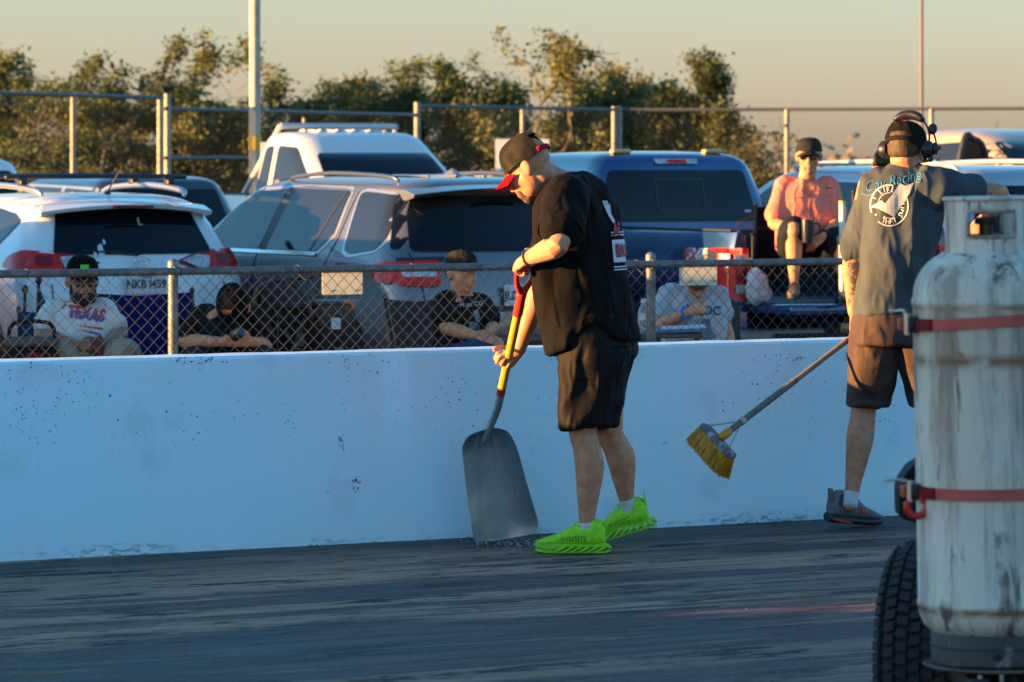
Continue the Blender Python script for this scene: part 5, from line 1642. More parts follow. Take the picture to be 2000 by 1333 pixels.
# ------------------------------------------------------------------ man with the broom
def man_broom():
    D = 17.35
    def q(px, py, dd=0.0): return P(px, py, D + dd)
    base = q(1700, 302); base.z = 0
    fw = (RV * .42 + DV * .90).normalized(); lf = ZV.cross(fw)
    hc = q(1771, 288, .02); hf = (fw * .93 - ZV * .30).normalized(); hu = (fw * .30 + ZV * .93).normalized()
    sl, sr = q(1703, 362, .0), q(1838, 362, -.05)
    el, wl = q(1666, 505, .0), q(1669, 612, .05)
    er, wr = q(1952, 380, .06), q(1928, 425, .26)
    hl, hr = q(1715, 622, .0), q(1778, 622, .0)
    kl, kr = q(1688, 790, .06), q(1818, 792, .06)
    al, ar = q(1662, 975, -.02), q(1862, 962, .05)
    bm = BM()
    head(bm, hc, hf, hu, .98)
    tube(bm, [hc - hu * .05 - hf * .02, q(1770, 326), q(1768, 345), q(1768, 370)], [.066, .066, .078, .10], 16)
    tube(bm, [q(1768, 372), q(1755, 450), q(1742, 540), q(1745, 620)], [(.15, .09), (.14, .095), (.12, .09), (.11, .08)], 18, ref=lf)
    tube(bm, [hl + ZV * .01, hr + ZV * .01], .075, 14)
    arm(bm, sl, el, wl, 1.12); arm(bm, sr, er, wr, 1.12)
    hand(bm, wl, -ZV * 1.0 + RV * -.06, (RV * .95 + DV * .2), -1, (.9, 1.2, .9), 1.03, tcurl=.6)
    hand(bm, wr, (-RV * .6 - ZV * .75 + DV * .2), (-ZV * .4 + DV * .9), 1, (.25, .3, .3), 1.03)
    leg(bm, hl, kl, al, 1.06, -DV); leg(bm, hr, kr, ar, 1.06, -DV)
    me = remesh(bm, .0055, 3)
    body = link('person', me, SKIN_B, None, base, label='man with headphones in charcoal t-shirt pushing a broom', cat='person')
    TEE = cloth('charcoal_tee', (.066, .078, .088), (.052, .062, .072))
    bm = BM()
    def rg(x0, x1, y, dep, dd=0.0):
        a = q(x0, y, dd); b = q(x1, y, dd); hw_ = (b - a) / 2; return ((a + b) / 2, hw_ + DV * hw_.length * .26, DV * dep - RV * dep * .16)
    ring_loft(bm, [rg(1738, 1800, 324, .06), rg(1718, 1820, 338, .09), rg(1700, 1842, 358, .115), rg(1688, 1844, 400, .14), rg(1682, 1836, 450, .15), rg(1677, 1822, 510, .15), rg(1673, 1806, 560, .15), rg(1670, 1795, 596, .155), rg(1669, 1792, 616, .155)], 34, ex=1.0)
    tube(bm, [sl + RV * .06, sl + RV * .012, sl.lerp(el, .45) + RV * .008, sl.lerp(el, .90)], [.070, .068, .064, .066], 20)
    tube(bm, [sr - RV * .07 - ZV * .02, sr - RV * .02 - ZV * .018, sr.lerp(er, .28) - ZV * .012, sr.lerp(er, .52)], [.095, .090, .074, .066], 20)
    me = remesh(bm, .0075, 5)
    for v in me.vertices:
        if v.co.z < 1.08: v.co.z += .03 * max(0, (v.co - q(1669, 600)).dot(RV) / .3) * min(1, (1.08 - v.co.z) / .06)
    wrinkle(me, .030, (6.5, 6.5, 1.5), 7.7, .010, (15, 15, 5))
    tee = link('t_shirt', me, TEE, body, base); tt = bvh_of(tee.data)
    k = D / F; o_ = P(0, 0, D) - base
    def dec(bm2, m, name, off=.002):
        wrap(bm2, tt, o_, RV * k, ZV * -k, DV, off, .001, far=.8); link(name, bm2, m, tee)
    def place(bm2, x, y, s, rot=0.0, sy=1.0, bend=None):
        c_, s_ = math.cos(rot), math.sin(rot)
        for v in bm2.verts:
            a, b_ = v.co.x * s, -v.co.y * s * sy
            v.co = Vector((x + a * c_ - b_ * s_, y + a * s_ + b_ * c_, 0))
    WHT = mat('print_cream', (.60, .52, .42), .75); BLU = mat('print_sky_blue', (.03, .20, .36), .7)
    cx, cy, R0 = 1731, 401, 37.0
    def ringband(r0, r1, a0, a1, n=40):
        b_ = BM(); A = []
        for i in range(n + 1):
            a = math.radians(lerp(a0, a1, i / n)); A.append((b_.verts.new((cx + r0 * math.cos(a), cy + r0 * math.sin(a) * 1.10, 0)), b_.verts.new((cx + r1 * math.cos(a), cy + r1 * math.sin(a) * 1.10, 0))))
        for p_, q_ in zip(A, A[1:]): b_.faces.new((p_[0], p_[1], q_[1], q_[0]))
        return b_
    dec(ringband(34.5, 37, -60 + 22, 128), WHT, 'print_ring'); dec(ringband(34.5, 37, 160, 283), WHT, 'print_ring')
    dec(ringband(21.5, 23, 200, 275, 24), WHT, 'print_ring')
    dec(ringband(21.5, 23, 60, 120, 18), WHT, 'print_ring')
    def arc_text(s_, a0, a1, r, size, flip):
        for i, ch in enumerate(s_):
            if ch == ' ': continue
            a = math.radians(lerp(a0, a1, i / (len(s_) - 1)))
            b_ = text_bm(ch, 1.0, bold=.03); place(b_, cx + r * math.cos(a), cy + r * math.sin(a) * 1.10, size, a + (math.pi / 2 if not flip else -math.pi / 2), 1.1)
            dec(b_, WHT, 'print_letter', .0025)
    arc_text('I LIKE', 205, 285, 28.5, 13.5, False)
    arc_text('THAT SHIT', 112, -6, 28.5, 13.0, True)
    b_ = poly_bm([(1694, 404), (1716, 391), (1722, 397), (1738, 378), (1752, 358), (1762, 363), (1779, 357), (1770, 378), (1752, 404), (1740, 424), (1726, 416), (1710, 407)]); grid_cut(b_, 8); dec(b_, WHT, 'print_motif', .0028)
    for x, y in ((1705, 419), (1757, 385), (1760, 392)):
        b_ = poly_bm([(x + 2.2 * math.cos(a), y + 2.2 * math.sin(a)) for a in [i * math.pi / 4 for i in range(8)]]); dec(b_, WHT, 'print_dot', .0025)
    # blue script across the shoulders
    b_ = text_bm('Cay Racing', 1.0, shear=.5, bold=-.004); place(b_, 1738, 354, 25, -.24, 1.15); grid_cut(b_, 6); dec(b_, BLU, 'print_script', .002)
    sw = BM(); pts = [(1680, 378), (1692, 383), (1704, 376), (1712, 370)]
    for (x0, y0), (x1, y1) in zip(pts, pts[1:]):
        f_ = [sw.verts.new((x0, y0 - .8, 0)), sw.verts.new((x1, y1 - .8, 0)), sw.verts.new((x1, y1 + .8, 0)), sw.verts.new((x0, y0 + .8, 0))]; sw.faces.new(f_)
    dec(sw, BLU, 'print_swash', .002)
    # shorts
    SHO = cloth('mocha_shorts', (.072, .046, .038), (.056, .036, .030), rough=.6)
    bm = BM()
    ring_loft(bm, [rg(1684, 1790, 572, .13), rg(1676, 1798, 600, .14), rg(1668, 1806, 630, .15), rg(1664, 1812, 670, .15)], 30)
    ring_loft(bm, [rg(1663, 1760, 650, .12), rg(1661, 1752, 700, .115, .01), rg(1659, 1744, 745, .11, .03), rg(1658, 1736, 775, .105, .05), rg(1658, 1733, 790, .105, .05)], 24)
    ring_loft(bm, [rg(1738, 1816, 650, .12), rg(1752, 1836, 700, .115, .01), rg(1768, 1856, 745, .11, .03), rg(1778, 1866, 790, .105, .05)], 24)
    me = remesh(bm, .0075, 5)
    wrinkle(me, .026, (6, 6, 3.6), 2.2, .007, (18, 18, 10))
    link('shorts', me, SHO, body, base)
    SOCK = MATS['white_sock']
    GR = mat('grey_mesh', (.17, .165, .155), .7, col2=(.12, .118, .112), nscale=50, bump=.4, bscale=280); NV = mat('dark_foam', (.020, .026, .034), .55)
    for an, kn, hx, hz in ((al, kl, 1616, .030), (ar, kr, 1832, .0)):
        sock(body, base, an, kn, SOCK)
        hp = q(hx, 302, an.dot(DV) - (CAM + DV * D).dot(DV)); hp.z = hz + .003
        f_ = RV * .80 + DV * .55 - ZV * (.11 if hz else 0)
        s_ = shoe(body, base, hp, f_, ZV + RV * .1 * (1 if hz else 0), .30, GR, NV, extra=mat('lace_dark', (.03, .03, .035), .7))
        f2, l2, u2 = frame(f_, ZV); ss = bvh_of(s_.data)
        b2 = poly_bm([(.0, -.012), (.055, -.004), (.040, .006), (.030, .026), (.018, .020), (.016, .002)]); grid_cut(b2, .01)
        wrap(b2, ss, hp - base + f2 * .13 + u2 * .060, f2, u2, l2, .002, .001, far=.3); link('red_stripe', b2, mat('shoe_red', (.55, .035, .012), .5), s_)
        b2 = poly_bm(fillet([(.0, -.02), (.05, -.022), (.055, .03), (.01, .035)], .012)); grid_cut(b2, .012)
        wrap(b2, ss, hp - base + f2 * .018 + u2 * .095, f2, u2, l2, .002, .001, far=.3); link('heel_patch', b2, mat('shoe_navy', (.025, .028, .035), .6), s_)
        b2 = BM(); tube(b2, [hp + f2 * .004 + l2 * -.040 + u2 * .014, hp + f2 * .05 - l2 * .046 + u2 * .010, hp + f2 * .10 - l2 * .047 + u2 * .004], [.005, .007, .003], 8); link('red_insert', b2, mat('shoe_red', (.55, .035, .012), .5), s_, base, smooth=True)
    # cap worn backwards, hair, headset
    hair = BM(); ell(hair, hc + hu * .012 - hf * .022, (.099, .0795, .092), axes(*frame(hf, hu)), 20, 14)
    ell(hair, hc - hu * .030 - hf * .045, (.060, .069, .050), axes(*frame(hf, hu)), 20, 14)
    me = remesh(hair, .006, 2); wrinkle(me, .003, (70, 70, 30), 5)
    link('hair', me, mat('brown_hair', (.07, .036, .014), .7, col2=(.035, .02, .009), nscale=60, stretch=(1, 1, .2)), body, base)
    cap_on(body, base, hc, hf, hu, cloth('dark_brown_cap', (.032, .024, .018)), cloth('dark_brown_cap', (.032, .024, .018)), 1.04, tall=.104, strap=cloth('cap_strap', (.014, .013, .012)), back_open=2, drop=.034)
    f, l, u = frame(hf, hu)
    HS = mat('headset_black', (.012, .012, .014), .4)
    bm = BM(); band = [hc + l * (.104 * math.cos(a)) + u * (.032 + .118 * math.sin(a)) - f * .005 for a in [math.radians(-5 + 190 * i / 16) for i in range(17)]]
    tube(bm, band, .0045, 8, n=1)
    hsr = link('headset', bm, HS, body, base, smooth=True)
    bm = BM(); tube(bm, band[5:12], [(.014, .024), (.020, .028), (.021, .029), (.021, .029), (.021, .029), (.020, .028), (.014, .024)], 12, ref=u); link('head_pad', bm, HS, hsr, base, smooth=True)
    for sd in (-1, 1):
        bm = BM(); c = hc + l * sd * .092 - u * .012 - f * .004
        lathe(bm, [(.0, .036), (.026, .034), (.037, .024), (.041, .008), (.041, -.004), (.030, -.012)], c, axes(u, f, l * sd) if sd > 0 else axes(f, u, l * sd), 22)
        e = link('ear_cup', bm, HS, hsr, base, smooth=45)
    bm = BM(); c = hc - l * .110
    tube(bm, [c + u * .085, c - l * .012 + u * .060, c - l * .024 + u * .028, c - l * .03 - u * .002], .0045, 6); ell(bm, c - l * .002 + u * .085, (.014, .022, .026), axes(f, l, u)); ell(bm, c - l * .022 - u * .006, (.02, .018, .028), axes(f, l, u)); ell(bm, c - l * .004 - u * .055, (.018, .014, .014))
    tube(bm, [c - l * .03 - u * .03, c - l * .045 - u * .045, c - l * .04 - u * .062, c - l * .02 - u * .05], .003, 6)
    link('microphone_boom', bm, HS, hsr, base, smooth=True)
    bm = BM(); ell(bm, c - l * .045 - u * .002, (.008, .008, .010)); link('red_knob', bm, mat('knob_red', (.5, .02, .02), .4), hsr, base, smooth=True)
    # tattoos on both arms
    tb = bvh_of(body.data); INK = mat('tattoo_grey', (.10, .085, .075), .6); INKR = mat('tattoo_red', (.32, .07, .06), .6)
    rnd = random.Random(4)
    for i in range(18):
        x = 1653 + rnd.random() * 14; y = 500 + rnd.random() * 95
        b2 = poly_bm([(x + rnd.uniform(2, 6) * math.cos(a), y + rnd.uniform(2, 8) * math.sin(a)) for a in [j * math.pi / 3 for j in range(6)]])
        try: wrap(b2, tb, o_, RV * k, ZV * -k, DV, .0008, .0004, far=.8); link('tattoo', b2, INKR if 495 < y < 530 and i % 3 == 0 else INK, body)
        except Exception: b2.free()
    for x, y in ((1912, 372), (1922, 376), (1934, 378), (1944, 384)):
        b2 = poly_bm([(x + rnd.uniform(2, 5) * math.cos(a), y + rnd.uniform(1, 3) * math.sin(a)) for a in [j * math.pi / 3 for j in range(6)]])
        wrap(b2, tb, o_, RV * k, ZV * -k, DV, .0008, .0004, far=.8); link('tattoo', b2, INK, body)
    return body
man_broom()

# ------------------------------------------------------------------ broom
def broom():
    D = 17.25
    a = P(1672, 652, 17.42); b = P(1420, 846, 16.98)
    base = Vector((b.x, b.y, 0))
    root = empty('push_broom', base, label='push broom with yellow bristles held against the barrier', cat='broom')
    ax = (b - a).normalized()
    WOOD = mat('worn_wood', (.21, .155, .105), .6, col2=(.12, .10, .085), nscale=30, stretch=(1, 1, .2)); GREY = mat('grey_wood', (.11, .095, .085), .6, col2=(.16, .14, .12), nscale=40)
    m_ = a.lerp(b, .48)
    bm = BM(); rod(bm, a - ax * .16, m_, .0125, 14); link('handle_upper', bm, WOOD, root, base, smooth=40)
    bm = BM(); rod(bm, m_ - ax * .01, b, .0145, 14); link('handle_lower', bm, GREY, root, base, smooth=40)
    YP = mat('yellow_plastic', (.70, .24, .012), .5)
    # block: from upper left to lower right in the photo
    c0, c1 = P(1384, 842, 17.03), P(1420, 882, 16.92); cc = (c0 + c1) / 2
    bx = (c1 - c0).normalized()
    br = (-RV * .62 - ZV * .55 + DV * .42); br = (br - bx * br.dot(bx)).normalized(); by = bx.cross(br)
    bm = BM(); tube(bm, [b - ax * .01, b + ax * .04, cc - br * .03], [.020, .019, .012], 12); link('socket', bm, YP, root, base, smooth=True)
    bm = BM(); R = axes(bx, by, br); L = (c1 - c0).length
    box(bm, cc, (L + .08, .060, .034), R, bev=.012); 
    link('block', bm, mat('weathered_block', (.13, .13, .14), .8, col2=(.40, .42, .44), nscale=16, nlo=.5, nhi=.62), root, base, smooth=40)
    # bristles
    rnd = random.Random(2); bm = BM()
    BRm = mat('yellow_bristle', (.78, .32, .006), .6, col2=(.52, .20, .005), nscale=40)
    for i in range(2600):
        u = rnd.uniform(-.5, .5); v = rnd.uniform(-.5, .5)
        p = cc + bx * u * (L + .08) + by * v * .055 + br * .012
        d = (br + bx * (u * .42 + rnd.gauss(0, .05)) + by * (v * .35 + rnd.gauss(0, .05)) - ZV * .12).normalized(); ln = rnd.uniform(.070, .088)
        tube(bm, [p, p + d * ln * .55, p + d * ln - ZV * .006], [.0014, .0014, .0010], 3, n=1, dome=False)
    link('bristles', bm, BRm, root, base, kind='stuff')
    for c_ in (cc - bx * .09 - br * .02, cc + bx * .075 - br * .02):
        bm = BM(); rod(bm, b - ax * .10 - RV * .0 , c_, .0032, 6); link('brace_wire', bm, mat('brace', (.50, .40, .26), .5, .3), root, base, smooth=True)
    bm = BM(); lathe(bm, [(.017, -.012), (.018, 0), (.017, .012)], b - ax * .10, axes(*[v for v in (ax.orthogonal().normalized(), ax.cross(ax.orthogonal().normalized()), ax)]), 14); link('clamp', bm, MATS['brace'], root, base, smooth=40)
broom()
# ------------------------------------------------------------------ spectators
def sitter(D, J, label, skin, shirt, legs, girth=1.0, hs=1.0, f=None, hf=None, hu=None, capm=None, shoes=None, cap_kw={}, group=None, long_legs=False, hands=None, sleeve=.62, vox=.008, collar=False):
    """J: joints as (column, row, depth offset)"""
    q = {k: P(v[0], v[1], D + (v[2] if len(v) > 2 else 0)) for k, v in J.items()}
    f = Vector(f).normalized(); l = ZV.cross(f)
    base = (q['hl'] + q['hr']) / 2; base.z = q.get('ground', Vector((0, 0, 0))).z
    hf = Vector(hf or f); hu = Vector(hu or ZV)
    bm = BM()
    head(bm, q['head'], hf, hu, hs)
    hf, hl_, hu = frame(hf, hu)
    nb = (q['sl'] + q['sr']) / 2 + ZV * .03
    tube(bm, [q['head'] - hu * .05 * hs - hf * .02, (q['head'] - hu * .1 * hs).lerp(nb, .5), nb, nb - ZV * .05], [.058 * hs, .058 * hs, .068, .09], 14)
    hipc = (q['hl'] + q['hr']) / 2
    tube(bm, [nb - ZV * .04, nb.lerp(hipc, .4), hipc], [(.15, .08), (.14 * girth, .09 * girth), (.13 * girth, .09)], 16, ref=l)
    tube(bm, [q['hl'], q['hr']], .08, 12)
    for sd, s_ in (('l', 1), ('r', -1)):
        arm(bm, q['s' + sd], q['e' + sd], q['w' + sd], 1.0 * (girth ** .4))
        hd = (hands or {}).get(sd, {})
        fw = hd.get('fwd', q['w' + sd] - q['e' + sd]); pn = hd.get('palm', -ZV + f * -.3)
        hand(bm, q['w' + sd], fw, pn, hd.get('thumb', s_), hd.get('curl', (.5, .7, .5)), hd.get('s', 1.0), tcurl=.4)
        leg(bm, q['h' + sd], q['k' + sd], q['a' + sd], 1.05, -f)
    me = remesh(bm, vox, 3)
    body = link('person', me, skin, None, base, label=label, cat='person', group=group)
    # shirt
    bm = BM(); sw = (q['sl'] - q['sr']).length / 2
    lat = (q['sl'] - q['sr']).normalized()
    t = lambda k: nb.lerp(hipc, k)
    bk = -f
    ring_loft(bm, [(t(0) + ZV * .012, lat * .07, f * .068), (t(.06), lat * (sw * .8), f * .088), (t(.16), lat * (sw + .035), f * .112), (t(.38) + f * .015 * girth, lat * (sw + .030) * girth ** .5, f * .128 * girth),
                   (t(.66) + f * .03 * girth, lat * (sw + .020) * girth, f * .130 * girth), (t(.92) + f * .02, lat * (sw + .025) * girth, f * .135 * girth), (t(1.06), lat * (sw + .025) * girth, f * .13 * girth)], 30)
    for sd in 'lr':
        s0, e0 = q['s' + sd], q['e' + sd]
        tube(bm, [s0.lerp(nb, .3), s0, s0.lerp(e0, .4), s0.lerp(e0, sleeve)], [.058, .060, .064, .074], 18)
    me = remesh(bm, .009, 5); wrinkle(me, .020, (7, 7, 4), D * 3 + J['head'][0], .006, (16, 16, 12))
    sh = link('shirt', me, shirt, body, base)
    # shorts or trousers
    bm = BM()
    tube(bm, [q['hl'], hipc, q['hr']], [.10, .12 * girth, .10], 16)
    for sd in 'lr':
        h0, k0, a0 = q['h' + sd], q['k' + sd], q['a' + sd]
        if long_legs: tube(bm, [h0, h0.lerp(k0, .5), k0, k0.lerp(a0, .5), a0 - (a0 - k0) * .05], [.105, .095, .078, .072, .068], 18)
        else: tube(bm, [h0, h0.lerp(k0, .4), h0.lerp(k0, .90)], [.118, .112, .106], 18)
    me = remesh(bm, .010, 4); wrinkle(me, .014, (9, 9, 9), 2.2)
    link('trousers' if long_legs else 'shorts', me, legs, body, base)
    for sd in 'lr':
        a0, k0 = q['a' + sd], q['k' + sd]
        if shoes: shoe(body, base, a0 - ZV * .085 - f * .07, f, ZV, .28, shoes, mat('sole_dark', (.03, .03, .03), .7))
    if capm: cap_on(body, base, q['head'], hf, hu, capm[0], capm[1], hs * 1.03, **cap_kw)
    return body, sh, q, base, (hf, hu)

def flat_thing(name, bm, m, label, cat, base, parts=(), group=None):
    return link(name, bm, m, None, base, label=label, cat=cat, group=group)

def tshirt_print(sh, base, q, D, words, x, y, size, m, rot=0.0, sx=1.0, sy=1.0, name='print_letters', off=.002, shear=0.0, bold=.02):
    b_ = text_bm(words, 1.0, bold=bold, shear=shear); c_, s_ = math.cos(rot), math.sin(rot)
    for v in b_.verts:
        a, b2 = v.co.x * size * sx, -v.co.y * size * sy
        v.co = Vector((x + a * c_ - b2 * s_, y + a * s_ + b2 * c_, 0))
    grid_cut(b_, 8)
    wrap(b_, bvh_of(sh.data), P(0, 0, D) - base, RV * (D / F), ZV * (-D / F), DV, off, .001, far=1.0); link(name, b_, m, sh)
def patch(sh, base, D, poly, m, name='print_patch', off=.002):
    b_ = poly_bm(poly); grid_cut(b_, 8)
    wrap(b_, bvh_of(sh.data), P(0, 0, D) - base, RV * (D / F), ZV * (-D / F), DV, off, .001, far=1.0); link(name, b_, m, sh)

BLKC = cloth('black_cap', (.014, .013, .013)); BLKT = cloth('black_cotton', (.011, .011, .012))
# bearded man in the white Texas shirt
D = 22.4
b, sh, q, base, h = sitter(D, dict(head=(161, 549, -.05), sl=(206, 606), sr=(104, 606), el=(236, 652, -.08), er=(80, 655, -.10), wl=(218, 672, -.30), wr=(150, 676, -.30), hl=(180, 722, .02), hr=(122, 722, .02),
    kl=(250, 694, -.40), kr=(118, 700, -.45), al=(258, 835, -.35), ar=(120, 835, -.40)), 'bearded man in white Texas shirt seated at far left', SKIN_C, cloth('white_tee', (.60, .585, .56), (.54, .53, .51)), cloth('khaki_shorts', (.30, .26, .21)),
    girth=1.22, hs=1.05, f=-DV * .95 + RV * .2, hf=-DV * .92 + RV * .30 - ZV * .10, capm=(BLKC, BLKC), cap_kw=dict(brim_len=.03, tall=.10, drop=.0), shoes=mat('shoe_tan', (.2, .15, .1), .7),
    hands=dict(l=dict(fwd=-RV * .9 - ZV * .25 - DV * .15, palm=-ZV * .3 + DV * .9, thumb=-1, curl=(.5, .8, .5)), r=dict(fwd=RV * .95 + ZV * .0 - DV * .15, palm=-ZV * .3 + DV * .9, thumb=1, curl=(.4, .6, .5))))
glasses(b, base, q['head'], h[0], h[1], 1.05); beard_on(b, base, q['head'], h[0], h[1], mat('black_beard', (.012, .009, .008), .9), 1.07)
tshirt_print(sh, base, q, D, 'TEXAS', 172, 612, 27, mat('texas_red', (.42, .05, .08), .8), .14, .92, 1.15, off=.0018, bold=.05)
tshirt_print(sh, base, q, D, 'TEXAS', 172, 617, 25, mat('texas_blue', (.06, .08, .30), .8), .14, .92, .75, off=.0032, bold=.03)
patch(sh, base, D, [(152, 632), (205, 638), (206, 643), (172, 637)], MATS['texas_red']); patch(sh, base, D, [(162, 641), (202, 649), (204, 655), (174, 646)], MATS['texas_blue'])
cp = [c for c in b.children if c.name.startswith('cap')][0]
patch(cp, base, D, [(163, 516), (179, 516), (179, 526), (163, 526)], mat('green_patch', (.03, .55, .03), .6), 'patch', .004)
bm = BM(); tube(bm, [q['wl'] + Vector((math.cos(a) * .036, math.sin(a) * .02, math.sin(a) * .030)) for a in [i * math.pi / 6 for i in range(13)]], [(.006, .008)] * 13, 8, n=1); link('wristband', bm, mat('band_blue', (.02, .08, .25), .5), b, base, smooth=True)
c = P(193, 680, D - .36); bm = BM(); box(bm, (0, 0, 0), (.075, .02, .13), Matrix.Rotation(-.35, 3, 'Y'), bev=.008)
link('wallet', bm, mat('maroon_leather', (.09, .012, .018), .5), None).location = c
tag(bpy.data.objects['wallet'], 'dark red wallet in the hands of the bearded man', 'wallet')

# man in black bent over his phone
D = 22.2
b, sh, q, base, h = sitter(D, dict(head=(455, 606, -.28), sl=(500, 622, -.06), sr=(392, 618, -.02), el=(518, 676, -.12), er=(362, 668, -.06), wl=(492, 668, -.36), wr=(436, 668, -.36), hl=(470, 724, .10), hr=(410, 724, .10),
    kl=(520, 706, -.36), kr=(380, 706, -.36), al=(520, 840, -.3), ar=(385, 840, -.3)), 'man in black t-shirt and cap bowed over his hands', SKIN_A, BLKT, cloth('navy_trousers', (.018, .022, .034)),
    girth=1.08, hs=1.05, f=-DV, hf=-DV * .62 - ZV * .78 + RV * .05, hu=ZV * .62 - DV * .78, capm=(BLKC, BLKC), cap_kw=dict(brim_len=.085, tall=.105, flat=.5), long_legs=True, shoes=mat('shoe_black', (.02, .02, .02), .6), sleeve=.72,
    hands=dict(l=dict(fwd=-RV * .85 - DV * .3 + ZV * .05, palm=ZV * .35 + DV * .8, thumb=-1, curl=(.45, .6, .4)), r=dict(fwd=RV * .85 - DV * .3 + ZV * .05, palm=ZV * .35 + DV * .8, thumb=1, curl=(.45, .6, .4))))
cp = [c for c in b.children if c.name.startswith('cap')][0]
patch(cp, base, D, [(442, 600), (464, 600), (461, 608), (446, 608)], mat('orange_patch', (.32, .10, .02), .5), 'patch', .004)
tshirt_print(sh, base, q, D, 'II II', 455, 652, 20, mat('dull_red', (.20, .02, .03), .8), bold=.03)
c = P(463, 653, D - .44); bm = BM(); lathe(bm, [(.0, -.03), (.030, -.03), (.033, -.02), (.033, .03), (.028, .036), (0, .036)], seg=20)
o = link('drink_can', bm, mat('can_dark', (.04, .04, .05), .3, .5), None, smooth=40, label='small dark can in the hands of the bowed man', cat='can'); o.location = c; o.rotation_euler = (1.1, 0, .4)

# boy in black t-shirt
D = 22.7
b, sh, q, base, h = sitter(D, dict(head=(902, 533, -.02), sl=(938, 592, .08), sr=(868, 590, -.06), el=(962, 640, .02), er=(872, 640, -.16), wl=(958, 648, -.26), wr=(940, 660, -.34), hl=(900, 712, .10), hr=(862, 712, -.02),
    kl=(968, 690, -.32), kr=(935, 694, -.42), al=(990, 835, -.3), ar=(955, 835, -.4)), 'boy in black printed t-shirt and dark cap left of the shovel', SKIN_A, BLKT, cloth('blue_jeans', (.022, .045, .11)),
    girth=.92, hs=.98, f=-DV * .75 + RV * .66, hf=-DV * .78 + RV * .60 - ZV * .03, capm=(cloth('olive_cap', (.055, .048, .036)), BLKC), cap_kw=dict(brim_len=.075, tall=.095, flat=.2), long_legs=True, shoes=mat('shoe_black', (.02, .02, .02), .6),
    hands=dict(l=dict(fwd=-RV * .4 - ZV * .6 - DV * .4, palm=-RV * .5 - DV * .1 - ZV * .3, thumb=-1, curl=(.6, .8, .6)), r=dict(fwd=RV * .9 - ZV * .15 - DV * .2, palm=-ZV * .6 + DV * .5, thumb=1, curl=(.5, .7, .6))))
eyes(b, base, q['head'], h[0], h[1], .98)
hb = BM(); ell(hb, q['head'] + Vector(h[1]) * .02 - Vector(h[0]) * .03, (.095, .082, .085), axes(*frame(h[0], h[1])), 18, 12); ell(hb, q['head'] + Vector(h[1]) * .035 + Vector(h[0]) * .05, (.045, .066, .022), axes(*frame(h[0], h[1])), 14, 10)
me = remesh(hb, .007, 2); wrinkle(me, .003, (60, 60, 30), 1); link('hair', me, mat('dark_hair', (.03, .018, .01), .7), b, base)
PW = mat('print_pale', (.30, .36, .42), .8)
tshirt_print(sh, base, q, D, 'H xx CG', 921, 594, 12, PW, -.05, off=.002, bold=.03)
for poly in ([(924, 606), (934, 604), (938, 620), (930, 628)], [(918, 626), (934, 630), (940, 642), (928, 650), (916, 640)], [(932, 646), (944, 646), (942, 656), (932, 657)]): patch(sh, base, D, poly, mat('print_slate', (.12, .17, .22), .8))

# man in grey behind the card
D = 23.75
b, sh, q, base, h = sitter(D, dict(head=(1362, 546, -.16), sl=(1402, 576), sr=(1305, 576), el=(1416, 640, .0), er=(1290, 636, -.10), wl=(1428, 690, -.1), wr=(1345, 610, -.30), hl=(1385, 716, .0), hr=(1325, 716, .0),
    kl=(1400, 700, -.42), kr=(1320, 700, -.42), al=(1400, 838, -.36), ar=(1320, 838, -.36)), 'man in light grey t-shirt with blue wristband behind the card', SKIN_A, cloth('heather_tee', (.40, .42, .45), (.34, .36, .39)), cloth('slate_shorts', (.07, .08, .09)),
    girth=1.15, hs=.90, f=-DV * .98 + RV * .1, hf=-DV * .55 - ZV * .83 + RV * .1, hu=ZV * .55 - DV * .83, capm=None, shoes=mat('shoe_black', (.02, .02, .02), .6),
    hands=dict(r=dict(fwd=RV * .75 + ZV * .3 - DV * .3, palm=DV * .7 - ZV * .4, thumb=1, curl=(1.1, 1.3, .9)), l=dict(fwd=-ZV - DV * .2, palm=-RV, thumb=-1)))
hb = BM(); ell(hb, q['head'] + Vector(h[1]) * .024 - Vector(h[0]) * .012, (.100, .080, .092), axes(*frame(h[0], h[1])), 18, 12); me = remesh(hb, .007, 2); wrinkle(me, .003, (60, 60, 30), 1); link('hair', me, mat('grey_brown_hair', (.09, .06, .04), .7), b, base)
tshirt_print(sh, base, q, D, 'N  OC', 1372, 605, 24, mat('print_navy', (.04, .06, .09), .8), .06, off=.002, bold=.03)
patch(sh, base, D, [(1368, 622), (1384, 620), (1386, 640), (1398, 656), (1372, 662), (1366, 645)], mat('print_slate', (.12, .17, .22), .8))
bm = BM(); w0 = q['wr'] - (q['wr'] - q['er']).normalized() * .02; A = frame(q['wr'] - q['er'], ZV)
tube(bm, [w0 + A[1] * .036 * math.cos(a) + A[2] * .033 * math.sin(a) for a in [i * math.pi / 8 for i in range(17)]], [(.003, .013)] * 17, 8, ref=A[0], n=1, dome=False); link('wristband', bm, mat('band_bright_blue', (.01, .18, .55), .5), b, base, smooth=True)

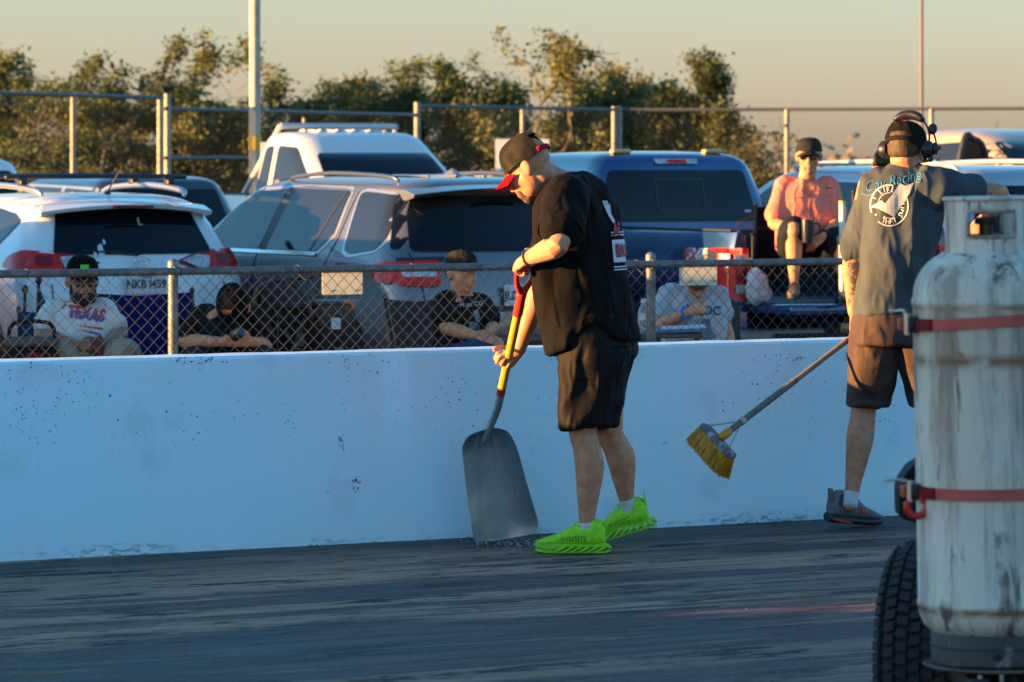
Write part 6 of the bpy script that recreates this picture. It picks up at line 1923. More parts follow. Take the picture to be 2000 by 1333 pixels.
# man in pink on the tailgate
D = 28.75
b, sh, q, base, h = sitter(D, dict(head=(1580, 305, -.02), sl=(1620, 362, .05), sr=(1528, 362, .02), el=(1640, 432, .02), er=(1510, 436, -.08), wl=(1606, 464, -.30), wr=(1556, 452, -.32), hl=(1606, 482, .12), hr=(1546, 482, .10),
    kl=(1640, 470, -.30), kr=(1550, 446, -.38), al=(1652, 566, -.25), ar=(1551, 562, -.34), ground=(1580, 590)), 'man in coral pink shirt sitting on the pickup tailgate', SKIN_A, cloth('coral_shirt', (.84, .235, .165), (.76, .19, .135)), cloth('navy_shorts', (.014, .018, .030)),
    girth=1.16, hs=1.08, f=-DV * .98 - RV * .12, hf=-DV * .97 - RV * .10 - ZV * .05, capm=(cloth('grey_cap', (.055, .058, .06)), cloth('grey_cap', (.055, .058, .06))), cap_kw=dict(brim_len=.070, tall=.088, flat=.9), shoes=mat('shoe_leather', (.16, .10, .06), .7), sleeve=.80,
    hands=dict(l=dict(fwd=-RV * .75 - ZV * .5 - DV * .1, palm=-RV * .2 + DV * .6 - ZV * .3, thumb=-1, curl=(.6, .8, .6)), r=dict(fwd=RV * .9 - ZV * .05 - DV * .2, palm=DV * .6 - ZV * .5, thumb=1, curl=(.6, .8, .6))))
glasses(b, base, q['head'], h[0], h[1], 1.08); beard_on(b, base, q['head'], h[0], h[1], mat('grey_goatee', (.30, .22, .17), .9), 1.03, full=False)
# open collar and placket
CP = MATS['coral_shirt']
patch(sh, base, D, [(1566, 344), (1594, 344), (1586, 366), (1581, 374), (1575, 366)], SKIN_A, 'open_neck', .003)
for s_ in (-1, 1): patch(sh, base, D, [(1580 + s_ * 1, 376), (1580 + s_ * 9, 372), (1580 + s_ * 21, 350), (1580 + s_ * 18, 340), (1580 + s_ * 12, 346)], CP, 'collar', .012)
patch(sh, base, D, [(1577, 378), (1583, 378), (1580, 468), (1574, 468)], cloth('coral_seam', (.66, .19, .14)), 'placket', .005)
for poly in ([(1536, 376), (1566, 376), (1566, 384), (1551, 388), (1536, 384)], [(1592, 372), (1622, 370), (1622, 378), (1607, 383), (1592, 380)]): patch(sh, base, D, poly, CP, 'pocket_flap', .005)
patch(sh, base, D, [(1614, 366), (1626, 364), (1626, 368), (1614, 370)], mat('logo_dark', (.05, .05, .06), .6), 'logo_tab', .008)
for key, m_ in (('wr', mat('band_lime', (.12, .60, .04), .5)), ('wl', mat('watch_black', (.02, .02, .02), .4))):
    e_ = q['e' + key[1]]; w0 = q[key].lerp(e_, .12); A = frame(q[key] - e_, ZV); bm = BM()
    tube(bm, [w0 + A[1] * .038 * math.cos(a) + A[2] * .036 * math.sin(a) for a in [i * math.pi / 8 for i in range(17)]], [(.003, .014)] * 17, 8, ref=A[0], n=1, dome=False); link('wristband', bm, m_, b, base, smooth=True)
c = P(1577, 452, D - .42); bm = BM(); lathe(bm, [(0, -.085), (.036, -.085), (.040, -.07), (.046, .07), (.046, .085), (.042, .085), (.040, .07), (0, .07)], seg=24)
mg = link('travel_mug', bm, mat('mug_dark', (.015, .02, .03), .35, .3), None, smooth=40, label='dark travel mug held by the man in pink', cat='mug'); mg.location = c
bm = BM(); tube(bm, [(.043, 0, .055), (.085, 0, .05), (.088, 0, -.01), (.043, 0, -.03)], .007, 8, n=4); link('handle', bm, MATS['mug_dark'], mg, smooth=True); mg.rotation_euler = (0, 0, -TH)

# person half hidden beside him
D = 28.9
b, sh, q, base, h = sitter(D, dict(head=(1730, 330, .1), sl=(1772, 384, .1), sr=(1692, 382, .1), el=(1790, 452, .1), er=(1662, 450, .0), wl=(1760, 480, -.2), wr=(1690, 486, -.25), hl=(1758, 500, .15), hr=(1702, 500, .15),
    kl=(1770, 486, -.3), kr=(1700, 486, -.3), al=(1770, 576, -.25), ar=(1700, 576, -.25), ground=(1730, 590)), 'person in dark sleeveless top half hidden between pink shirt and headphones', SKIN_A, cloth('plum_top', (.06, .022, .02)), cloth('navy_shorts', (.014, .018, .030)),
    girth=1.0, hs=1.08, f=-DV * .95 - RV * .25, capm=(mat('camo_cap', (.12, .09, .035), .8, col2=(.035, .035, .015), nscale=30, nlo=.45, nhi=.55), BLKC), cap_kw=dict(brim_len=.06, tall=.10), sleeve=.22)

# ------------------------------------------------------------------ chairs and belongings
def camp_chair(px, D, f, w_, zs, zb, m, label, gz=-.004, arms=True):
    f = Vector(f).normalized(); l = ZV.cross(f); c = P(px, 302, D); c.z = gz
    root = empty('camp_chair', c, math.atan2(f.y, f.x), label=label, cat='chair', group='camp chairs behind the fence')
    bm = BM(); n = 8; R = []
    for i in range(n + 1):
        t = i / n; x = lerp(-.02, -.20, t) if True else 0; z = lerp(zs, zb, t)
        R.append([bm.verts.new((x - .05 * math.sin(math.pi * k / 8) * (1 - .3 * t), w_ / 2 * (k / 4 - 1), z + .02 * abs(k / 4 - 1) * t)) for k in range(9)])
    S = []
    for i in range(6):
        t = i / 5; S.append([bm.verts.new((lerp(0, .46, t), w_ / 2 * (k / 4 - 1), zs - .05 * math.sin(math.pi * k / 8) * (1 - .4 * t) + .04 * t)) for k in range(9)])
    for G in (R, S):
        for a, b_ in zip(G, G[1:]):
            for k in range(8): bm.faces.new((a[k], a[k + 1], b_[k + 1], b_[k]))
    bmesh.ops.solidify(bm, geom=bm.faces[:], thickness=.006)
    link('fabric', bm, m, root, smooth=50)
    FR = mat('chair_tube', (.03, .03, .033), .4, .6)
    for s_ in (-1, 1):
        y = s_ * (w_ / 2 + .01)
        bm = BM(); rod(bm, (.0, y, zs - .2), (-.21, y, zb + .02), .011, 8); link('back_post', bm, FR, root, smooth=40)
        bm = BM(); rod(bm, (-.12, y, 0), (.44, y, zs + .03), .010, 8); link('leg', bm, FR, root, smooth=40)
        bm = BM(); rod(bm, (.46, y, 0), (-.02, y, zs + .02), .010, 8); link('leg', bm, FR, root, smooth=40)
        bm = BM(); ell(bm, (-.21, y, zb + .03), (.016, .016, .02)); link('post_cap', bm, FR, root, smooth=True)
        if arms:
            bm = BM(); tube(bm, [(-.12, y, zs + .24), (.15, y, zs + .235), (.44, y, zs + .22)], [(.010, .022)] * 3, 8, ref=ZV); link('armrest', bm, m, root, smooth=True)
            bm = BM(); rod(bm, (.44, y, zs + .03), (.44, y, zs + .215), .009, 8); link('arm_post', bm, FR, root, smooth=40)
    return root
NYB = cloth('black_nylon', (.012, .013, .016)); NYBL = cloth('blue_nylon', (.010, .028, .16)); NYG = cloth('grey_nylon', (.10, .095, .095)); NYT = cloth('teal_nylon', (.02, .10, .20))
camp_chair(140, 22.5, -DV + RV * .2, .56, .27, .74, NYT, 'dark camp chair with blue sides under the bearded man')
camp_chair(290, 23.0, -DV + RV * .35, .62, .30, .83, NYBL, 'empty royal blue camp chair between the two seated men')
camp_chair(440, 22.4, -DV, .56, .27, .70, NYB, 'black camp chair under the bowed man in black')
camp_chair(868, 22.95, -DV * .75 + RV * .66, .54, .27, .80, NYG, 'grey camp chair with pale edges under the boy')
camp_chair(1352, 24.0, -DV, .58, .27, .72, NYG, 'grey camp chair under the man in light grey')
c_ = camp_chair(1555, 29.15, -DV - RV * .1, .60, .30, .70, NYB, 'black camp chair on the pickup bed under the man in pink', gz=GZ + .825); c_['group'] = 'chairs on the pickup'
c_ = camp_chair(1732, 29.3, -DV - RV * .25, .55, .30, .80, NYB, 'black camp chair on the pickup bed under the half hidden person', gz=GZ + .825); c_['group'] = 'chairs on the pickup'

# cooler bag at far left
c = P(62, 302, 21.9); c.z = 0
bag = empty('cooler_bag', c, -TH, label='black and red cooler bag beside the bearded man', cat='bag')
bm = BM(); box(bm, (0, 0, .30), (.30, .24, .60), bev=.06); link('body', bm, NYB, bag, smooth=40)
bm = BM(); box(bm, (.03, -.125, .46), (.10, .02, .20), bev=.008); link('pocket', bm, cloth('bag_red', (.16, .012, .02)), bag, smooth=40)
bm = BM(); box(bm, (0, 0, .615), (.29, .23, .05), bev=.02); link('lid', bm, NYG, bag, smooth=40)
bm = BM(); tube(bm, [(-.13, 0, .62), (-.10, 0, .72), (.10, 0, .72), (.13, 0, .62)], .012, 8); link('handle', bm, NYB, bag, smooth=True)
# folded chair standing left of him
c = P(48, 302, 22.8); c.z = 0
fc = empty('folded_chair', c, -TH, label='folded chair with dark poles standing behind the cooler bag', cat='chair')
for x in (-.03, .05):
    bm = BM(); rod(bm, (x, 0, 0), (x + .03, .02, .93 if x > 0 else .88), .010, 8); ell(bm, (x + .03, .02, .93 if x > 0 else .88), (.02, .02, .025)); link('pole', bm, MATS['chair_tube'], fc, smooth=40)
bm = BM(); prism(bm, [(.07, .02, .92), (.16, .02, .70), (.16, .02, .3), (.06, .02, .3)], (0, .03, 0)); link('fabric', bm, NYT, fc)

# stroller
D = 22.8; c = P(575, 302, D); c.z = 0
st = empty('baby_stroller', c, -TH, label='black baby stroller draped with a grey cloth behind the fence', cat='stroller')
S_ = F / D
def sx(px): return (px - 575) / S_
def sz(py): return 1.67 - (py - HOR) / S_
bm = BM(); R = []
for i in range(13):
    a = math.radians(8 + 150 * i / 12); R.append([(sx(540) - .26 * math.cos(a) * .95, y, sz(625) + .26 * math.sin(a)) for y in (-.22, -.12, 0, .12, .22)])
G = [[bm.verts.new((p[0], p[1], p[2] - .02 * abs(p[1]) / .2)) for p in r] for r in R]
for a, b_ in zip(G, G[1:]):
    for k in range(4): bm.faces.new((a[k], a[k + 1], b_[k + 1], b_[k]))
bmesh.ops.solidify(bm, geom=bm.faces[:], thickness=.012); link('canopy', bm, cloth('slate_canopy', (.035, .048, .056)), st, smooth=50)
for s_ in (-1, 1):
    bm = BM(); tube(bm, [(sx(500), s_ * .23, sz(618)), (sx(505), s_ * .23, sz(570)), (sx(530), s_ * .23, sz(548)), (sx(570), s_ * .23, sz(548)), (sx(602), s_ * .23, sz(580)), (sx(612), s_ * .23, sz(620))], .016, 10); link('frame_hoop', bm, BLACKP, st, smooth=True)
    bm = BM(); rod(bm, (sx(560), s_ * .22, sz(640)), (sx(655), s_ * .22, .12), .014, 8); link('leg', bm, BLACKP, st, smooth=40)
    bm = BM(); rod(bm, (sx(600), s_ * .22, sz(620)), (sx(520), s_ * .22, .14), .014, 8); link('leg', bm, BLACKP, st, smooth=40)
    for x in (sx(655), sx(515)):
        bm = BM(); lathe(bm, [(.08, -.018), (.12, -.02), (.13, 0), (.12, .02), (.08, .018), (0, .012)], (x, s_ * .26, .13), Matrix.Rotation(math.pi / 2, 3, 'X'), 20); link('wheel', bm, RUBBER, st, smooth=40)
bm = BM(); tube(bm, [(sx(572), -.2, sz(541)), (sx(590), -.2, sz(540)), (sx(612), -.2, sz(537))], .016, 10); tube(bm, [(sx(600), -.2, sz(545)), (sx(604), .2, sz(545))], .014, 8); link('push_handle', bm, BLACKP, st, smooth=True)
bm = BM(); box(bm, (sx(645), 0, sz(592)), (.30, .34, .03), bev=.012); link('tray', bm, BLACKP, st, smooth=40)
bm = BM(); tube(bm, [(sx(676), -.17, sz(588)), (sx(690), -.17, sz(592)), (sx(690), -.17, sz(602))], .010, 8); link('orange_clip', bm, mat('clip_orange', (.60, .13, .01), .4), st, smooth=True)
bm = BM(); box(bm, (sx(580), 0, sz(650)), (.34, .40, .30), bev=.06); link('seat', bm, NYB, st, smooth=40)
# cloth over the tray: sagging sheet
bm = BM(); G = []
for i in range(17):
    t = i / 16; x = lerp(sx(572), sx(688), t); top = lerp(sz(618), sz(594), min(1, t * 1.8)); low = [sz(632), sz(644), sz(640), sz(634), sz(624), sz(612), sz(612), sz(622)][min(7, int(t * 7.99))]
    G.append([bm.verts.new((x + .006 * math.sin(k * 2 + i), -.19 - .012 * math.sin(i * 1.3 + k * .6), lerp(top, low, k / 6))) for k in range(7)])
for a, b_ in zip(G, G[1:]):
    for k in range(6): bm.faces.new((a[k], a[k + 1], b_[k + 1], b_[k]))
bmesh.ops.solidify(bm, geom=bm.faces[:], thickness=.008); link('draped_cloth', bm, cloth('taupe_cloth', (.17, .14, .14)), st, smooth=60)
bm = BM(); prism(bm, fillet([(sx(650), sz(640)), (sx(669), sz(640)), (sx(668), sz(618)), (sx(651), sz(618))], .012) and [(x, -.23, z) for x, z in fillet([(sx(650), sz(640)), (sx(669), sz(640)), (sx(668), sz(618)), (sx(651), sz(618))], .012)], (0, .02, 0)); link('tag', bm, mat('tag_pale', (.45, .55, .60), .6), st)
bm = BM(); prism(bm, [(sx(580), -.20, sz(674)), (sx(598), -.20, sz(674)), (sx(598), -.20, sz(648)), (sx(586), -.20, sz(648))], (0, .02, 0)); link('paper', bm, mat('paper_grey', (.30, .32, .35), .7), st)

# small folding table with bottle and clipboard
D = 23.05; c = P(1305, 302, D); c.z = 0; zt = 1.67 - (650 - HOR) * D / F
tb = empty('folding_table', c, -TH, label='small brown folding table in front of the man in grey', cat='table')
bm = BM(); box(bm, (0, 0, zt - .015), (.40, .34, .025), bev=.006); link('table_top', bm, mat('brown_top', (.10, .035, .02), .5), tb, smooth=40)
for sx_ in (-1, 1):
    for sy_ in (-1, 1):
        bm = BM(); rod(bm, (sx_ * .17, sy_ * .14, zt - .02), (sx_ * .19, sy_ * .15, 0), .011, 8); link('leg', bm, MATS['chair_tube'], tb, smooth=40)
cb = empty('clipboard', P(1318, 302, D), -TH, label='blue clipboard with papers on the small table', cat='clipboard'); cb.location.z = zt
bm = BM(); box(bm, (0, 0, .012), (.36, .26, .018), Matrix.Rotation(-.04, 3, 'Y'), bev=.004); link('board', bm, mat('board_blue', (.02, .16, .32), .4), cb, smooth=40)
bm = BM(); box(bm, (.05, .01, .032), (.26, .22, .012), Matrix.Rotation(-.04, 3, 'Y')); link('papers', bm, mat('paper_pale', (.50, .56, .60), .6), cb)
bt = empty('water_bottle', P(1257, 302, D - .05), 0, label='clear plastic water bottle left of the fence post', cat='bottle'); bt.location.z = zt - .01
bm = BM(); lathe(bm, [(0, 0), (.030, 0), (.033, .01), (.033, .06), (.031, .07), (.033, .08), (.033, .13), (.028, .155), (.013, .18), (.013, .195)], seg=24); link('bottle_body', bm, mat('clear_plastic', (.70, .76, .80), .08, trans=.75), bt, smooth=40)
bm = BM(); lathe(bm, [(.015, .190), (.015, .212), (0, .213)], seg=18); link('screw_cap', bm, mat('cap_white', (.6, .65, .68), .4), bt, smooth=40)
bm = BM(); lathe(bm, [(.0335, .085), (.0335, .130)], seg=24, close=False); link('label_band', bm, mat('label_pale', (.5, .56, .6), .5), bt, smooth=True)

# on the pickup: shopping bag, white tube, tape
c = P(1478, 302, 28.75); c.z = GZ + .84
bm = BM(); ell(bm, (0, 0, .17), (.12, .10, .19), u=18, v=14); ell(bm, (.03, 0, .10), (.13, .11, .11), u=18, v=14)
me = remesh(bm, .012, 2); wrinkle(me, .03, (12, 12, 12), 3); me.transform(Matrix.Scale(.72, 4))
o = link('plastic_bag', me, mat('bag_white', (.42, .46, .50), .45), None, label='white plastic bag beside the right hand red tail lamp', cat='bag'); o.location = c
c = P(1645, 302, 28.4); c.z = GZ + .84
tu = empty('marker_tube', c, 0, label='white upright tube with yellow top between pink shirt and broom man', cat='tube')
bm = BM(); z1 = 1.67 - (398 - HOR) * 28.4 / F - c.z; rod(bm, (0, 0, 0), (0, 0, z1), .024, 16); link('tube', bm, mat('tube_white', (.72, .70, .64), .4), tu, smooth=40)
bm = BM(); rod(bm, (0, 0, z1), (0, 0, z1 + .02), .026, 16); link('top_ring', bm, mat('tube_yellow', (.62, .45, .02), .4), tu, smooth=40)
bm = BM(); rod(bm, (0, 0, 0), (0, 0, .05), .034, 16); link('foot', bm, BLACKP, tu, smooth=40)
# ------------------------------------------------------------------ propane cylinder on its cart, right foreground
def tank_mat():
    m = bpy.data.materials.new('tank_paint'); m.use_nodes = True
    t = m.node_tree; b = t.nodes['Principled BSDF']; N = t.nodes.new; L = t.links.new
    tc = N('ShaderNodeTexCoord')
    def nz(scale, sc=(1, 1, 1), d=5, r=.6, dist=0.0):
        mp = N('ShaderNodeMapping'); mp.inputs['Scale'].default_value = sc; L(tc.outputs['Object'], mp.inputs[0])
        n = N('ShaderNodeTexNoise'); n.inputs['Scale'].default_value = scale; n.inputs['Detail'].default_value = d; n.inputs['Roughness'].default_value = r; n.inputs['Distortion'].default_value = dist
        L(mp.outputs[0], n.inputs['Vector']); return n.outputs['Fac']
    def rg(f, lo, hi, a=0., c=1.):
        r = N('ShaderNodeMapRange'); r.inputs['From Min'].default_value = lo; r.inputs['From Max'].default_value = hi; r.inputs['To Min'].default_value = a; r.inputs['To Max'].default_value = c
        L(f, r.inputs['Value']); return r.outputs[0]
    def mixc(f, A, B):
        x = N('ShaderNodeMix'); x.data_type = 'RGBA'
        for k, v in (('A', A), ('B', B)):
            if isinstance(v, tuple): x.inputs[k].default_value = (*v, 1)
            else: L(v, x.inputs[k])
        L(f, x.inputs['Factor']); return x.outputs['Result']
    def mul(a, c):
        x = N('ShaderNodeMath'); x.operation = 'MULTIPLY'; L(a, x.inputs[0]); L(c, x.inputs[1]); return x.outputs[0]
    c = mixc(rg(nz(3), .35, .65), (.60, .525, .42), (.69, .61, .50))
    c = mixc(rg(nz(11, (1, 1, .10), 6, .72), .47, .63, 0, .85), c, (.26, .205, .15))
    c = mixc(mul(rg(nz(19, (1, 1, .16), 5, .65, .8), .55, .61), rg(nz(3.1), .42, .50)), c, (.13, .10, .08))
    c = mixc(mul(rg(nz(22, (1, 1, .6), 4, .65), .63, .68), rg(nz(2.2), .45, .6)), c, (.24, .10, .035))
    sep = N('ShaderNodeSeparateXYZ'); L(tc.outputs['Object'], sep.inputs[0])
    def near(z, wd):
        s_ = N('ShaderNodeMath'); s_.operation = 'SUBTRACT'; s_.inputs[1].default_value = z; L(sep.outputs['Z'], s_.inputs[0])
        a_ = N('ShaderNodeMath'); a_.operation = 'ABSOLUTE'; L(s_.outputs[0], a_.inputs[0])
        return rg(a_.outputs[0], 0, wd, 1, 0)
    for z, wd in ((.148, .016), (.925, .012), (.060, .02), (.79, .025)):
        c = mixc(mul(near(z, wd), rg(nz(9), .38, .55)), c, (.22, .12, .06))
    L(c, b.inputs['Base Color']); b.inputs['Roughness'].default_value = .5
    bp = N('ShaderNodeBump'); bp.inputs['Strength'].default_value = .3; bp.inputs['Distance'].default_value = .004
    L(nz(30), bp.inputs['Height']); L(bp.outputs[0], b.inputs['Normal'])
    return m
TANKM = tank_mat()
TD = 10.1; ts = F / TD
tcn = P(1940, 302, TD); zdk = 1.67 - (1294 - HOR) / ts
tank = empty('propane_cylinder', (tcn.x, tcn.y, zdk), -TH, label='scuffed white propane cylinder strapped on the cart at right', cat='cylinder')
tank.rotation_euler = (0, math.radians(-1.0), -TH)
R0 = .192
def tz(py): return 1.67 - (py - HOR) / ts - zdk
bm = BM()
z0, z1 = tz(1238), tz(1185); z3 = tz(588); z4 = tz(480)
prof = [(0.0, z0 - .02), (R0 * .55, z0 - .012), (R0 * .80, z0 + .006), (R0 * .93, z0 + .030), (R0 * .985, z0 + .055), (R0, z0 + .075), (R0 + .002, z0 + .078), (R0 + .002, z0 + .090), (R0, z0 + .093),
        (R0, z3 - .012), (R0 + .003, z3 - .006), (R0 + .003, z3 + .008), (R0 - .001, z3 + .013)]
for i in range(1, 15):
    a = math.pi / 2 * i / 14; prof.append(((R0 - .001) * math.cos(a) ** .75 if i < 14 else 0, z3 + .013 + (z4 - z3 - .013) * math.sin(a)))
lathe(bm, prof, seg=64); link('shell', bm, TANKM, tank, smooth=40)
# collar with two hand holes: ring wall built from segments
bm = BM(); rc = .105; zc0, zc1 = z4 - .055, tz(388); N_ = 96
def hole(a): return abs(math.sin(a + math.pi / 2 + .06)) > .0 and (abs((a % (2 * math.pi)) - (1.5 * math.pi + .06)) < .62 or abs((a % (2 * math.pi)) - (.5 * math.pi + .06)) < .62)
hz0, hz1 = tz(462), tz(412)
for i in range(N_):
    a0, a1 = 2 * math.pi * i / N_, 2 * math.pi * (i + 1) / N_
    zs = [(zc0, zc1)] if not hole((a0 + a1) / 2) else [(zc0, hz0), (hz1, zc1)]
    for za, zb_ in zs:
        vs = []
        for r_ in (rc, rc - .006):
            for a, z in ((a0, za), (a1, za), (a1, zb_), (a0, zb_)): vs.append(bm.verts.new((r_ * math.cos(a), r_ * math.sin(a), z)))
        for f_ in ((0, 1, 2, 3), (7, 6, 5, 4), (0, 4, 5, 1), (2, 6, 7, 3), (1, 5, 6, 2), (3, 7, 4, 0)): bm.faces.new([vs[k] for k in f_])
bmesh.ops.remove_doubles(bm, verts=bm.verts, dist=1e-5)
col = link('collar', bm, TANKM, tank, smooth=30)
bm = BM(); tube(bm, [((rc + .001) * math.cos(a), (rc + .001) * math.sin(a), zc1) for a in [2 * math.pi * i / 48 for i in range(49)]], .006, 8, n=1, dome=False); link('collar_rim', bm, TANKM, col, smooth=True)
for a0 in (1.5 * math.pi + .06, .5 * math.pi + .06):
    bm = BM(); loop = [(a0 - .62, hz0), (a0 - .62, hz1), (a0 + .62, hz1), (a0 + .62, hz0)]
    pts = []
    for (p, za), (p2, zb_) in zip(loop, loop[1:] + loop[:1]):
        for k in range(6): t = k / 6; a = lerp(p, p2, t); pts.append(((rc - .002) * math.cos(a), (rc - .002) * math.sin(a), lerp(za, zb_, t)))
    pts.append(pts[0])
    tube(bm, pts, .006, 6, n=1, dome=False); link('hole_rim', bm, mat('rusty_edge', (.22, .13, .08), .7, col2=(.40, .36, .32), nscale=30), col, smooth=True)
bm = BM(); lathe(bm, [(.03, z4 - .02), (.03, z4 + .02), (.018, z4 + .025), (.018, z4 + .06), (0, z4 + .06)], seg=18); vl = link('valve', bm, mat('brass', (.10, .07, .03), .4, .9), tank, smooth=40)
bm = BM(); lathe(bm, [(.028, z4 + .055), (.030, z4 + .062), (.028, z4 + .075), (0, z4 + .075)], seg=14); link('valve_knob', bm, BLACKP, vl, smooth=40)
# foot ring
bm = BM(); zf = tz(1292); lathe(bm, [(.150, zf + .004), (.160, zf + .004), (.160, z0 + .010), (.156, z0 + .016), (.150, z0 + .010), (.150, zf + .004)], seg=56, close=False)
lathe(bm, [(.1625, zf + .045), (.164, zf + .05), (.1625, zf + .055)], seg=56, close=False)
link('foot_ring', bm, mat('chipped_grey', (.035, .034, .036), .6, col2=(.20, .16, .13), nscale=22, nlo=.58, nhi=.66, rvar=.2), tank, smooth=40)
for a in (1.5 * math.pi - .05,):
    bm = BM(); lathe(bm, [(0, .0), (.010, 0), (.010, .004), (0, .004)], (.1608 * math.cos(a), .1608 * math.sin(a), zf + .03), axes(Vector((0, 0, 1)), Vector((math.sin(a), -math.cos(a), 0)), Vector((math.cos(a), math.sin(a), 0))), 14); link('drain_hole', bm, GAP, tank)

# straps round the cylinder
STR = cloth('red_webbing', (.58, .12, .095), (.48, .085, .07), fold=0)
def strap(py0, slope, label, hook):
    zc = tz(py0); root = empty('ratchet_strap', (tcn.x, tcn.y, zdk), -TH, label=label, cat='strap', group='red straps on the cylinder')
    root.rotation_euler = tank.rotation_euler
    bm = BM(); n = 72; A = []
    for i in range(n + 1):
        a = math.pi + .20 + (2 * math.pi - .45) * i / n; x, y = math.cos(a), math.sin(a)
        zz = zc + slope * (x * R0 + R0 * .9)
        A.append([bm.verts.new((x * r_, y * r_, zz + d)) for r_, d in ((R0 + .0035, -.0145), (R0 + .0065, -.0145), (R0 + .0065, .0145), (R0 + .0035, .0145))])
    for p, q_ in zip(A, A[1:]):
        for k in range(4): bm.faces.new((p[k], p[(k + 1) % 4], q_[(k + 1) % 4], q_[k]))
    bm.faces.new(A[0]); bm.faces.new(A[-1][::-1]); link('webbing', bm, STR, root, smooth=40)
    # stitched end lap
    bm = BM(); A = []
    for i in range(13):
        a = math.pi + .24 + .42 * i / 12; A.append([bm.verts.new((math.cos(a) * r_, math.sin(a) * r_, zc + slope * (math.cos(a) * R0 + R0 * .9) + d)) for r_, d in ((R0 + .007, -.0155), (R0 + .011, -.0155), (R0 + .011, .0155), (R0 + .007, .0155))])
    for p, q_ in zip(A, A[1:]):
        for k in range(4): bm.faces.new((p[k], p[(k + 1) % 4], q_[(k + 1) % 4], q_[k]))
    bm.faces.new(A[0]); bm.faces.new(A[-1][::-1]); link('end_lap', bm, cloth('dark_red_webbing', (.22, .018, .02), fold=0), root, smooth=40)
    # ratchet body on the left flank
    a = math.pi + .13; c = Vector((math.cos(a) * (R0 + .012), math.sin(a) * (R0 + .02), zc)); Rm = Matrix.Rotation(a - math.pi, 3, 'Z')
    bm = BM(); box(bm, c, (.026, .075, .042), Rm, bev=.006); rb = link('ratchet', bm, mat('ratchet_black', (.020, .021, .023), .45, .4), root, smooth=40)
    bm = BM(); rod(bm, c + Vector((-.01, -.02, -.026)), c + Vector((-.01, -.02, .028)), .009, 12); link('spindle', bm, mat('zinc', (.45, .44, .40), .35, .9), rb, smooth=40)
    bm = BM(); box(bm, c + Vector((-.024, .004, .0)), (.018, .020, .032), bev=.004); link('red_stub', bm, mat('strap_orange_red', (.62, .10, .06), .5), rb, smooth=40)
    if hook:
        bm = BM(); pts = [c + Vector((.004 + .026 * math.cos(t), -.045, -.045 - .026 * math.sin(t) + .01)) for t in [math.radians(-60 + 260 * i / 12) for i in range(13)]]
        tube(bm, pts, [(.010, .006)] * 13, 8, n=1); link('hook', bm, mat('hook_red', (.58, .02, .012), .4), rb, smooth=True)
        bm = BM(); tube(bm, [c + Vector((-.02, 0, .025)), c + Vector((-.045, .0, .030)), c + Vector((-.075, .0, .027))], [.006, .004, .003], 8); link('lever', bm, mat('zinc', (.45, .44, .40), .35, .9), rb, smooth=True)
    else:
        bm = BM(); tube(bm, [c + Vector((-.01, 0, .02)), c + Vector((-.018, .0, .036)), c + Vector((-.034, .01, .034)), c + Vector((-.052, .02, .036))], [.007, .005, .004, .003], 8); link('lever', bm, mat('zinc', (.45, .44, .40), .35, .9), rb, smooth=True)
strap(630, .055, 'upper red ratchet strap around the propane cylinder', False)
strap(955, .0, 'lower red ratchet strap with hook around the propane cylinder', True)

# cart: deck ring plate, frame, wheel
cart = empty('utility_cart', (tcn.x, tcn.y, 0), -TH, label='utility cart with knobby turf tyre carrying the propane cylinder', cat='cart')
bm = BM(); lathe(bm, [(0, zdk - .008), (.178, zdk - .008), (.182, zdk - .004), (.178, zdk), (0, zdk)], seg=48); link('carrier_plate', bm, mat('steel_plate', (.09, .075, .065), .6, .3, col2=(.18, .11, .07), nscale=12), cart, smooth=30)
FRM = mat('frame_dark', (.020, .018, .018), .6)
for x in (-.06, .12):
    bm = BM(); box(bm, (x, .35, zdk - .05), (.05, 1.3, .06), bev=.008); link('frame_rail', bm, FRM, cart, smooth=40)
bm = BM(); rod(bm, (-.055, -.17, zdk - .01), (-.055, -.17, zdk - .075), .006, 8); rod(bm, (.0, -.17, zdk - .01), (.0, -.17, zdk - .075), .006, 8); rod(bm, (-.055, -.17, zdk - .075), (.30, -.15, zdk - .085), .007, 8); link('brace_rod', bm, mat('rod_steel', (.35, .34, .33), .4, .8), cart, smooth=40)
bm = BM(); prism(bm, [(.0, -.10, zdk - .11), (.35, -.10, zdk - .04), (.35, -.10, zdk - .16), (.0, -.10, zdk - .14)], (0, .05, 0)); link('red_bracket', bm, mat('bracket_red', (.16, .012, .01), .5), cart)
# wheel
WD = 10.62; wc = P(1852, 1262, WD); r_t = .305; wc.z = r_t + .002
rel = Matrix.Rotation(TH, 3, 'Z') @ (wc - Vector((tcn.x, tcn.y, 0)))
yaw = math.radians(-17)
Rw = Matrix.Rotation(yaw, 3, 'Z')
wl = empty('wheel', rel, yaw); wl.parent = cart
hw = .148
bm = BM(); AX = axes(Vector((0, 1, 0)), Vector((0, 0, 1)), Vector((1, 0, 0)))
lathe(bm, [(.15, -hw * .75), (.17, -hw * .95), (.22, -hw * 1.05), (.262, -hw * .98), (.285, -hw * .80), (.293, -hw * .4), (.295, 0), (.293, hw * .4), (.285, hw * .80), (.262, hw * .98), (.22, hw * 1.05), (.17, hw * .95), (.15, hw * .75)], (0, 0, 0), AX, 64, close=False)
link('tyre', bm, RUBBER, wl, smooth=40)
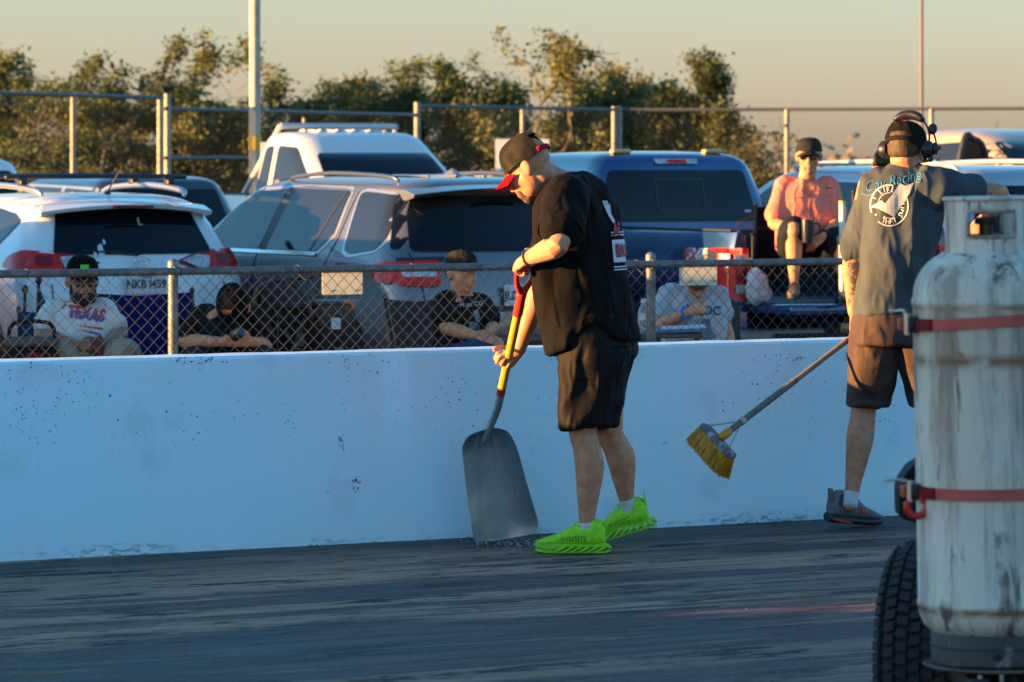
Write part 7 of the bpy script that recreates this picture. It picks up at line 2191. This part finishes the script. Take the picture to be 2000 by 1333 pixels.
# chevron turf lugs, one object per block around the tread facing out
lug = bpy.data.meshes.new('tread_block')
bb = BM(); box(bb, (0, 0, 0), (.030, .026, .014), bev=.003)
for v in bb.verts: v.co.y += .16 * v.co.x
bb.to_mesh(lug); bb.free(); lug.materials.append(RUBBER)
lugr = bpy.data.meshes.new('tread_block'); bb = BM(); box(bb, (0, 0, 0), (.030, .026, .014), bev=.003)
for v in bb.verts: v.co.y -= .16 * v.co.x
bb.to_mesh(lugr); bb.free(); lugr.materials.append(RUBBER)
nrow = 54; rest = BM()
for k in range(nrow):
    for j in range(9):
        x = -hw * .96 + 2 * hw * .96 * j / 8
        a = 2 * math.pi * (k + .5 * (j % 2)) / nrow
        rr = .299 if abs(x) < hw * .5 else (.292 if abs(x) < hw * .8 else .274)
        tilt = 0 if abs(x) < hw * .5 else math.copysign(.28 if abs(x) < hw * .8 else .85, x)
        M = Matrix.Rotation(a, 4, 'X') @ Matrix.Translation((x, 0, rr)) @ Matrix.Rotation(tilt, 4, 'Y')
        th = a % (2 * math.pi); facing = -math.sin(th)      # block looks to -y when rotated past the top
        nrm = M.to_3x3() @ Vector((0, 0, 1))
        if nrm.y < .05 and nrm.x < .75:
            o = bpy.data.objects.new('tread_block', lug if j % 2 else lugr); COL.objects.link(o); o.parent = wl; o.matrix_local = M
        else:
            bmesh.ops.create_cube(rest, size=.024, matrix=M)
ob = link('tread_rest', rest, RUBBER, wl, kind='stuff')
bm = BM(); lathe(bm, [(.15, -.09), (.155, -.07), (.10, -.03), (.05, -.06), (0, -.06)], (0, 0, 0), AX, 32, close=False); lathe(bm, [(.15, .09), (.155, .07), (.10, .03), (.05, .06), (0, .06)], (0, 0, 0), AX, 32, close=False); link('rim', bm, mat('rim_dull', (.10, .10, .10), .5, .5), wl, smooth=40)
bm = BM(); rod(bm, (.06, 0, 0), (.55, .05, 0), .02, 12); link('axle', bm, FRM, wl, smooth=40)
# black fender pod with chain behind the cylinder
pc = Matrix.Rotation(TH, 3, 'Z') @ (P(1812, 302, 10.9) - Vector((tcn.x, tcn.y, 0)))
k_ = 10.9 / F
def pz(py): return 1.67 - (py - HOR) * k_
bm = BM(); ring = [(-58, 1008), (-60, 985), (-60, 948), (-52, 930), (-36, 908), (-15, 897), (10, 893), (60, 893), (60, 1030), (0, 1024), (-40, 1015)]
pl = fillet([(pc.x + a * k_, pz(b_)) for a, b_ in ring], .012, 3)
prism(bm, [(x, pc.y - .06, z) for x, z in pl], (0, .14, 0))
pd = link('battery_box', bm, mat('box_black', (.008, .008, .009), .7, spec=.2), cart, smooth=40)
bm = BM(); rod(bm, (pc.x, pc.y + .02, pz(1000)), (pc.x + .1, pc.y, zdk - .05), .03, 10); link('box_bracket', bm, FRM, cart, smooth=40)
for i in range(6):
    bm = BM(); lathe(bm, [(.006, -.003), (.011, -.002), (.011, .002), (.006, .003)], (pc.x + (-50 + i * 9) * k_, pc.y - .072, pz(960 - i * 9)), Matrix.Rotation(.6 * (i % 2) + .3, 3, 'X'), 12); link('chain_link', bm, mat('zinc', (.45, .44, .40), .35, .9), pd, smooth=40)
# the rear of the cart behind the cylinder
bm = BM(); box(bm, (.22, .75, .30), (.55, .9, .05), bev=.01); link('deck', bm, FRM, cart, smooth=40)
